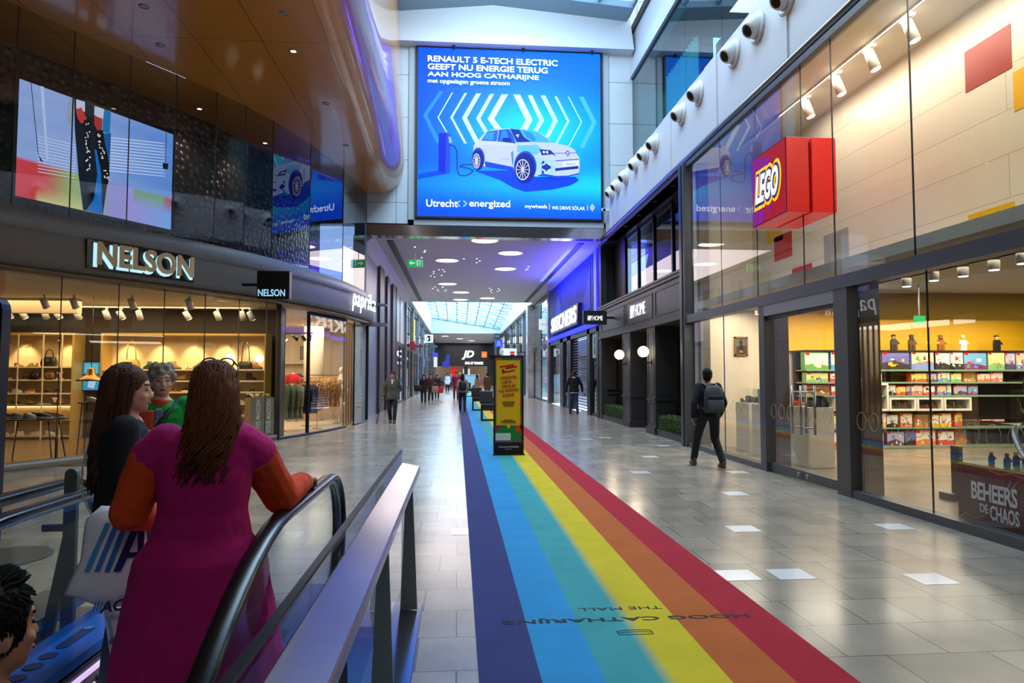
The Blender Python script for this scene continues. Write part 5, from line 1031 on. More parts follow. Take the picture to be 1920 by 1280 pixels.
tag(MB().box(xa, xb, nb - .1, nb - .07, b1[3] - .07, b1[3] - .045).build('led_strip', SPL), 'glowing strip under the gold shelf of the round table bay', 'light strip')
for i, x in enumerate((-11.9, -11.1, -10.0, -8.55, -7.7, -6.9, -6.1, -5.4)):
    spot('shelf_downlight', (x, 17.75, 2.6), (x, 18.15, 1.9), 45, WARM, 70, .7)
for sxc in (-7.3, -11.6): text('NELSON', M('relief_cream', (222, 190, 140), .5), (sxc + .9 if sxc > -9 else sxc + .35, nb - .045, 2.42), (1, 0, 0), (0, 0, 1), w=.85, h=.16, depth=.02, name='wall_lettering', label='cream raised letters on the %s shoe bay backboard' % ('wide' if sxc > -9 else 'round table'), category='lettering')
# shoes: one built of upper, sole and tongue, the rest copies with their own colours
SP = objcol('shoe_upper', .45); SO = objcol('shoe_sole', .5)
def make_shoe(kind):
    t = thing('shoe', '', 'shoe'); n = 14
    def rg(L, W, z, x0=0., pinch=.75): return [(x0 + L * .5 * math.cos(a), W * .5 * math.sin(a) * (1 - (1 - pinch) * (math.cos(a) < 0) * abs(math.cos(a))), z) for a in [2 * PI * i / n for i in range(n)]]
    if kind == 'trainer':
        MB().loft([rg(.29, .1, 0), rg(.3, .105, .02), rg(.29, .1, .035)]).build('sole', SO, t, color=(240, 236, 226))
        MB().loft([rg(.285, .098, .033), rg(.28, .096, .055, -.003), rg(.2, .085, .085, -.04), rg(.13, .075, .105, -.07)]).build('upper', SP, t)
    elif kind == 'heel':
        MB().loft([[(x + k * .02, y, z + (.07 if x < 0 else .012) * (1 if x < 0 else .2)) for x, y, z in rg(.23, .075, 0)] for k in (0, .2)]).cyl((-.1, 0, .07), (-.1, 0, 0), .02, .008, 8).build('sole', SO, t, color=(60, 40, 30))
        MB().loft([[(x, y, z + (.07 if x < 0 else .014)) for x, y, z in rg(.225, .075, .0)], [(x, y, z + (.1 if x < -.03 else .045)) for x, y, z in rg(.19, .06, .0, -.01)]]).build('upper', SP, t)
    elif kind == 'sandal':
        MB().loft([rg(.27, .095, 0), rg(.275, .1, .025)]).build('sole', SO, t, color=(170, 130, 80))
        b = MB(); [b.tube([(x, -.047, .02), (x - .01, -.03, .065), (x - .015, 0, .08), (x - .01, .03, .065), (x, .047, .02)], .014, 6, 0, 1) for x in (.07, .02, -.09)]; b.build('upper', SP, t)
    else:
        MB().loft([rg(.28, .1, 0), rg(.285, .102, .03)]).build('sole', SO, t, color=(40, 30, 24))
        MB().loft([rg(.275, .098, .03), rg(.25, .095, .07, -.01), rg(.16, .085, .11, -.055), rg(.13, .08, .2, -.065)]).build('upper', SP, t)
    return t
KIND = {k: make_shoe(k) for k in ('trainer', 'heel', 'sandal', 'boot')}; used = set()
CN = {'black': (26, 22, 20), 'brown': (96, 58, 32), 'tan': (178, 132, 80), 'white': (236, 230, 216), 'beige': (206, 180, 140), 'grey': (120, 112, 102), 'red': (170, 50, 30), 'green': (30, 80, 50), 'orange': (214, 100, 30), 'gold': (190, 150, 70)}
def put_shoe(kind, col, p, rz, lab, group):
    k = KIND[kind]
    if kind not in used:
        used.add(kind); k.location = p; k.rotation_euler = (0, 0, rz); k['label'] = lab; k['group'] = group
        for ch in k.children:
            if ch.name.startswith('upper'): ch.color = (*S(*CN[col]), 1)
    else: dup(k, p, rz, lab, group, pcol={'upper': CN[col]})
cols_ = list(CN); r3 = random.Random(21)
SHN = ['top', 'second', 'third', 'fourth', 'lowest', 'floor level']
for un_, (x0, x1, boards, nn_) in enumerate(((-11.75, xb, b1, 'round table bay'), (xc, xd, b2, 'wide bay'))):
    for bi, z in enumerate(boards):
        x = x0 + .22 + r3.uniform(0, .15); i = 0
        while x < x1 - .18:
            if bi == 0 and any(abs(x - q_) < .3 for q_ in ((-10.35,) if un_ == 0 else (-8.35, -5.5))): x += .3; continue
            kd = r3.choice(['trainer', 'trainer', 'heel', 'sandal', 'boot'] if bi else ['trainer', 'heel', 'sandal', 'boot']); cn = r3.choice(cols_)
            if un_ == 0 and bi == 4 or un_ == 0 and bi == 5: cn, kd = 'white', 'trainer'
            nm = {'heel': 'heeled shoe', 'boot': 'ankle boot'}.get(kd, kd)
            put_shoe(kd, cn, (x, 17.88 + r3.uniform(-.04, .04), z + .001), r3.choice([0, PI, .25, PI - .3, -.2]), '%s %s on the %s shelf of the %s, %s along' % (cn, nm, SHN[bi], nn_, ORD[min(i, 14)]), 'shoes on the lit shelving'); i += 1
            x += r3.choice([.33, .36, .36, .42, .5])
# handbags
def handbag(p, w_, h_, d_, c, lab, strap, group='handbags on the shoe shelving'):
    t = thing('handbag', lab, 'handbag', p, 0, group); m = M('bag_%d_%d_%d' % c, c, .45); x, y, z = p
    MB().loft([[(x + w_ / 2 * k * sx_, y + d_ / 2 * k2 * sy_, z + zz) for sx_, sy_ in ((-1, -1), (-.6, -1.1), (.6, -1.1), (1, -1), (1, 1), (.6, 1.1), (-.6, 1.1), (-1, 1))] for k, k2, zz in ((.95, .9, 0), (1.05, 1.05, h_ * .3), (.95, .8, h_ * .75), (.85, .4, h_))]).build('bag_body', m, t)
    MB().tube([(x - w_ * .3, y, z + h_ * .9), (x - w_ * .22, y, z + h_ + strap * .7), (x, y, z + h_ + strap), (x + w_ * .22, y, z + h_ + strap * .7), (x + w_ * .3, y, z + h_ * .9)], .012, 8).build('strap', m, t); MB().box(x - w_ * .1, x + w_ * .1, y - d_ * .56, y - d_ * .5, z + h_ * .5, z + h_ * .75).build('flap_clasp', M('clasp_gold', (190, 150, 70), .3, .8), t)
handbag((-10.35, 17.86, b1[0] + .001), .34, .24, .14, (20, 18, 17), 'black handbag with a tall loop handle on the top shelf of the round table bay', .2)
handbag((-8.35, 17.86, b2[0] + .001), .4, .24, .14, (206, 166, 70), 'yellow shoulder bag with a long strap on the top shelf of the wide bay', .55)
handbag((-5.5, 17.86, b2[0] + .001), .34, .2, .12, (24, 22, 22), 'black shoulder bag with a long strap on the top shelf of the wide bay', .55)
for x, z, c, lab in ((-10.62, b1[1], (30, 24, 20), 'small dark brown box bag on the second shelf of the round table bay'), (-10.25, b1[1], (120, 84, 44), 'small tan box bag on the second shelf of the round table bay')): handbag((x, 17.74, z + .001), .22, .17, .1, c, lab, .04)
for x, z in ((-10.0, b1[1]), (-10.1, b1[3])):
    t = thing('price_sign', 'small white triangle sign with red edge on the %s shelf' % ('second' if z == b1[1] else 'gold'), 'sign', (x, 17.72, z)); MB().prism([(-.1, .2), (0, 0.0), (.1, .2)], (x, 17.73, z + .001), (1, 0, 0), (0, 0, 1), .01).build('sign_edge', M('sign_edge_red', (190, 30, 30), .4), t); MB().prism([(-.075, .185), (0, .035), (.075, .185)], (x, 17.718, z + .001), (1, 0, 0), (0, 0, 1), .008).build('sign_face', M('paper'), t)
# lamp, picture screen between the bays
p = atY(171, 704, 15.6); t = thing('pendant_lamp', 'brass dome pendant lamp between the two lit shoe bays', 'pendant lamp', (p.x, p.y, 3.36)); BR = M('brass', (150, 110, 56), .3, .8)
MB().lathe((p.x, p.y, p.z - .12), [(.3, 0), (.29, .03), (.16, .1), (.1, .14), (.07, .26), (.03, .3), (.0, .3), (.0, .28), (.06, .25), (.09, .13), (.15, .08), (.28, .01)], 28).build('shade', BR, t); MB().cyl((p.x, p.y, p.z + .16), (p.x, p.y, 3.36), .008, n=8).build('cord', BLACK, t)
a, c = atY(156, 677, 18.15), atY(189, 733, 18.15); t = thing('poster_screen', 'small bright blue advert panel on the dark wall between the shoe bays', 'screen', ((a.x + c.x) / 2, 18.2, c.z)); MB().box(a.x, c.x, 18.12, 18.2, c.z, a.z).build('frame', BLACK, t)
P = Pic((a.x + .03, 18.115, c.z + .03), (c.x - a.x - .06, 0, 0), (0, 0, a.z - c.z - .06)); P.rect(0, 0, 1, 1, (60, 160, 200)).poly([(.3, .1), (.7, .05), (.8, .3), (.55, .45), (.35, .35)], (190, 220, 250)).rect(0, .52, 1, .58, (30, 60, 80)).poly([(.1, .6), (.9, .6), (.9, .95), (.1, .95)], (110, 200, 216)); P.build('display', vcol('panel_light', .8), t)
# round-topped tables with trainers
def table(cx, cy, rx, ry, h, lab):
    t = thing('display_table', lab, 'table', (cx, cy, .011)); MB().loft([[(cx + rx * math.cos(2 * PI * i / 32), cy + ry * math.sin(2 * PI * i / 32), z) for i in range(32)] for z in (h - .025, h)], sm=False).build('table_top', M('table_dark', (70, 54, 40), .35), t)
    for sx_, sy_ in ((-.75, -.5), (.75, -.5), (.75, .5), (-.75, .5)): MB().cyl((cx + sx_ * rx * 1.05, cy + sy_ * ry * 1.05, .011), (cx + sx_ * rx * .8, cy + sy_ * ry * .8, h - .025), .012, n=8).build('leg', BLACK, t)
    return h
a = atZ(62, 862); h_ = .80; tcx, tcy = -8.05, 13.45; table(tcx, tcy, .62, .42, h_, 'dark oval table of trainers just inside the shoe shop glass')
for i, (dx, dy, cn, rz) in enumerate(((-.42, -.05, 'brown', .3), (-.2, -.1, 'beige', .4), (.02, -.14, 'white', .2), (.2, .0, 'black', .6), (.3, -.16, 'green', .5), (.46, -.02, 'orange', .4), (-.05, .18, 'grey', 0), (.15, .24, 'black', .2))):
    put_shoe('trainer', cn, (tcx + dx, tcy + dy, h_ + .001), rz - .5, '%s trainer on the oval table, %s from its end by the frame edge' % (cn, ORD[i]), 'trainers on the oval table')
table(-7.55, 14.6, .3, .25, 1.06, 'small high table with one trainer behind the oval table'); put_shoe('trainer', 'white', (-7.55, 14.55, 1.061), -.2, 'white and black trainer alone on the small high table', 'trainers on the oval table')
# light tracks
def track_spot(p, tilt, lab, group, proto=[None], m=None):
    if proto[0] is None:
        t = thing('track_spotlight', lab, 'spotlight', p, 0, group); x, y, z = p; W = M('spot_cream', (226, 206, 170), .45)
        MB().box(x - .02, x + .02, y - .06, y + .06, z - .04, z).build('adapter', W, t); MB().cyl((x, y, z - .03), (x, y, z - .1), .014, n=8).build('arm', W, t)
        h = MB().cyl((x - .03, y - .03, z - .08), (x + .03, y + .07, z - .27), .066, .074, 16).build('lamp_housing', W, t); MB().cyl((x + .0295, y + .069, z - .268), (x + .031, y + .072, z - .274), .06, n=14).build('lamp', E('track_glow', (255, 226, 170), 8), h); proto[0] = t
    else: dup(proto[0], p, tilt, lab, group)
zt = atY(250, 577, 17.0).z; tk = thing('lighting_track', 'long cream lighting track across the shoe shop', 'lighting track', (-8.6, 17, 3.36)); MB().box(-13.5, -4.95, 16.98, 17.02, zt, zt + .035).build('rail', M('spot_cream'), tk)
for x in (-12.2, -9.2, -6.2): MB().cyl((x, 17, zt + .03), (x, 17, 3.36), .008, n=8).build('hanger', M('spot_cream'), tk)
for i, px in enumerate((15, 42, 85, 107, 145, 200, 226, 262, 350, 408, 455, 470)):
    track_spot((atY(px, 577, 17.0).x, 17.0, zt), (.3, -.2, .5, -.4, .1)[i % 5], 'cream spotlight on the long shoe shop track, %s from the dark totem' % ORD[i], 'spotlights on the shoe shop track')
for i, (px, py) in enumerate(((85, 528), (140, 536), (248, 550), (355, 563))):
    p = atY(px, py, 15.2); dup(bpy.data.objects['track_spotlight.001'] if False else [o for o in COL.objects if o.get('group') == 'spotlights on the shoe shop track'][0], (p.x, 15.2, 3.36), .3, 'cream spotlight fixed under the shoe shop ceiling near the glass, %s from the dark totem' % ORD[i], 'spotlights under the shoe shop ceiling')
# lettered plinth with shoes at the glass corner
p0, p1 = facpx(487), facpx(532); t = thing('display_plinth', 'taupe plinth with white upright words printed twice at the shoe shop corner', 'plinth', (-4.8, 17.2, .01)); a = atZ(489, 829); TAU = M('plinth_taupe', (140, 118, 96), .5)
PX0, PX1, PY = -5.0, -4.62, 17.02; ph = atY(505, 745, 17.0).z
b = MB().prism([(-4.97, 16.62), (-4.56, 17.12), (-4.78, 17.5), (-5.25, 17.05)], (0, 0, .145), (1, 0, 0), (0, 1, 0), ph - .145); b.build('plinth_body', TAU, t)
c0_, c1_ = Vector((-4.97, 16.62, 0)), Vector((-4.56, 17.12, 0)); ud = (c1_ - c0_).normalized(); nn = Vector((ud.y, -ud.x, 0))
for k in (.3, .76): q_ = c0_.lerp(c1_, k) + nn * .004 + Vector((0, 0, .145 + (ph - .145) / 2)); text('STEVE MADDEN', M('print_pale', (226, 216, 200), .5), q_, (0, 0, 1), -ud, w=ph - .25, h=.12, parent=t, depth=.003, bold=.012)
for i, (k, c2, cn, rz) in enumerate(((.15, .1, 'beige', .2), (.35, .1, 'white', .9), (.6, .12, 'gold', .5), (.85, .12, 'beige', 1.2), (.3, .3, 'white', 2.0), (.65, .3, 'tan', .1))):
    q_ = c0_.lerp(c1_, k) - nn * (c2 + .06); put_shoe(('heel', 'sandal')[i % 2], cn, (q_.x, q_.y, ph + .001), rz, '%s %s on the taupe lettered plinth, %s of the heap' % (cn, ('heeled shoe', 'sandal')[i % 2], ORD[i]), 'shoes on the lettered plinth')
# dark totem at the edge of the frame
t = thing('information_totem', 'dark navy rounded information totem at the edge beside the shoe shop', 'totem', (-4.4, 6.2, 0)); q_ = atY(8, 560, 6.2)
prof = [(-1.0, 0), (0, 0), (0, q_.z - EYE + 1.45)]; w0 = q_.x
MB().prism([(w0 - 1.0, .0), (w0 - .02, .0), (w0 + .0, 2.15)] + [(w0 - .12 + .12 * math.cos(a), 2.2 + .12 * math.sin(a)) for a in (0, .4, .8, 1.2, 1.57)] + [(w0 - 1.0, 2.32)], (0, 6.3, 0), (1, 0, 0), (0, 0, 1), .12).build('slab', M('navy_slab', (14, 18, 36), .3), t)
MB().box(w0 - .5, w0 - .03, 6.17, 6.18, 1.98, 2.08).build('label_plate', M('paper'), t)

# ---- clothes shop
PCW = M('clothes_wall', (228, 204, 168), .6)
struct(MB().box(-9, -3.5, 26.0, 26.15, 0, 3.4).box(-9.1, -9, 18.35, 26, 0, 3.4).box(-9, -4.62, 18.3, 18.36, 0, 3.4), 'wall_14', PCW)
cl = MB(); pts = [(x, y) for x, y, _, _ in facpath(17.2, 23.7, 16, -.05)]; cl.prism(pts + [(-3.5, 26), (-9, 26), (-9, 18.36), (-4.6, 18.3)], (0, 0, 3.38), (1, 0, 0), (0, 1, 0), .08); struct(cl, 'ceiling_7', M('clothes_ceiling', (226, 210, 184), .7))
fl = MB(); fl.prism(pts + [(-3.5, 26), (-9, 26), (-9, 18.36), (-4.6, 18.3)], (0, 0, .0), (1, 0, 0), (0, 1, 0), .012); struct(fl, 'floor_5', M('clothes_floor', (206, 184, 148), .3))
jp = [17.25] + [facpx(p) for p in (578, 648)] ; jd = facpx(664); je = facpx(696)
w10 = MB(); fpost(w10, jp[1], .06, .02, 3.36, .08); fpost(w10, jp[0], .04, .02, 3.36, .08); fpost(w10, je, .1, .02, 3.36, .1); fpost(w10, jd, .03, .02, 3.36, .05)
w10.sweep(facpath(jp[0], jp[2], 10), [(.04, .0), (.04, .06), (-.04, .06), (-.04, 0)]).sweep(facpath(jp[1], jp[2], 10), [(.04, 3.28), (.04, 3.36), (-.04, 3.36), (-.04, 3.28)]).sweep(facpath(jd, je, 8), [(.05, .0), (.05, .05), (-.04, .05), (-.04, 0)])
w10 = struct(w10, 'window_10', BLACK)
for y0, y1 in ((jp[0], jp[1]), (jp[1], (jp[1] + jp[2]) / 2), ((jp[1] + jp[2]) / 2, jp[2]), (jd, je)): fpane(w10, 'pane', y0, y1, .06, 3.34, GLASS)
fo = MB()
for k in range(4): fpost(fo, jp[2] + .05 + k * (jd - jp[2] - .1) / 3.2, .05, .02, 3.3, .05, -.06)
struct(fo, 'door_4', M('bronze_stack', (122, 98, 72), .3, .6))
struct(MB().cyl((-5.1, 24.2, 0.012), (-5.1, 24.2, 3.38), .34, n=28), 'pillar_6', PCW)
# rails of clothes
def garment(par_lab, p, rz, w_, h_, c, cat, group, patt=None, dep=.05):
    t = thing('hanging_garment', par_lab, cat, p, rz, group); mt = patt or M('cloth_%d_%d_%d' % c, c, .85)
    Mx = Matrix.Translation(p) @ Matrix.Rotation(rz, 4, 'Z'); r_ = random.Random(int(p[0] * 1000 + p[1] * 77)); rings = []
    for k in range(9):
        v = k / 8; ww = w_ * (.34 + .66 * min(1, v * 5) ** .6) * (1 + .05 * r_.uniform(-1, 1)) * .5; dd_ = dep * (.5 + .8 * v)
        rings.append([Mx @ Vector((ww * math.cos(a), dd_ * (math.sin(a) + .28 * math.sin(3 * a + k * .7 + r_.random()) * v), -.06 - h_ * v)) for a in [2 * PI * i / 20 for i in range(20)]])
    b = MB().loft(rings); b.build('garment_body', mt, t)
    s = MB()
    for sgn in (-1, 1): s.tube([Mx @ Vector((sgn * w_ * .42, 0, -.12)), Mx @ Vector((sgn * w_ * .5, 0, -.3)), Mx @ Vector((sgn * w_ * .5, .01, -.3 - h_ * .4))], [.06, .055, .045], 10)
    s.build('sleeves', mt, t)
    MB().tube([Mx @ Vector((-w_ * .38, 0, -.08)), Mx @ Vector((0, 0, -.03)), Mx @ Vector((w_ * .38, 0, -.08))], .01, 6).tube([Mx @ Vector((0, 0, -.03)), Mx @ Vector((0, 0, .0)), Mx @ Vector((0, .02, .02)), Mx @ Vector((0, .03, .0))], .004, 6).build('hanger', M('hanger_wood', (190, 150, 90), .5), t)
    return t
def rail(a, c, z, lab):
    t = thing('clothes_rail', lab, 'clothes rail', ((a[0] + c[0]) / 2, (a[1] + c[1]) / 2, .013)); GM = M('rail_gold', (190, 150, 96), .3, .7); MB().bar((a[0], a[1], z), (c[0], c[1], z), .025, .025).build('rail_bar', GM, t)
    d = (Vector((c[0], c[1], 0)) - Vector((a[0], a[1], 0))).normalized(); n = Vector((-d.y, d.x, 0))
    for p in (a, c):
        b = MB().cyl((p[0], p[1], .03), (p[0], p[1], z), .013, n=10).bar((p[0] - n.x * .25, p[1] - n.y * .25, .026), (p[0] + n.x * .25, p[1] + n.y * .25, .026), .025, .025); b.build('leg_frame', GM, t)
    return d
A_, C_ = (-5.05, 19.75), (-4.2, 20.5); d = rail(A_, C_, 1.42, 'gold clothes rail of dark jackets just inside the clothes shop glass'); rz = math.atan2(d.y, d.x) + PI / 2
for i, c in enumerate(((84, 96, 62), (92, 104, 70), (104, 112, 84), (150, 134, 104), (36, 36, 40), (28, 30, 40), (22, 22, 26))):
    q_ = Vector((*A_, 1.4)).lerp(Vector((*C_, 1.4)), .08 + i * .135); garment('%s jacket on the front clothes rail, %s from the shoe shop side' % (['olive green', 'green', 'sage green', 'stone', 'charcoal', 'navy', 'black'][i], ORD[i]), tuple(q_), rz + (i % 3 - 1) * .1, .46, 1.0 if i < 4 else .85, c, 'jacket', 'jackets on the front rail')
def leo():
    m, nt, bs, out = nodes('leopard_cloth'); sset(bs, .85, 0, .3, 0); tc = nt.nodes.new('ShaderNodeTexCoord'); v = nt.nodes.new('ShaderNodeTexVoronoi'); v.inputs['Scale'].default_value = 9; nt.links.new(tc.outputs['Object'], v.inputs['Vector'])
    cr = nt.nodes.new('ShaderNodeValToRGB'); e = cr.color_ramp.elements; e[0].position = .1; e[0].color = (*S(70, 36, 16), 1); e[1].position = .5; e[1].color = (*S(206, 150, 84), 1); nt.links.new(v.outputs['Distance'], cr.inputs[0]); nt.links.new(cr.outputs[0], bs.inputs['Base Color']); return m
LEO = leo(); A_, C_ = (-4.75, 21.6), (-3.95, 22.5); d = rail(A_, C_, 1.62, 'gold clothes rail of brown patterned blouses behind the jackets'); rz = math.atan2(d.y, d.x) + PI / 2
for i in range(6):
    q_ = Vector((*A_, 1.6)).lerp(Vector((*C_, 1.6)), .08 + i * .16); garment('brown patterned blouse on the second clothes rail, %s from the jackets' % ORD[i], tuple(q_), rz + (i % 3 - 1) * .12, .5, .95, (0, 0, 0), 'blouse', 'blouses on the second rail', LEO)
t = thing('handbag', 'rust brown pouch bag below the patterned blouses', 'handbag', (-4.55, 21.35, .5)); MB().ell((-4.5, 21.4, .62), (.3, .12, .14), 16).build('bag_body', M('rust_leather', (150, 70, 24), .5), t); MB().tube([(-4.78, 21.4, .66), (-4.7, 21.42, 1.1), (-4.6, 21.45, 1.55)], .01, 6).build('strap', M('rust_leather'), t)
# mannequins
def mannequin(p, s, dress, lab, head=True):
    t = thing('mannequin', lab, 'mannequin', p); x, y, z = p; SK = M('mannequin_cream', (226, 206, 176), .5)
    b = MB().cap((x, y, z + 1.2 * s), (x, y, z + 1.42 * s), .13 * s, .09 * s, 12).cap((x, y, z + .95 * s), (x, y, z + 1.2 * s), .15 * s, .13 * s, 12).cyl((x, y, z + .04), (x, y, z + .9 * s), .02, n=10)
    if head: b.cap((x, y, z + 1.45 * s), (x, y, z + 1.53 * s), .05 * s, n=10).ell((x, y, z + 1.64 * s), (.075 * s, .09 * s, .11 * s), 14)
    for q_ in (-1, 1): b.cap((x + q_ * .17 * s, y, z + 1.38 * s), (x + q_ * .22 * s, y - .03, z + 1.08 * s), .045 * s, .038 * s, 10).cap((x + q_ * .22 * s, y - .03, z + 1.08 * s), (x + q_ * .2 * s, y - .1, z + .82 * s), .038 * s, .028 * s, 10)
    b.build('figure', SK, t); MB().cyl((x, y, z), (x, y, z + .03), .2, n=24).build('base_disc', STEEL, t)
    if dress:
        rg = [[(x + rx * math.cos(a), y + ry * math.sin(a) * (1 + .1 * math.sin(5 * a) * (zz < .8)), z + zz * s) for a in [2 * PI * i / 24 for i in range(24)]] for rx, ry, zz in ((.27, .2, .38), (.24, .18, .7), (.2, .16, .95), (.165, .14, 1.1), (.21, .16, 1.3), (.19, .13, 1.42), (.09, .08, 1.48))]
        bb = MB().loft(rg)
        for q_ in (-1, 1): bb.cap((x + q_ * .18 * s, y, z + 1.38 * s), (x + q_ * .23 * s, y - .03, z + 1.1 * s), .06 * s, .055 * s, 10)
        bb.build('dress', dress, t)
def redcloth():
    m = M('red_dress_cloth', (186, 26, 30), .8, noise=.5, nscale=22); return m
mannequin((-5.76, 24.0, .012), 1.12, redcloth(), 'mannequin in a red patterned dress inside the clothes shop', False)
mannequin((-3.98, 23.35, .012), 1.08, None, 'plain cream mannequin beside the folded bronze doors')
# back shelf, picture, black track with spots
t = thing('wall_shelf', 'cream wall shelf with dark folded goods at the back of the clothes shop', 'shelf', (-5.9, 25.8, 1.4)); MB().box(-6.7, -5.3, 25.7, 26, 1.5, 1.54).box(-6.7, -5.3, 25.7, 26, 2.05, 2.09).build('shelf_boards', SHB, t)
for k in range(5):
    x = -6.5 + k * .24; tag(MB().box(x - .1, x + .1, 25.72, 25.95, 1.541, 1.6 + .03 * (k % 3)).build('folded_clothes', M('fold_%d' % (k % 3), [(60, 50, 44), (120, 90, 60), (30, 30, 34)][k % 3], .8)), 'small folded garment stack on the cream wall shelf, %s along' % ORD[k], 'folded clothes', 'folded stacks on the wall shelf')
t = thing('framed_picture', 'grey framed picture on the clothes shop back wall above the shelf', 'picture', (-5.6, 26, 2.2)); MB().box(-5.98, -5.2, 25.94, 26, 2.22, 2.72).build('frame', M('pic_grey', (110, 100, 92), .5), t); P = Pic((-5.94, 25.935, 2.26), (.7, 0, 0), (0, 0, .42), .001); P.rect(0, 0, 1, 1, (150, 136, 124)).disc(.45, .5, .2, .3, (206, 180, 160)).poly([(.1, .05), (.8, .05), (.6, .3), (.3, .3)], (70, 60, 56)); P.build('print', vcol('paint_print'), t)
t = thing('lighting_track', 'black lighting track inside the clothes shop', 'lighting track', (-5.2, 21.4, 3.38)); MB().box(-6.4, -4.55, 21.38, 21.42, 2.92, 2.96).box(-6.4, -5.0, 22.4, 22.44, 2.96, 3.0).build('rail', BLACK, t)
for x, y in ((-5.5, 21.4), (-4.8, 21.4), (-5.6, 22.42)): MB().cyl((x, y, 2.95), (x, y, 3.38), .008, n=6).build('hanger', BLACK, t)
k0 = None
for i, (x, y, z) in enumerate(((-5.75, 21.4, 2.92), (-5.45, 21.4, 2.92), (-5.1, 21.4, 2.92), (-4.85, 21.4, 2.92), (-4.65, 21.4, 2.92))):
    lab = 'black spotlight on the clothes shop track, %s from the shoe shop side' % ORD[i]
    if k0 is None:
        k0 = thing('track_spotlight', lab, 'spotlight', (x, y, z), 0, 'black spotlights in the clothes shop'); MB().cyl((x, y, z), (x, y, z - .06), .012, n=8).build('arm', BLACK, k0); h = MB().cyl((x - .05, y + .05, z - .04), (x + .06, y - .08, z - .2), .05, .058, 14).build('lamp_housing', BLACK, k0); MB().cyl((x + .059, y - .079, z - .1985), (x + .062, y - .083, z - .204), .05, n=12).build('lamp', E('track_glow', (255, 226, 170), 8), h)
    else: dup(k0, (x, y, z), i * .7, lab)

for sx_, sy_ in ((-6.0, 15.9), (-7.0, 14.1), (-5.2, 17.6)): spot('upper_wall_spot', (sx_, sy_, 7.85), (sx_ - 1.0, sy_ + .7, 5.6), 60, WARM2, 75, .8)
# ================================================================ far corridor, both sides
FG = glass('far_dark_glass', (.78, .86, .9), .8, ior=1.6); BRD = M('pier_brown', (64, 54, 54), .4); BLG = M('pier_bluegrey', (112, 118, 132), .4); UPW = M('upper_panel_white', (206, 206, 216), .35); FRD = M('shop_frame_dark', (36, 34, 38), .4)
INT = {}
def bay(side, y0, y1, n, style):
    x = -3.4 if side < 0 else 5.4; s = side; zt = 6.58
    X = lambda d: x + s * d
    def bx_(mb, d0, d1, ya, yb, z0, z1): a, c = sorted((X(d0), X(d1))); return mb.box(a, c, ya, yb, z0, z1)
    b = MB(); pw = .55
    bx_(b, -.12, .5, y0, y0 + pw, 0, zt); struct(b, 'pillar_%d' % n, [BRD, BLG, STONEG][style % 3])
    w = MB(); bx_(w, 0, .1, y0 + pw, y1, 3.3, 3.55); bx_(w, 0, .1, y0 + pw, y0 + pw + .08, 0, 3.3); bx_(w, 0, .1, y1 - .08, y1, 0, 3.3); m_ = (y0 + pw + y1) / 2; bx_(w, 0, .08, m_ - .05, m_ + .05, 0, 3.3); bx_(w, 0, .08, y0 + pw, y1, 2.6, 2.66); bx_(w, 0, .08, y0 + pw, y1, 0, .1)
    bx_(w, 0, .1, y0 + pw, y1, 6.3, zt); bx_(w, 0, .1, m_ - .05, m_ + .05, 3.55, 6.3)
    w = struct(w, 'window_%d' % n, FRD)
    g = MB(); bx_(g, .03, .042, y0 + pw, y1, .1, 3.3); g.build('lower_pane', FG, w)
    g = MB(); bx_(g, .03, .05, y0 + pw, y1, 3.55, 6.3); g.build('upper_panel', UPW if style in (0, 3) else FG, w)
    i = MB(); bx_(i, 1.2, 1.3, y0, y1, 0, zt); bx_(i, .1, 1.2, y0, y0 + .05, 0, zt); bx_(i, .1, 1.2, y0, y1, 3.36, 3.44)
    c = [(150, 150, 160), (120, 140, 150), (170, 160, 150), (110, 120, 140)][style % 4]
    struct(i, 'wall_far_%d' % n, M('far_shop_%d' % (style % 4), c, .6, emit=c, es=.45))  # shop lighting put into the inner wall as a glow
PGB = M('panel_grey_blue', (122, 130, 146), .35); PVI = M('panel_violet', (118, 116, 160), .3)
struct(MB().box(-3.7, -3.42, 23.8, 28.7, 0, 6.58), 'wall_left_panel_1', PGB); struct(MB().box(-3.7, -3.3, 28.7, 30.3, 0, 6.58), 'pillar_61', BRD); struct(MB().box(-3.7, -3.42, 30.3, 31.7, 0, 6.58), 'wall_left_panel_2', PGB)
struct(MB().box(-3.7, -3.3, 31.7, 32.7, 0, 6.58), 'pillar_62', BRD); struct(MB().box(-3.7, -3.42, 32.7, 34.4, 0, 6.58), 'wall_left_panel_3', PVI); struct(MB().box(-3.7, -3.3, 34.4, 36.0, 0, 6.58), 'pillar_63', BRD)
ysl = [36.0, 43.2, 50, 57, 65, 74, 84, 95, 104]
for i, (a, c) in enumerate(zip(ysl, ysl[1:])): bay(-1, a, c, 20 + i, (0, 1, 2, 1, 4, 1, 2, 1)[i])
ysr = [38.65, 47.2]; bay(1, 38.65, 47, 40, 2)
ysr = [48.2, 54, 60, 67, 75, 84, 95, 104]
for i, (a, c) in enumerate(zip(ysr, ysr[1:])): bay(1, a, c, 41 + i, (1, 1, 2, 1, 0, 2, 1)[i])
struct(MB().box(4.95, 6.0, 47, 48.2, 0, 6.58), 'pillar_60', brickmat('stone_column', (168, 160, 158), (158, 150, 150), (110, 104, 102), 1.5, 1.9, .008, rough=.25, axes='XZ', offset=0))
struct(MB().prism([(-3.45, 6.2), (-3.0, 6.58), (-3.45, 6.58)], (0, 45, 0), (1, 0, 0), (0, 0, 1), 21), 'trim_11', CEILM)
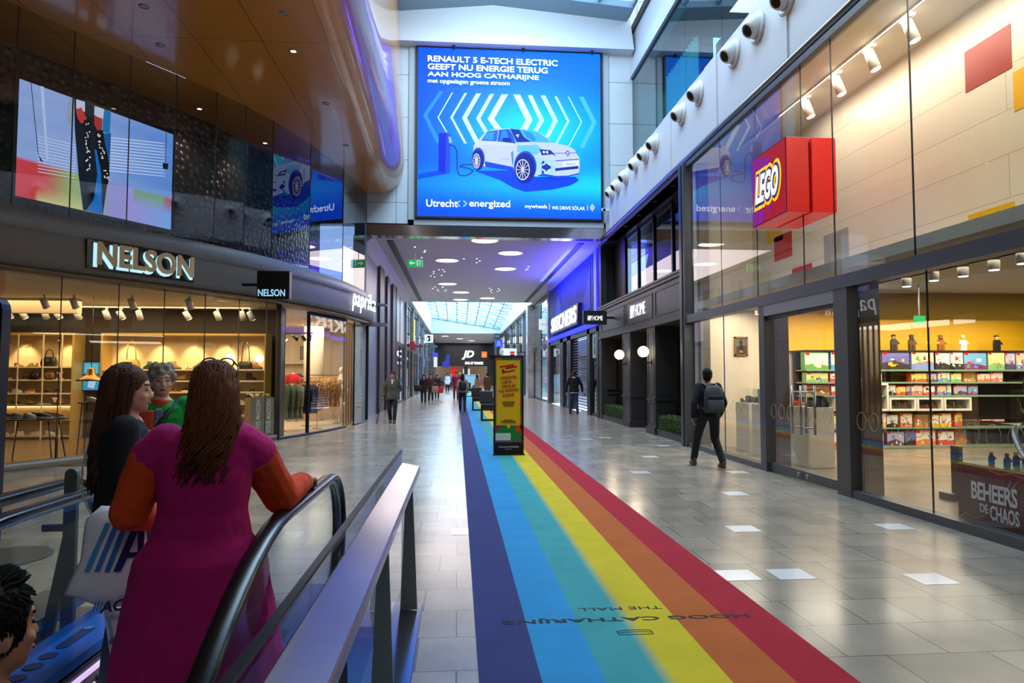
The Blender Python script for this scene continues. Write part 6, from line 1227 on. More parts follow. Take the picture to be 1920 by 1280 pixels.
# dark sports shop closing the corridor
b = MB().box(-6, 8, 104, 104.3, 3.0, 6.6).box(-6, -4.2, 104, 104.3, 0, 3).box(4.6, 8, 104, 104.3, 0, 3).box(1.0, 1.6, 104, 104.3, 0, 3)
struct(b, 'wall_far_end', M('sports_black', (24, 25, 29), .3)); struct(MB().box(-6, 8, 110, 110.2, 0, 6.6), 'wall_far_back', M('sports_inner', (110, 84, 60), .6, emit=(200, 140, 80), es=.1))  # warm shop light put into the back wall as a glow
t = thing('shop_sign', 'white slanted letters on the dark shop closing the corridor', 'sign', (2.2, 103.9, 4.6)); a, c = atY(866, 674, 103.9), atY(889, 657, 103.9); NW2 = E('far_sign_white', (245, 248, 255), 1.6)
text('JD', NW2, ((a.x + c.x) / 2, 103.999, (a.z + c.z) / 2), (1, 0, 0), (0, 0, 1), w=c.x - a.x, h=c.z - a.z, parent=t, depth=.05, bold=.04, shear=.25)
a, c = atY(872, 683, 103.9), atY(906, 678, 103.9); text('KING OF TRAINERS', NW2, ((a.x + c.x) / 2, 103.999, (a.z + c.z) / 2), (1, 0, 0), (0, 0, 1), w=c.x - a.x, h=c.z - a.z, parent=t, depth=.05, bold=.02)
t = thing('banner', 'large dim blue graphic on the dark far wall', 'banner', (-1.6, 103.9, 3.2)); a, c = atY(829, 689, 103.9), atY(843, 664, 103.9); MB().prism([(a.x, a.z), (c.x, a.z), (c.x, c.z), (a.x + .7, c.z), (a.x + .5, c.z - 1.0), (a.x, c.z - 1.2)], (0, 103.99, 0), (1, 0, 0), (0, 0, 1), .03).build('graphic', M('dim_blue', (40, 60, 170), .5, emit=(40, 60, 190), es=.4), t)
t = thing('red_panel', 'bright red panel inside the far sports shop', 'display panel', (-.3, 104.8, 0)); a, c = atY(846, 704, 104.8), atY(857, 688, 104.8); MB().box(a.x, c.x, 104.75, 104.85, 0, c.z).build('panel_face', M('panel_red', (220, 24, 24), .5, emit=(230, 20, 20), es=.5), t)
t = thing('far_screen', 'small bright lit panel inside the far sports shop', 'screen', (2.4, 105, 0)); a, c = atY(868, 702, 105), atY(881, 691, 105); MB().box(a.x, c.x, 104.95, 105.05, 0, c.z).build('panel_face', E('far_panel_white', (210, 220, 225), .8), t)
# pale kiosk
a, c = atY(868, 736, 62), atY(898, 703, 62); t = thing('kiosk', 'pale blue promotional kiosk standing on the far floor', 'kiosk', ((a.x + c.x) / 2, 62.5, 0)); MB().box(a.x, c.x, 62, 63.2, 0, c.z).build('counter', M('kiosk_blue', (150, 190, 206), .5), t, bevel=.03); MB().box(a.x - .05, c.x + .05, 61.95, 63.25, c.z, c.z + .05).build('counter_top', M('kiosk_top', (200, 214, 220), .4), t)
# small signs on both sides
def sign(px0, py0, px1, py1, y, c, lab, name='blade_sign', es=.5, arm=None, deco=None, txt=None):
    a, e = atY(px0, py1, y), atY(px1, py0, y); t = thing(name, lab, 'sign', ((a.x + e.x) / 2, y, a.z)); MB().box(a.x, e.x, y, y + .15, a.z, e.z).build('sign_box', M('sg_%d_%d_%d_%d' % (*c, int(es * 10)), c, .4, emit=c, es=es), t)
    if arm is not None: MB().bar(((a.x + e.x) / 2, y + .07, (a.z + e.z) / 2 + .02), (arm, y + .07, (a.z + e.z) / 2 + .02), .06, .06).build('bracket', DARK, t)
    if deco:
        P = Pic((a.x, y - .005, a.z), (e.x - a.x, 0, 0), (0, 0, e.z - a.z), .003); deco(P); P.build('sign_mark', vcol('sign_mark_light', .7), t)
    if txt: text(txt[0], E('st_%d_%d_%d' % txt[1], txt[1], 1.0), ((a.x + e.x) / 2, y - .01, a.z + (e.z - a.z) * txt[3]), (1, 0, 0), (0, 0, 1), w=(e.x - a.x) * txt[2], parent=t, depth=.01)
    return t
def figmark(P): P.disc(.5, .74, .2, .1, (20, 22, 26)).poly([(.4, .7), (.62, .68), (.7, .3), (.5, .14), (.3, .22), (.5, .36)], (20, 22, 26), 0).disc(.5, .5, .34, .36, (20, 22, 26), hole=.86)
sign(796, 627, 812, 642, 56, (206, 216, 218), 'square white blade sign with a black round mark on the far side wall', arm=-3.4, deco=figmark)
sign(780, 647, 794, 651, 50, (120, 40, 44), 'small dark red blade sign below the square white one', es=.2, arm=-3.4); sign(807, 647, 820, 651, 70, (30, 84, 84), 'small dark green blade sign beside the square white one', es=.2, arm=-3.4)
sign(810, 661, 821, 668, 80, (60, 60, 190), 'small violet blue blade sign near the far dark shop', arm=-3.4); sign(813, 669, 820, 688, 82, (190, 190, 250), 'tall pale violet light panel near the far dark shop', es=.9, name='light_panel', arm=-3.4)
t = tag(MB().box(-3.5, -3.42, 51.5, 54, 4.4, 6.0).build('banner', M('bn_yellow', (240, 220, 20), .4, emit=(240, 220, 10), es=.6)), 'tall yellow window banner on the far side wall', 'banner')
sign(769, 640, 777, 656, 43.5, (150, 30, 34), 'dark red shop sign on the side wall before the yellow banner', es=.25, arm=-3.4)
sign(926, 625, 938, 635, 58, (40, 52, 60), 'small dark blade sign above the blue one opposite the kiosk', es=.2, arm=5.4, deco=lambda P: P.rect(.22, .44, .78, .58, (190, 200, 200))); sign(928, 637, 942, 650, 57, (26, 60, 190), 'square blue blade sign with a white mark opposite the kiosk', es=.6, arm=5.4, deco=lambda P: P.disc(.5, .6, .2, .2, (230, 240, 255), hole=.6).rect(.2, .2, .8, .3, (230, 240, 255), 0))
sign(903, 659, 913, 670, 80, (236, 96, 24), 'square orange blade sign with a white swirl mark', es=.8, arm=5.4, deco=lambda P: P.poly([(.2, .25), (.45, .45), (.5, .75), (.6, .5), (.85, .55), (.6, .35), (.5, .2), (.45, .35)], (255, 236, 220)))
def cupmark(P): P.rect(.5, .0, .82, .62, (206, 30, 44)).rect(.54, .3, .78, .42, (240, 200, 200))
sign(944, 653, 969, 668, 50, (226, 230, 232), 'white coffee cup shaped sign with a red panel above the yellow banner stand', name='cup_sign', es=.5, arm=5.4, deco=cupmark)
a = atY(944, 660, 50); o = MB().tube([(a.x, 50.07, a.z + .22), (a.x - .2, 50.07, a.z + .16), (a.x - .24, 50.07, a.z - .08), (a.x, 50.07, a.z - .2)], .05, 8).build('cup_handle', M('cup_sign_white', (226, 230, 232), .4), t if False else [q for q in COL.objects if q.name.startswith('cup_sign')][0])
sign(1011, 598, 1031, 618, 41, (216, 232, 230), 'pale square blade sign with teal script before the blue shop', es=.6, arm=5.5, deco=lambda P: P.line([(.15, .45), (.25, .6), (.33, .42), (.45, .55), (.55, .42), (.66, .54), (.75, .44), (.86, .5)], .035, (70, 160, 150)))
sign(1019, 634, 1031, 657, 41.5, (120, 124, 130), 'silver shop sign with white zigzag letter before the blue shop', es=.1, name='shop_sign', arm=5.5, deco=lambda P: P.line([(.15, .2), (.3, .8), (.5, .3), (.7, .8), (.85, .2)], .1, (250, 250, 255)))
sign(1088, 640, 1089, 641, 30, (10, 10, 10), 'x', name='x') if False else None
sign(764, 486, 792, 500, 26.5, (10, 150, 84), 'green emergency exit sign with arrow under the corridor ceiling', name='exit_sign', es=.75, deco=lambda P: P.poly([(.1, .5), (.28, .82), (.28, .6), (.5, .6), (.5, .4), (.28, .4), (.28, .18)], (240, 255, 245)).rect(.62, .14, .86, .86, (240, 255, 245), 0).poly([(.7, .2), (.76, .45), (.68, .5), (.74, .72), (.82, .6), (.78, .4), (.84, .2)], (10, 140, 80)).disc(.75, .78, .04, .07, (10, 140, 80), up=0))
h = [q for q in COL.objects if q.name.startswith('exit_sign') and q.get('label', '').startswith('green emergency')][0]; p = h.location; MB().box(p.x - .01, p.x + .01, 26.55, 26.58, p.z + .28, 6.58).build('hanger', STEEL, h)
# yellow banner stand on the carpet
YB = 13.6; a, e = atY(927, 851, YB), atY(980, 669, YB); a.z = .008; t = thing('banner_stand', 'tall yellow banner stand with red slanted words on the rainbow carpet', 'banner stand', ((a.x + e.x) / 2, YB, .007)); W, Hh = e.x - a.x, e.z
b = MB().box(a.x - .02, a.x + .015, YB, YB + .06, .03, Hh + .02).box(e.x - .015, e.x + .02, YB, YB + .06, .03, Hh + .02).box(a.x - .02, e.x + .02, YB, YB + .06, Hh, Hh + .03).box(a.x - .11, a.x, YB + .01, YB + .05, Hh - .05, Hh + .03); b.build('frame', BLACK, t)
MB().box(a.x - .03, e.x + .03, YB - .12, YB + .2, .007, .03).build('base_plate', BLACK, t); MB().box(a.x + .015, e.x - .015, YB + .02, YB + .04, .03, Hh).build('panel', M('banner_back', (40, 40, 40), .5), t)
P = Pic((a.x + .012, YB + .018, .03), (W - .024, 0, 0), (0, 0, Hh - .03), .001)
P.rect(0, 0, 1, 1, (10, 120, 50)).rect(0, 0, 1, .115, (16, 14, 16)).rect(0, .115, 1, .13, (120, 60, 130), 0).rect(0, .97, .24, 1, (190, 80, 20), 0).rect(.66, .97, 1, 1, (140, 80, 120), 0).rect(0, .86, .06, .97, (180, 80, 20), 0).rect(0, .5, .06, .7, (140, 80, 120), 0).rect(.94, .48, 1, .62, (170, 30, 30), 0).rect(.94, .25, 1, .4, (190, 80, 20), 0).poly([(0, .2), (.1, .26), (.2, .26), (.25, .29), (0, .29)], (150, 20, 50), 0).poly([(.75, .24), (1, .2), (1, .29), (.75, .29)], (190, 70, 20), 0)
P.poly([(.05, .29), (.42, .29), (.5, .25), (.58, .29), (.93, .29), (.93, .965), (.05, .965)], (226, 178, 4))
P.rect(.02, .135, .58, .21, (196, 210, 206)); RD = (176, 24, 30)
P.poly([(.17, .885), (.7, .905), (.7, .925), (.17, .905)], RD).poly([(.38, .87), (.82, .89), (.82, .91), (.38, .89)], RD, 0).poly([(.3, .83), (.74, .85), (.74, .868), (.3, .846)], RD, 0).poly([(.25, .83), (.34, .83), (.36, .86), (.28, .88), (.25, .86)], RD, 0)
P.build('print', vcol('banner_print', 0, .5), t)
RI = M('print_red', (170, 30, 14), .6); BK = M('print_dark', (60, 50, 10), .6)
cx = (a.x + e.x) / 2
def bt(s, v, w_, h_, m=RI, dx=0., sh=0., tilt=.09, bold=.02): text(s, m, (cx + dx, YB + .008, .03 + v * (Hh - .03)), (1, 0, tilt), (-tilt, 0, 1), w=w_ * W, h=h_, parent=t, depth=.002, bold=bold)
for s, v, w_, dx in (('UTRECHTSE', .785, .56, 0), ('LUISTER -', .738, .42, -.02), ('VERHALEN', .695, .5, 0), ('VOL POSITIEVE', .65, .72, 0), ('ENERGIE', .602, .4, 0)): bt(s, v, w_, .062, dx=dx)
lines_ = MB()
for v, w_ in ((.535, .44), (.52, .44), (.505, .36), (.49, .33), (.345, .32), (.333, .5), (.32, .55)): lines_.box(cx - w_ * W / 2, cx + w_ * W / 2, YB + .004, YB + .012, .03 + v * (Hh - .03) - .004, .03 + v * (Hh - .03) + .004)
lines_.build('fine_print', BK, t)
bt('HOOG CATHARIJNE', .066, .7, .03, M('print_white'), 0, 0, 0, .02); bt('THE MALL', .045, .26, .014, M('print_white'), 0, 0, 0, 0)
# black lounge seats on the carpet beyond
s0 = None
for i, (x, y, lab) in enumerate(((1.08, 23.6, 'black boxy seat with tall back on the carpet just behind the yellow banner stand'), (.92, 30.5, 'black boxy seat second along the carpet'), (.8, 50, 'black boxy seat farthest along the carpet'))):
    if s0 is None:
        s0 = thing('lounge_seat', lab, 'seat', (x, y, .007), 0, 'black seats on the carpet'); BKS = M('seat_black', (22, 22, 24), .55)
        b = MB()
        for X0 in (x - .24, x + .66): b.box(X0, X0 + .06, y, y + .06, .007, .5).box(X0, X0 + .06, y + .6, y + .66, .007, .5).box(X0, X0 + .06, y, y + .66, .007, .06)
        b.box(x - .24, x + .72, y, y + .06, .007, .07).box(x - .24, x + .72, y, y + .06, .42, .5); b.build('leg_frame', BKS, s0); MB().box(x - .24, x + .72, y + .02, y + .7, .5, .6).build('seat', BKS, s0, bevel=.02); MB().box(x - .28, x + .2, y + .55, y + .75, .6, 1.05).build('backrest', M('seat_brown', (48, 42, 46), .6), s0, bevel=.03); MB().box(x + .34, x + .7, y + .55, y + .75, .6, .86).build('armrest', BKS, s0, bevel=.03)
    else: dup(s0, (x, y, .007), 0, lab)
# ================================================================ escalators, balustrade
ZH = lambda y: .97 if y > 3.3 else (.97 - .7 * (3.3 - y) ** 2 / 2.4 if y > 2.1 else .55 - .7 * (2.1 - y))
RUB = M('handrail_rubber', (16, 14, 15), .28, spec=.5); ESG = glass('escalator_glass', (.86, .9, .92), .9); DECK = M('deck_steel', (120, 140, 170), .22, .85); DKB = M('deck_steel_bluelit', (30, 104, 200), .3, .2); TRD = M('step_metal', (60, 62, 66), .4, .6)  # one steel deck coloured blue for the screen light falling on it
struct(MB().box(-4.2, -4.0, -6, 4.45, -6, 0).box(-.5, -.44, -6, 4.45, -6, -.0).box(-4.0, -.5, 4.4, 4.45, -6, -.05).box(-4.0, -.44, -6, 4.45, -6.2, -6), 'wall_well', M('well_dark', (44, 46, 50), .6))
def escalator(xl, xr, lab):
    t = thing('escalator', lab, 'escalator', ((xl + xr) / 2, 4.2, 0), 0, 'escalators side by side')
    ys = [-3.5 + i * .16 for i in range(49)] ; ys = [y for y in ys if y < 4.35]
    for x, ins in ((xl, 1), (xr, -1)):
        pts = [(x, y, ZH(y)) for y in ys] + [(x, 4.35 + .4 * math.sin(a), .57 + .4 * math.cos(a)) for a in [PI * i / 14 for i in range(15)]] + [(x, 4.1, .17), (x, 3.9, .17)]
        MB().tube(pts, .046, 14, 0, .48, up=(0, 0, 1)).build('handrail', RUB, t)
        hp = [(y, ZH(y) - .045) for y in ys] + [(4.35 + .36 * math.sin(a), .57 + .36 * math.cos(a)) for a in [PI * i / 12 for i in range(13)]] + [(3.9, .2)]
        lo = [(y, ZH(y) - .74) for y in reversed(ys) if y < 3.85]
        MB().prism(hp + lo, (x - .006, 0, 0), (0, 1, 0), (0, 0, 1), .012).build('glass_panel', ESG, t)
        MB().tube(pts[:-2], .022, 8, 0, 1.2, up=(0, 0, 1)).build('handrail_guide', STEEL, t).location = (0, 0, -.022)
        d = MB(); pl = [(y, ZH(y) - .72) for y in ys if y < 4.3] + [(4.55, .25)]
        xa_, xb_ = (x - .07, x + .22) if ins > 0 else (x - .22, x + .07)
        d.loft([[(xa_, y, z), (xb_, y, z), (xb_, y, z - .06), (xa_, y, z - .06)] for y, z in pl], sm=False)
        dk = d.build('deck', DKB if xl < -2 and xl > -2.3 and ins > 0 else DECK, t)
        s = MB(); xi = x + .2 * ins; s.loft([[(xi, y, z - .05), (xi + .02 * ins, y, z - .05), (xi + .02 * ins, y, z - .5), (xi, y, z - .5)] for y, z in pl], sm=False); s.build('skirt', M('skirt_dark', (50, 54, 60), .35, .6), t)
        L = MB()
        for k in (0, 1): xo = xi + (.022 + .02 * k) * ins; L.loft([[(xo, y, z - .1 - .07 * k), (xo + .012 * ins, y, z - .1 - .07 * k), (xo + .012 * ins, y, z - .125 - .07 * k), (xo, y, z - .125 - .07 * k)] for y, z in pl], sm=False)
        L.build('skirt_light', E('skirt_glow', (226, 196, 240), .9), t)
        if dk.data.materials[0] is DKB:
            sb_ = MB(); z0 = .2515
            def capsule(x0_, y0_, x1_, y1_, r): return [(x0_ + r * math.cos(a), y0_ + r * math.sin(a)) for a in [PI + PI * i / 10 for i in range(11)]] + [(x1_ + r * math.cos(a), y1_ + r * math.sin(a)) for a in [PI * i / 10 for i in range(11)]]
            cx = x + .075
            sb_.prism(capsule(cx, 3.62, cx, 3.85, .032), (0, 0, z0), (1, 0, 0), (0, 1, 0), .002)
            for yy in (3.5, 3.38, 3.26): sb_.cyl((cx, yy, z0), (cx, yy, z0 + .002), .042, n=20)
            sb_.build('warning_sticker', M('sticker_navy', (22, 40, 90), .4), dk)
            MB().cyl((cx, 3.86, z0 + .002), (cx, 3.86, z0 + .004), .024, n=18).build('stop_button', M('button_teal', (70, 140, 170), .3), dk)
    for k in range(16):
        y1 = 3.2 - k * .4; z = ZH(y1 - .2) - .97; b = MB().box(xl + .24, xr - .24, y1 - .4, y1, z - .3, z)
        for j in range(18): xx = xl + .26 + j * (xr - xl - .52) / 17; b.box(xx - .008, xx + .008, y1 - .4, y1, z, z + .008)
        b.build('step', TRD, t)
    MB().box(xl - .16, xr + .16, 3.2, 4.98, -.06, .004).build('landing_plate', M('landing_steel', (112, 112, 114), .35, .8), t)
    MB().box(xl + .24, xr - .24, 3.1, 3.3, .004, .012).build('comb', M('comb_yellow', (150, 140, 90), .4), t)
    return t
escalator(-2.06, -.81, 'escalator nearest the wooden railing, carrying the woman in the pink coat'); escalator(-3.65, -2.4, 'neighbouring escalator beyond the first, nearer the shoe shop')
# glass balustrade with the wooden leaning rail
t = thing('balustrade', 'glass balustrade with glossy wooden leaning rail beside the escalator', 'balustrade', (-.33, 2.8, 0))
WR = woodmat('rail_wood', (74, 46, 52), (94, 60, 64), None, (14, 1.2, 14), rough=.24, coat=.4)
MB().hexa([(-.385, .3, .968), (-.258, .3, .941), (-.258, 4.72, .941), (-.385, 4.72, .968)], [(-.385, .3, 1.014), (-.258, .3, .987), (-.258, 4.72, .987), (-.385, 4.72, 1.014)]).build('wooden_rail', WR, t, bevel=.006)
BG_ = glass('balustrade_glass', (.9, .93, .95), .9)
for y0, y1 in ((.3, 2.02), (2.03, 3.6), (3.61, 5.16)): MB().box(-.432, -.418, y0, y1, .02, 1.04).build('glass_panel', BG_, t)
MB().box(-.436, -.414, .3, 5.16, 1.04, 1.052).build('edge_cap', M('edge_dark', (36, 40, 46), .3, .5), t)
PST = M('post_grey', (132, 142, 142), .45, .1)
for y in (1.4, 3.0, 4.58):
    MB().hexa([(-.375, y - .012, .06), (-.262, y - .012, .06), (-.262, y + .012, .06), (-.375, y + .012, .06)], [(-.34, y - .012, .948), (-.302, y - .012, .948), (-.302, y + .012, .95), (-.34, y + .012, .95)]).build('post', PST, t)
MB().hexa([(-.436, .3, 0), (-.232, .3, 0), (-.232, 4.72, 0), (-.436, 4.72, 0)], [(-.436, .3, .066), (-.232, .3, .05), (-.232, 4.72, .05), (-.436, 4.72, .066)]).build('base_channel', M('channel_steel', (140, 146, 152), .14, .95), t, bevel=.004)
# solid stand-in for the railing post's mirror image in the escalator glass
t = thing('mirrored_post', 'grey braced stand-in for the railing post mirrored in the escalator glass', 'mirrored post', (-2.23, 4.12, .004)); GPM = M('mirrored_post_grey', (96, 98, 98), .5, .2)
x, y = -2.23, 4.12; MB().prism([(-.035, .0), (.035, 0), (.035, 1.04)] + [(.035 * math.cos(a), 1.04 + .035 * math.sin(a)) for a in (.5, 1.0, 1.57, 2.1, 2.6)] + [(-.035, 1.04)], (x, y, .004), (1, 0, 0), (0, 0, 1), .03).build('upright', GPM, t)
MB().prism([(-.16, .02), (-.09, .02), (.0, .6), (0, .76), (-.035, .7)], (x - .0, y - .006, .004), (1, 0, 0), (0, 0, 1), .02).build('brace', GPM, t); MB().box(x - .15, x - .03, y - .03, y, .72, .76).build('cross_bar', GPM, t); MB().box(x - .17, x + .06, y - .06, y + .03, .004, .014).build('foot_plate', GPM, t)
p = atZ(4, 1046); tag(MB().cyl((p.x, p.y, 0), (p.x, p.y, .012), .38, n=48).build('floor_disc', M('disc_taupe', (108, 90, 74), .5)), 'round taupe disc lying on the floor beyond the escalator handrails', 'floor disc')
# ================================================================ people
def remesh(o, vox, smooth=6, it=None):
    m = o.modifiers.new('skin', 'REMESH'); m.mode = 'VOXEL'; m.voxel_size = vox; m.use_smooth_shade = True
    s = o.modifiers.new('soften', 'SMOOTH'); s.factor = .5; s.iterations = smooth; return o
CLOUD = {}
def folds(o, strength, size):
    if size not in CLOUD:
        tx = bpy.data.textures.new('cloth_folds', 'CLOUDS'); tx.noise_scale = size; tx.noise_depth = 2; CLOUD[size] = tx
    d = o.modifiers.new('folds', 'DISPLACE'); d.texture = CLOUD[size]; d.strength = strength; d.mid_level = .5; d.texture_coords = 'LOCAL'; return o
def hand(mb, wr, d, n, side, curl, s=1.):
    """palm, four unequal bent fingers and a thumb from the side of the palm; d finger direction, n palm normal."""
    wr, d, n = Vector(wr), Vector(d).normalized(), Vector(n).normalized(); n = (n - d * n.dot(d)).normalized(); a = d.cross(n) * side; L = .088 * s
    for k in (-.028, -.009, .009, .028): mb.cap(wr + d * .012 * s, wr + d * L + a * k * s, .017 * s, .0135 * s, 8)
    for k, ln, dl in ((-.03, .06, -.008), (-.0105, .075, 0), (.0105, .082, .002), (.031, .072, -.004)):
        b = wr + d * (L + dl * s) + a * k * s; c = curl; d1 = d * math.cos(c) + n * math.sin(c); d2 = d * math.cos(c * 2.1) + n * math.sin(c * 2.1)
        m1 = b + d1 * ln * .5 * s; mb.cap(b, m1, .0098 * s, .0088 * s, 8); mb.cap(m1, m1 + d2 * ln * .5 * s, .0088 * s, .0074 * s, 8)
    b = wr + d * .028 * s + a * .03 * s; m1 = b + (a * .75 + d * .6 + n * .25).normalized() * .036 * s; mb.cap(b, m1, .0135 * s, .0105 * s, 8); mb.cap(m1, m1 + (d * .85 + a * .25 + n * (.3 + curl * .4)).normalized() * .034 * s, .0105 * s, .008 * s, 8)
SKIN = {'light': (206, 152, 122), 'fair': (220, 172, 144), 'tan': (170, 116, 86), 'dim': (186, 134, 106)}
BASE = dict(neck=(0, -.005, 1.43), head=(0, .02, 1.575), shL=(-.165, 0, 1.385), shR=(.165, 0, 1.385), elL=(-.215, -.03, 1.1), elR=(.215, -.03, 1.1), haL=(-.215, .06, .86), haR=(.215, .06, .86),
            hipL=(-.085, 0, .9), hipR=(.085, 0, .9), knL=(-.095, .02, .49), knR=(.095, .02, .49), anL=(-.1, -.03, .08), anR=(.1, -.03, .08))
def person(label, loc, rz, H=1.7, skin='light', hair=('short', (30, 20, 16)), top=((40, 40, 44), .82, 0.), legs=(30, 30, 36), shoe=(20, 18, 18), pose={}, vox=.012, yaw=0., curl=.5, sleeve=None, shirt=None, group=None, fold=.012, bulk=1., name='person', skirt=None):
    s = H / 1.7; T = Matrix.Translation(loc) @ Matrix.Rotation(rz, 4, 'Z'); J = {k: Vector(v) * s for k, v in {**BASE, **pose}.items() if k in BASE}
    W = lambda p: T @ Vector(p); HR = Matrix.Rotation(yaw, 3, 'Z'); Hc = J['head']; w3 = T.to_3x3()
    hp = lambda x, y, z: W(Hc + HR @ Vector((x, y, z)) * s); hrot = w3 @ HR
    root = None; b = MB()
    b.ell(hp(0, -.008, .02), Vector((.076, .096, .1)) * s, 20, 0, hrot).ell(hp(0, .018, -.045), Vector((.062, .072, .075)) * s, 16, 0, hrot).ell(hp(0, .062, -.092), Vector((.026, .022, .02)) * s, 10, 0, hrot)
    b.cap(hp(0, .085, .012), hp(0, .098, -.028), .0085 * s, .0115 * s, 8); b.ell(hp(0, .098, -.034), Vector((.018, .012, .009)) * s, 8, 0, hrot); b.ell(hp(0, .084, -.064), Vector((.024, .011, .011)) * s, 8, 0, hrot); b.ell(hp(0, .07, .032), Vector((.052, .02, .012)) * s, 10, 0, hrot)
    for q in (-1, 1): b.ell(hp(q * .076, -.005, -.012), Vector((.012, .02, .032)) * s, 8, 0, hrot); b.ell(hp(q * .04, .062, -.03), Vector((.022, .022, .02)) * s, 8, 0, hrot)
    b.cap(hp(0, -.012, -.07), W(J['neck'] - Vector((0, 0, .05))), .05 * s, .058 * s, 12)
    b.cap(W(J['neck'] - Vector((0, 0, .06 * s))), W((J['hipL'] + J['hipR']) / 2 + Vector((0, 0, .08))), .1 * s, .115 * s, 12)
    for q in 'LR':
        sh, el, ha, hi, kn, an = [J[k + q] for k in ('sh', 'el', 'ha', 'hip', 'kn', 'an')]
        wr = el + (ha - el) * .98; fd = (ha - el).normalized(); side = -1 if q == 'L' else 1
        b.cap(W(sh), W(el), .046 * s, .038 * s, 10).cap(W(el), W(wr), .037 * s, .026 * s, 10).cap(W(Vector((0, 0, 1.34 * s))), W(sh), .06 * s, .05 * s, 10)
        hd = pose.get('hd' + q); hn = pose.get('hn' + q, (-side, 0, 0)); hd = Vector(hd) if hd else fd
        hand(b, W(wr), w3 @ hd, w3 @ Vector(hn), side, pose.get('hc' + q, curl), s)
        b.cap(W(hi + Vector((0, 0, .03))), W(kn), .082 * s, .052 * s, 10).cap(W(kn), W(an), .05 * s, .034 * s, 10).cap(W(an), W(an + Vector((0, .12, -.045)) * s), .034 * s, .026 * s, 10)
    root = b.build(name, M('skin_' + skin, SKIN[skin], .55)); remesh(root, vox, 4)
    # origin at the feet
    root.data.transform(Matrix.Translation(-Vector(loc))); root.location = loc; WM[root.name] = Matrix.Translation(loc)
    tag(root, label, 'person', group)
    e = MB()
    for q in (-1, 1): e.ell(hp(q * .033, .079, .002), Vector((.011, .006, .005)) * s, 8, 0, hrot)
    e.build('eyes', M('eye_dark', (46, 34, 30), .3), root)
    br = MB()
    for q in (-1, 1): br.cap(hp(q * .018, .086, .028), hp(q * .048, .072, .03), .005 * s, .004 * s, 6)
    br.build('eyebrows', M('hair_%d_%d_%d' % hair[1], hair[1], .7, spec=.25, noise=.3, nscale=40), root); MB().ell(hp(0, .09, -.066), Vector((.021, .006, .007)) * s, 8, 0, hrot).build('lips', M('lips', (150, 80, 74), .5), root)
    # top garment
    col, hem, flare = top; m = M('cloth_%d_%d_%d' % col, col, .9, noise=.12, nscale=30); b = MB(); hc = (J['hipL'] + J['hipR']) / 2; N = 22; bk = bulk
    prof = [(1.435, .062, .062), (1.41, .105, .08), (1.37, .172, .1), (1.3, .178, .118), (1.18, .168, .122), (1.06, .158, .115), (.95, .175, .125), (.86, .19 + flare * .3, .132 + flare * .3)]
    if hem < .86: prof += [(z, .19 + flare * (.3 + .7 * (.86 - z) / .6), .132 + flare * (.3 + .7 * (.86 - z) / .6)) for z in (.7, .55, .4, .25) if z > hem] + [(hem, .19 + flare * (.3 + .7 * (.86 - hem) / .6), .132 + flare * (.3 + .7 * (.86 - hem) / .6))]
    rings = []
    for z, rx, ry in prof:
        cxy = Vector((hc.x, hc.y, 0)).lerp(Vector((J['neck'].x, J['neck'].y, 0)), max(0, min(1, (z * s - hc.z) / max(.01, J['neck'].z - hc.z))))
        rings.append([W(cxy + Vector((rx * bk * s * math.cos(a), ry * bk * s * math.sin(a), z * s))) for a in [2 * PI * i / N for i in range(N)]])
    b.loft(list(reversed(rings)))
    arms = MB() if sleeve else b
    for q in 'LR':
        sh, el, ha = J['sh' + q], J['el' + q], J['ha' + q]
        if sleeve: b.cap(W(sh * .8 + Vector((0, 0, 1.34 * s * .2))), W(sh.lerp(el, .2)), .076 * s * bk, .079 * s * bk, 14); arms.cap(W(sh.lerp(el, .24)), W(el), .078 * s * bk, .07 * s * bk, 12)
        else: b.cap(W(sh), W(el), .066 * s * bk, .056 * s * bk, 12)
        arms.cap(W(el), W(el.lerp(ha, pose.get('cuff' + q, .88))), (.07 if sleeve else .055) * s * bk, (.05 if sleeve else .042) * s * bk, 12)
    o = folds(remesh(b.build('coat' if hem < .6 else 'jacket', m, root), vox, 5), fold, .12)
    if sleeve: folds(remesh(arms.build('sleeves', M('cloth_%d_%d_%d' % sleeve, sleeve, .9, noise=.12, nscale=30), root), vox, 5), fold, .09)
    if shirt:
        b = MB().ell(W(Vector((J['neck'].x, J['neck'].y + .045 * s, 1.3 * s))), Vector((.05, .09, .15)) * s, 14, 0, w3); remesh(b.build('shirt', M('cloth_%d_%d_%d' % shirt, shirt, .8), root), vox, 3)
    # trousers
    b = MB().ell(W(hc + Vector((0, 0, .03))), Vector((.155, .115, .13)) * s, 14, 0, w3)
    for q in 'LR': hi, kn, an = J['hip' + q], J['kn' + q], J['an' + q]; b.cap(W(hi), W(kn), .1 * s, .075 * s, 12).cap(W(kn), W(an + Vector((0, 0, .03))), .073 * s, .06 * s, 12)
    folds(remesh(b.build('trousers', M('cloth_%d_%d_%d' % legs, legs, .85, noise=.15, nscale=40), root), vox, 4), fold * .7, .08)
    for q in 'LR':
        an = J['an' + q]; f = Vector((0, 1, 0)); c = an + Vector((0, .05, -.045)) * s; sh_ = MB(); rg = []
        for z, L, wd in ((-.035, .27, .095), (-.01, .275, .1), (.02, .24, .09), (.05, .13, .08), (.08, .1, .075)):
            rg.append([W(c + Vector((wd / 2 * math.sin(a), L / 2 * math.cos(a) - (.27 - L) * .42, z)) * s) for a in [2 * PI * i / 14 for i in range(14)]])
        sh_.loft(rg).build('shoe', M('shoe_%d_%d_%d' % shoe, shoe, .45), root)
    # hair
    hm_ = M('hair_%d_%d_%d' % hair[1], hair[1], .7, spec=.25, noise=.3, nscale=40); b = MB(); st = hair[0]
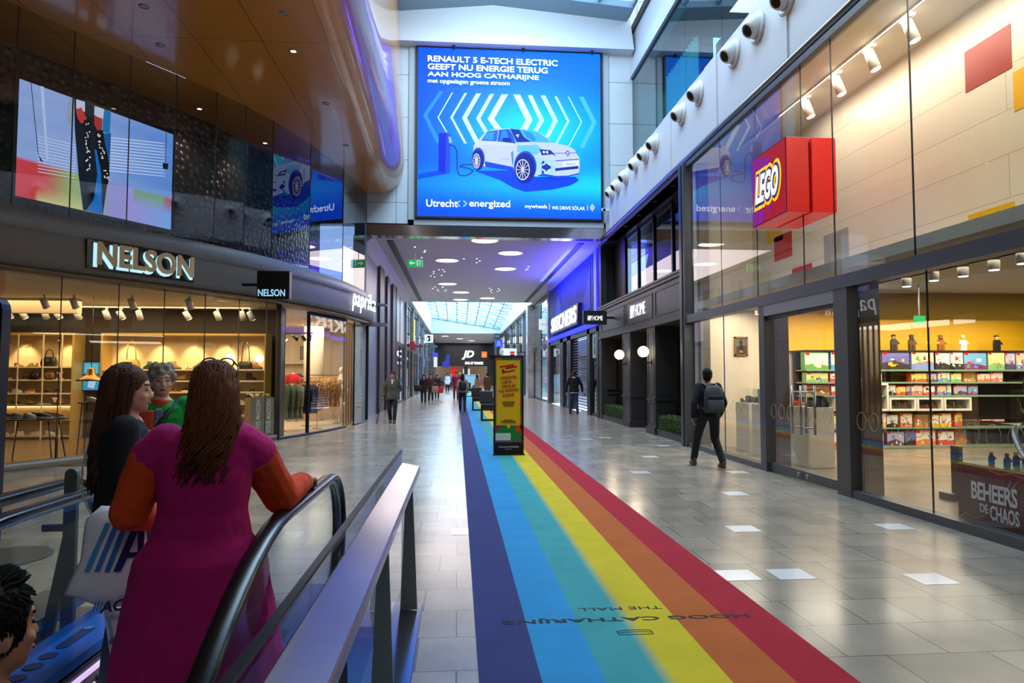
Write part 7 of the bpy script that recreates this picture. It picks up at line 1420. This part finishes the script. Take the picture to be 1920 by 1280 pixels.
    b.ell(hp(0, -.02, .038), Vector((.088, .104, .102)) * s, 18, 0, hrot).ell(hp(0, -.045, -.02), Vector((.08, .075, .085)) * s, 14, 0, hrot)
    if st == 'long':
        b.cap(hp(0, -.06, -.02), hp(0, -.085, -.26), .085 * s, .075 * s, 12)
        for q in (-1, 1): b.cap(hp(q * .065, -.02, -.02), hp(q * .08, -.04, -.2), .035 * s, .03 * s, 10)
    elif st == 'tied': b.cap(hp(0, -.1, .02), hp(0, -.13, -.16), .035 * s, .02 * s, 10)
    elif st == 'curly':
        for k in range(46): a, z = rnd.uniform(0, 2 * PI), rnd.uniform(-.06, .13); r_ = math.sqrt(max(.1, 1 - ((z - .03) / .12) ** 2)); x, y = .088 * r_ * math.cos(a), -.02 + .1 * r_ * math.sin(a); (y < .05 or z > .06) and b.ell(hp(x, y, z), .024 * s, 8)
    remesh(b.build('hair', hm_, root), min(vox, .012), 2)
    root['_s'] = s; return root, W, hp, s, J
def carried_bag(p, w_, h_, d_, c, lab, rz=0., strap=.1, name='shoulder_bag', cat='bag'):
    t = thing(name, lab, cat, p); m = M('bag_%d_%d_%d' % c, c, .6); Rm = Matrix.Translation(p) @ Matrix.Rotation(rz, 4, 'Z')
    MB().loft([[Rm @ Vector((w_ / 2 * k * math.cos(a) * (1 + .15 * abs(math.sin(2 * a))), d_ / 2 * k2 * math.sin(a), z)) for a in [2 * PI * i / 16 for i in range(16)]] for k, k2, z in ((.8, .8, 0), (1, 1, h_ * .12), (1.02, 1, h_ * .5), (.95, .7, h_ * .9), (.9, .4, h_))]).build('bag_body', m, t)
    MB().tube([Rm @ Vector(q) for q in ((-w_ * .35, 0, h_ * .95), (-w_ * .25, 0, h_ + strap * .8), (0, 0, h_ + strap), (w_ * .25, 0, h_ + strap * .8), (w_ * .35, 0, h_ * .95))], .012, 8).build('strap', m, t); return t
# ---- woman in the pink coat, hand on the handrail
HD_BR = (80, 44, 26)
root, W, hp, s, J = person('person in a long magenta coat with orange sleeves, seen from behind, hand on handrail', (-1.1, 3.02, .005), .06, 1.66, 'light', ('short', HD_BR), ((180, 7, 104), .2, .13), (70, 90, 120), (60, 50, 46),
    dict(head=(.04, .02, 1.575), neck=(.02, -.005, 1.43), shL=(-.19, 0, 1.355), shR=(.19, 0, 1.355), elL=(-.315, .04, 1.05), haL=(-.28, .27, .97), elR=(.285, .27, 1.06), haR=(.345, .72, 1.08), cuffR=.7, hdR=(.0, 1, -.2), hnR=(0, -.1, -1), hcR=.5, hnL=(0, 0, -1), hcL=.9), .008, .15, sleeve=(214, 66, 8), fold=.013, bulk=1.2)
ck = MB(); wr = W(J['elR'].lerp(J['haR'], .73)); wd = (W(J['haR']) - W(J['elR'])).normalized(); ck.cyl(wr, wr + wd * .022, .056, .054, 16).build('cuff_stripe', M('cuff_pink', (224, 150, 160), .8), root)
def locks(par, hp, W, s, n, length, seed, mat, spread_, back=-.08, width=.014, wave=.02, gather=0.):
    r_ = random.Random(seed); b = MB()
    for k in range(n):
        u = r_.uniform(-1, 1); a = u * 2.1; ca = math.sin(a); sa = -math.cos(a); z0 = r_.uniform(-.02, .145) if k % 3 else r_.uniform(.09, .146); rr = math.sqrt(max(.004, 1 - ((z0 - .038) / .109) ** 2))
        p0 = Vector((.092 * rr * ca, -.02 + .108 * rr * sa, z0)); L = length * r_.uniform(.72, 1.05) + z0; ph = r_.uniform(0, 6.28); wv = wave * r_.uniform(.5, 1.3); pts = []
        for i in range(10):
            v = i / 9; out = min(1, v * 2.2); x = p0.x + (spread_ * ca * .8 - p0.x) * out * .75 + wv * math.sin(ph + v * 9) * v; y = p0.y + (back * abs(sa) ** .5 * (1 if sa < 0 else -.3) - .03 - p0.y) * out * .7 + wv * .6 * math.cos(ph + v * 8) * v
            pts.append(hp(x * (1 - gather * v), y - .03 * v, p0.z - L * v + .05 * math.sin(min(1, v * 3) * PI) * (v < .34)))
        b.tube(pts, [width * s * (1.1 - .75 * (i / 9) ** 2) for i in range(10)], 6, 0, .55)
    b.build('hair_locks', mat, par)
def hairmat(nm, c):
    m, nt, bs, out = nodes(nm); sset(bs, .6, 0, .2, 0); tc = nt.nodes.new('ShaderNodeTexCoord'); mp = nt.nodes.new('ShaderNodeMapping'); mp.inputs['Scale'].default_value = (90, 90, 6); nt.links.new(tc.outputs['Object'], mp.inputs[0]); n = nt.nodes.new('ShaderNodeTexNoise'); n.inputs['Scale'].default_value = 1; nt.links.new(mp.outputs[0], n.inputs['Vector'])
    mx = nt.nodes.new('ShaderNodeMix'); mx.data_type = 'RGBA'; mx.inputs[6].default_value = (*[v * .45 for v in S(*c)], 1); mx.inputs[7].default_value = (*[v * 1.5 for v in S(*c)], 1); nt.links.new(n.outputs[0], mx.inputs[0]); nt.links.new(mx.outputs[2], bs.inputs['Base Color']); return m
HB1 = hairmat('hair_brown_strands', (104, 58, 32)); locks(root, hp, W, s, 760, .37, 2, HB1, .115, -.11, .007, .045)
# glasses pushed up on her hair
g = MB(); GB = M('glasses_black', (18, 16, 18), .3)
for q in (-1, 1):
    rg = [hp(q * .036 + .032 * math.cos(a), .06 + .012 * math.sin(a), .135 + .022 * math.sin(a)) for a in [2 * PI * i / 20 for i in range(21)]]; g.tube(rg, .0035, 6); g.tube([hp(q * .068, .062, .14), hp(q * .092, .02, .115), hp(q * .092, -.06, .075)], .0035, 6)
g.tube([hp(-.006, .064, .14), hp(.006, .064, .14)], .003, 6); t = tag(g.build('eyeglasses', GB), 'black framed eyeglasses pushed up on the head of the person in magenta', 'glasses')
# ---- woman in the dark coat beside her
root2, W2, hp2, s2, J2 = person('person turned sideways in a dark navy coat with long brown hair and white strap', (-1.68, 3.55, .005), -1.15, 1.66, 'fair', ('short', (86, 56, 40)), ((14, 15, 24), .62, .05), (66, 84, 112), (40, 40, 44),
    dict(elR=(.22, .02, 1.1), haR=(.16, .2, .95), elL=(-.22, .0, 1.09), haL=(-.2, .12, .86)), .009, -.12, fold=.014, bulk=1.1)
locks(root2, hp2, W2, s2, 640, .5, 9, hairmat('hair_dark_strands', (76, 48, 34)), .14, -.12, .0075, .035)
t = thing('crossbody_bag', 'thin white shoulder strap and small bag over the navy coat', 'bag', tuple(W2(Vector((.2, -.12, .8))))); WS = M('strap_white', (196, 190, 180), .5)
MB().tube(spline([W2(Vector(q)) for q in ((-.1, -.02, 1.455), (-.13, -.12, 1.36), (-.04, -.175, 1.2), (.1, -.165, 1.04), (.2, -.1, .92))], 6), .011, 8, 0, .4).build('strap', WS, t); c_ = W2(Vector((.24, -.02, .84))); MB().ell(c_, (.06, .06, .09), 14).build('bag_body', M('bag_navy', (24, 26, 40), .5), t)
# ---- woman in the green jacket
root3, W3, hp3, s3, J3 = person('person in a bright green padded jacket with short grey curly hair facing us', (-2.27, 5.35, 0), PI + .28, 1.7, 'fair', ('curly', (150, 138, 124)), ((20, 150, 62), .76, .03), (50, 54, 70), (50, 46, 44),
    dict(elL=(-.24, .02, 1.1), haL=(-.06, .25, 1.16), hdL=(.8, .4, .2), hnL=(0, -1, .2), elR=(.24, 0, 1.1), haR=(.2, .2, .98)), .011, .25, fold=.022, bulk=1.18)
sc_ = MB()
for i in range(2): sc_.tube([W3(Vector((.055 * math.cos(a), .055 * math.sin(a) + .03, 1.415 - .02 * i))) for a in [2 * PI * k / 12 for k in range(13)]], .02, 8)
sc_.build('scarf', M('scarf_orange', (214, 78, 48), .85), root3); b = MB()
b.loft([[W3(Vector((x, y, z))) for x, y in ((.02, .15), (.14, .13), (.13, .17), (.03, .185))] for z in (.8, 1.0, 1.2, 1.36)]); remesh(b.build('front_panel', M('scarf_orange'), root3), .012, 4)
b = MB(); b.loft([[W3(Vector((x, y, z))) for x, y in ((-.03, .14), (.03, .15), (.03, .175), (-.03, .17))] for z in (.78, 1.0, 1.2, 1.37)]); remesh(b.build('patterned_blouse', M('blouse_pattern', (120, 126, 150), .8, noise=.85, nscale=38), root3), .012, 4)
MB().tube([W3(Vector(q)) for q in ((-.12, .02, 1.44), (-.03, .175, 1.3), (.08, .2, 1.1), (.17, .17, .92))], .02, 8, 0, .35).build('bag_strap', M('strap_dark', (18, 18, 28), .6), root3)
# ---- man low on the escalator at the frame corner
yz = ZH(1.75) - .97
root4, W4, hp4, s4, J4 = person('person with short black hair in dark clothes, low on the escalator', (-1.17, 1.78, yz), -.42, 1.78, 'tan', ('short', (14, 11, 10)), ((16, 16, 18), .8, 0.), (26, 26, 32), (20, 20, 20), {}, .009, -.15, bulk=1.08)
r_ = random.Random(5); b = MB(); Z_ = Vector((0, 0, 1))
for k in range(1500):
    a, z = r_.uniform(0, 2 * PI), r_.uniform(-.05, .135); rr = math.sqrt(max(.02, 1 - ((z - .035) / .105) ** 2)); x, y = .086 * rr * math.cos(a), -.02 + .1 * rr * math.sin(a)
    if y > .045 and z < .08: continue
    p = hp4(x, y, z); q = hp4(x * 1.015, y * 1.0 + (.022 if z > .06 else .002), z + (.01 if z > .1 else -.02) + .006 * r_.random()); b.tube([p, (p + q) / 2, q], [.0042, .0036, .0012], 4)
b.build('hair_locks', M('hair_matt_black', (12, 10, 9), .85, spec=.15), root4)
# ---- shopping bags carried by the woman in pink
bo = Vector((-1.6, 3.16, .68)); bu = Vector((.9, .44, 0)).normalized(); bn = bu.cross(Vector((0, 0, 1)))
def buv(px, py): d = ray(px, py); k = (bo - Vector((0, 0, EYE))).dot(bn) / d.dot(bn); h = Vector((0, 0, EYE)) + d * k - bo; return (h.dot(bu), h.z)
def pillow(name, pts, par, mat, puff, o=bo):
    n = len(pts); cx = sum(p[0] for p in pts) / n; cy = sum(p[1] for p in pts) / n; b = MB()
    R_ = lambda k, off: [o + bu * (cx + (x - cx) * k) + Vector((0, 0, cy + (y - cy) * k)) + bn * off for x, y in pts]
    b.loft([R_(.03, -puff), R_(.6, -puff * .96), R_(.9, -puff * .75), R_(1, 0), R_(.9, puff * .75), R_(.6, puff * .96), R_(.03, puff)]); return folds(b.build(name, mat, par), .012, .1)
PLA = M('bag_plastic', (212, 212, 216), .35, spec=.4)
t = thing('shopping_bag', 'white plastic carrier bag with slanted blue stripes and dark lettering', 'bag', tuple(bo + Vector((0, 0, -.28))))
pillow('bag_body', [buv(*p) for p in ((158, 990), (161, 972), (190, 948), (232, 950), (268, 968), (275, 1000), (276, 1060), (262, 1135), (190, 1138), (150, 1122), (118, 1117), (134, 1085), (150, 1050))], t, PLA, .04)
PB = Pic(bo + bn * .05, bu, (0, 0, 1), .0012)
for k, c in ((0, (70, 140, 196)), (22, (56, 112, 186)), (44, (50, 100, 176))): PB.poly([buv(158 + k * .86, 1066), buv(168 + k * .86, 1066), buv(206 + k * .75, 976), buv(198 + k * .75, 976)], c, .1)
PB.poly([buv(212, 1066), buv(226, 1066), buv(238, 1040), buv(256, 1040), buv(256, 1066), buv(268, 1066), buv(270, 978), buv(250, 978)], (36, 28, 92)).poly([buv(242, 1030), buv(257, 1030), buv(258, 992)], (206, 206, 212), .6)
for k in range(3): PB.poly([buv(174 + k * 6, 1139), buv(177 + k * 6, 1139), buv(182 + k * 6, 1121), buv(179 + k * 6, 1121)], (70, 120, 190), .1)
PB.build('print', vcol('bag_print', 0, .4), t)
a = buv(206, 1130); text('ACTION', M('bag_ink', (36, 28, 92), .5), bo + bu * (a[0] + .09) + Vector((0, 0, a[1])) + bn * .05, bu, (0, 0, 1), w=.26, h=.05, parent=t, depth=.002, bold=.03, shear=.2)
hh = MB()
for x in (.0, .09): hh.tube([bo + bu * x + Vector((0, 0, .24)), bo + bu * (x + .03) + Vector((0, .05, .32)), bo + bu * (x + .09) + Vector((0, .05, .27))], .012, 6, 0, .4)
hh.build('handle', M('bag_handle_orange', (206, 96, 20), .5), t)
t = thing('shopping_bag', 'second white carrier bag hanging below the striped one', 'bag', tuple(bo + Vector((.06, .05, -.6)))); pillow('bag_body', [buv(*p) for p in ((193, 1143), (235, 1138), (238, 1200), (226, 1262), (212, 1290), (205, 1230))], t, PLA, .03, bo + bn * -.05)
PB = Pic(bo - bn * .012, bu, (0, 0, 1), .001); PB.poly([buv(200, 1160), buv(206, 1160), buv(216, 1212), buv(210, 1212)], (110, 160, 200)).disc(*buv(211, 1203), .014, .016, (70, 120, 180)); PB.build('print', vcol('bag_print'), t)
# ---- man with the backpack outside the toy shop
root5, W5, hp5, s5, J5 = person('person in dark clothes with a grey backpack walking past the toy shop window', (4.42, 11.5, 0), .02, 1.74, 'tan', ('short', (22, 16, 14)), ((22, 24, 34), .84, 0.), (24, 27, 38), (84, 58, 34),
    dict(hipL=(-.09, .02, .9), knL=(-.13, .2, .5), anL=(-.17, .26, .1), hipR=(.09, -.02, .9), knR=(.12, .03, .49), anR=(.14, -.24, .1), elL=(-.27, -.06, 1.1), haL=(-.25, .06, .84), elR=(.28, .0, 1.1), haR=(.25, .14, .86)), .011, -.5, bulk=1.12)
t = thing('backpack', 'dark grey backpack worn by the person outside the toy shop', 'backpack', tuple(W5(Vector((0, -.25, .98))))); BP = M('pack_grey', (54, 58, 66), .7, noise=.15, nscale=60)
def rr_(hw, hd, cy_, z): return [W5(Vector((hw * math.copysign(abs(math.cos(a)) ** .5, math.cos(a)), cy_ + hd * math.copysign(abs(math.sin(a)) ** .6, math.sin(a)), z))) for a in [2 * PI * i / 24 for i in range(24)]]
MB().loft([rr_(.145, .07, -.24, .97), rr_(.16, .085, -.245, 1.0), rr_(.162, .09, -.25, 1.2), rr_(.155, .08, -.24, 1.32), rr_(.13, .065, -.225, 1.4), rr_(.08, .045, -.21, 1.44)]).build('pack_body', BP, t)
MB().loft([rr_(.135, .03, -.335, 1.0), rr_(.14, .035, -.335, 1.05), rr_(.14, .032, -.335, 1.17), rr_(.135, .02, -.33, 1.19)]).build('front_pocket', M('pack_pocket', (66, 68, 74), .75), t); MB().loft([rr_(.13, .012, -.335, 1.205), rr_(.132, .012, -.335, 1.28)]).build('dark_band', M('pack_band', (30, 31, 36), .6), t)
sp = MB()
for q in (-1, 1): sp.tube([W5(Vector(p)) for p in ((q * .08, -.18, 1.42), (q * .11, -.06, 1.475), (q * .12, .08, 1.44), (q * .13, .14, 1.3), (q * .16, .06, 1.12), (q * .15, -.16, 1.02))], .02, 8, 0, .4)
sp.build('shoulder_strap', M('strap_slate', (70, 80, 96), .7), t); MB().tube([W5(Vector((x, -.2, z))) for x, z in ((-.04, 1.43), (-.03, 1.47), (.03, 1.47), (.04, 1.43))], .009, 8).build('grab_handle', M('strap_slate'), t)
# ---- man in black jacket by the blue shop
root6, W6, hp6, s6, J6 = person('person in a black jacket and blue jeans seen from behind at the blue shop', (4.85, 27.6, 0), -.1, 1.8, 'light', ('short', (60, 46, 40)), ((18, 18, 22), .9, 0.), (40, 58, 92), (40, 40, 44),
    dict(elL=(-.29, -.02, 1.13), haL=(-.3, .02, .86), elR=(.3, .0, 1.13), haR=(.33, .04, .87), knL=(-.12, .06, .49), anL=(-.14, .16, .09), anR=(.12, -.18, .09)), .014, .1, bulk=1.12)
bp_ = MB().loft([[W6(Vector((x, y, z))) for x, y in ((-.16, -.13), (.16, -.13), (.16, .13), (-.16, .13))] for z in (.87, .9)]); bp_.build('shirt_hem', M('hem_white', (206, 206, 210), .8), root6); text('SPORT', M('print_grey', (190, 190, 196), .7), W6(Vector((0, -.158, 1.33))), W6(Vector((1, 0, 0))) - W6(Vector((0, 0, 0))), (0, 0, 1), w=.18, h=.05, parent=root6, depth=.02, name='back_print') if False else None
# ---- man with the cane
root7, W7, hp7, s7, J7 = person('person in a grey green jacket walking toward us with a cane', (-2.2, 22.9, 0), PI + .05, 1.74, 'tan', ('short', (44, 32, 26)), ((72, 70, 62), .78, .01), (26, 24, 26), (20, 18, 18),
    dict(elR=(.27, -.05, 1.1), haR=(.3, .06, .84), hdR=(.1, .2, -1), elL=(-.27, -.08, 1.12), haL=(-.14, -.02, .95), knL=(-.1, .1, .49), anL=(-.08, .12, .08), anR=(.06, -.12, .08)), .013, 0, shirt=(196, 190, 204), bulk=1.1)
t = thing('walking_cane', 'thin dark walking cane held by the person in the grey green jacket', 'cane', tuple(W7(Vector((.42, .1, 0))))); top_ = W7(Vector((.32, .09, .78)) * s7); MB().tube([W7(Vector((.5, .2, 0))), top_], .013, 8).build('shaft', M('cane_dark', (30, 24, 22), .4), t); MB().tube([top_ + Vector((.06, 0, .0)), top_ + Vector((0, 0, .02)), top_ + Vector((-.06, 0, .0))], .014, 8).build('handle', M('cane_dark'), t); MB().cyl(W7(Vector((.5, .2, 0))), W7(Vector((.498, .198, .04))), .02, n=10).build('rubber_tip', BLACK, t)
# ---- shoppers farther along
ST = dict(knL=(-.1, .12, .5), anL=(-.1, .16, .09), knR=(.1, .0, .49), anR=(.1, -.2, .1)); ST2 = dict(knR=(.1, .12, .5), anR=(.1, .16, .09), knL=(-.1, .0, .49), anL=(-.1, -.2, .1))
_, Wa, _, _, _ = person('person with long dark hair, beige jacket and black backpack walking away on the carpet', (.22, 29.6, 0), 0, 1.68, 'light', ('long', (26, 20, 20)), ((150, 128, 108), .86, 0), (24, 24, 28), (26, 24, 26), ST, .016, bulk=1.2, sleeve=(158, 140, 124))
t = thing('backpack', 'small black backpack on the person in the beige jacket', 'backpack', tuple(Wa(Vector((0, -.26, 1.0))))); q_ = lambda hw, hd, cy_, z: [Wa(Vector((hw * math.cos(a), cy_ + hd * math.sin(a), z))) for a in [2 * PI * i / 16 for i in range(16)]]
MB().loft([q_(.14, .08, -.25, .95), q_(.16, .1, -.26, 1.05), q_(.15, .09, -.25, 1.28), q_(.09, .05, -.23, 1.36)]).build('pack_body', M('pack_black', (20, 20, 22), .7), t)
PPL = [('person in a dark coat with long dark hair walking toward us with a black bag', (-1.9, 38, 0), PI, 1.66, ('long', (22, 16, 16)), ((30, 22, 26), .7, .03), (22, 20, 24), ST), ('person in a dark red top close behind the one with the black bag', (-1.62, 41, 0), PI, 1.7, ('long', (36, 22, 20)), ((72, 40, 40), .85, 0), (30, 28, 30), ST2),
       ('person in a black jacket and grey top carrying a red bag', (-1.38, 45.4, 0), PI, 1.66, ('long', (24, 18, 18)), ((34, 30, 34), .85, 0), (24, 22, 26), ST), ('person in a white jacket walking toward us between the shops', (-.95, 64, 0), PI, 1.75, ('short', (30, 24, 22)), ((206, 214, 222), .7, .02), (30, 30, 36), ST2),
       ('person in an open burgundy jacket and purple trousers beside the carpet', (-.1, 43.4, 0), PI, 1.84, ('short', (40, 26, 22)), ((124, 22, 64), .8, .02), (70, 62, 90), ST), ('person in a red jacket with pale hair close behind the burgundy one', (.18, 47, 0), PI, 1.78, ('curly', (196, 180, 170)), ((130, 30, 50), .85, 0), (60, 60, 70), ST2),
       ('person in a bright blue jacket far along the corridor', (-.75, 76, 0), PI, 1.72, ('short', (190, 170, 150)), ((40, 120, 206), .8, 0), (40, 44, 60), ST), ('person in a camel coat with long dark hair beyond the black seats', (1.42, 49, 0), .9, 1.66, ('long', (30, 20, 18)), ((150, 116, 82), .6, .04), (40, 36, 40), ST2),
       ('person in a bright pink jacket with a dark case beyond the camel coat', (2.0, 66, 0), 0, 1.66, ('short', (120, 90, 70)), ((226, 60, 150), .85, 0), (40, 36, 44), ST), ('person in a brown coat standing partly behind the yellow banner stand', (2.05, 46, 0), 0, 1.78, ('short', (40, 28, 22)), ((84, 58, 40), .6, .02), (70, 66, 86), ST2),
       ('person in dark clothes beside the side wall, behind the one with the red bag', (-2.0, 52, 0), PI, 1.72, ('short', (28, 20, 18)), ((40, 40, 48), .8, 0), (30, 30, 36), ST), ('person in grey blue far off near the dark sports shop', (-1.9, 84, 0), PI, 1.75, ('short', (30, 24, 20)), ((84, 100, 120), .8, 0), (36, 36, 46), ST2),
       ('person in black far off near the dark sports shop, left of the white jacket', (-1.4, 86, 0), PI, 1.75, ('long', (24, 18, 16)), ((30, 32, 40), .8, 0), (30, 30, 36), ST)]
for lab, loc, rz, H, hr, tp, lg, ps in PPL: person(lab, loc, rz, H, 'light', hr, tp, lg, (60, 54, 52), ps, .02 if loc[1] < 50 else .026, bulk=1.12)
carried_bag((-2.2, 37.8, .72), .42, .34, .18, (18, 16, 18), 'big black shoulder bag of the person in the dark coat', strap=.45); carried_bag((-1.12, 45.2, .42), .34, .42, .14, (190, 30, 30), 'red shopping bag beside the person in the black jacket', name='shopping_bag', strap=.2); carried_bag((-1.36, 40.8, .55), .4, .4, .16, (150, 130, 112), 'beige tote bag beside the person in the cream jacket', strap=.2)
t = thing('suitcase', 'black wheeled suitcase beside the person in pink', 'suitcase', (1.72, 66, 0)); MB().box(1.55, 1.9, 65.9, 66.1, .06, .66).build('case_body', M('case_black', (24, 24, 26), .4), t, bevel=.03); MB().cyl((1.6, 66, .05), (1.85, 66, .05), .05, n=12).build('wheel', BLACK, t); MB().tube([(1.62, 66, .66), (1.62, 66, .98), (1.83, 66, .98), (1.83, 66, .66)], .012, 6).build('handle', STEEL, t)
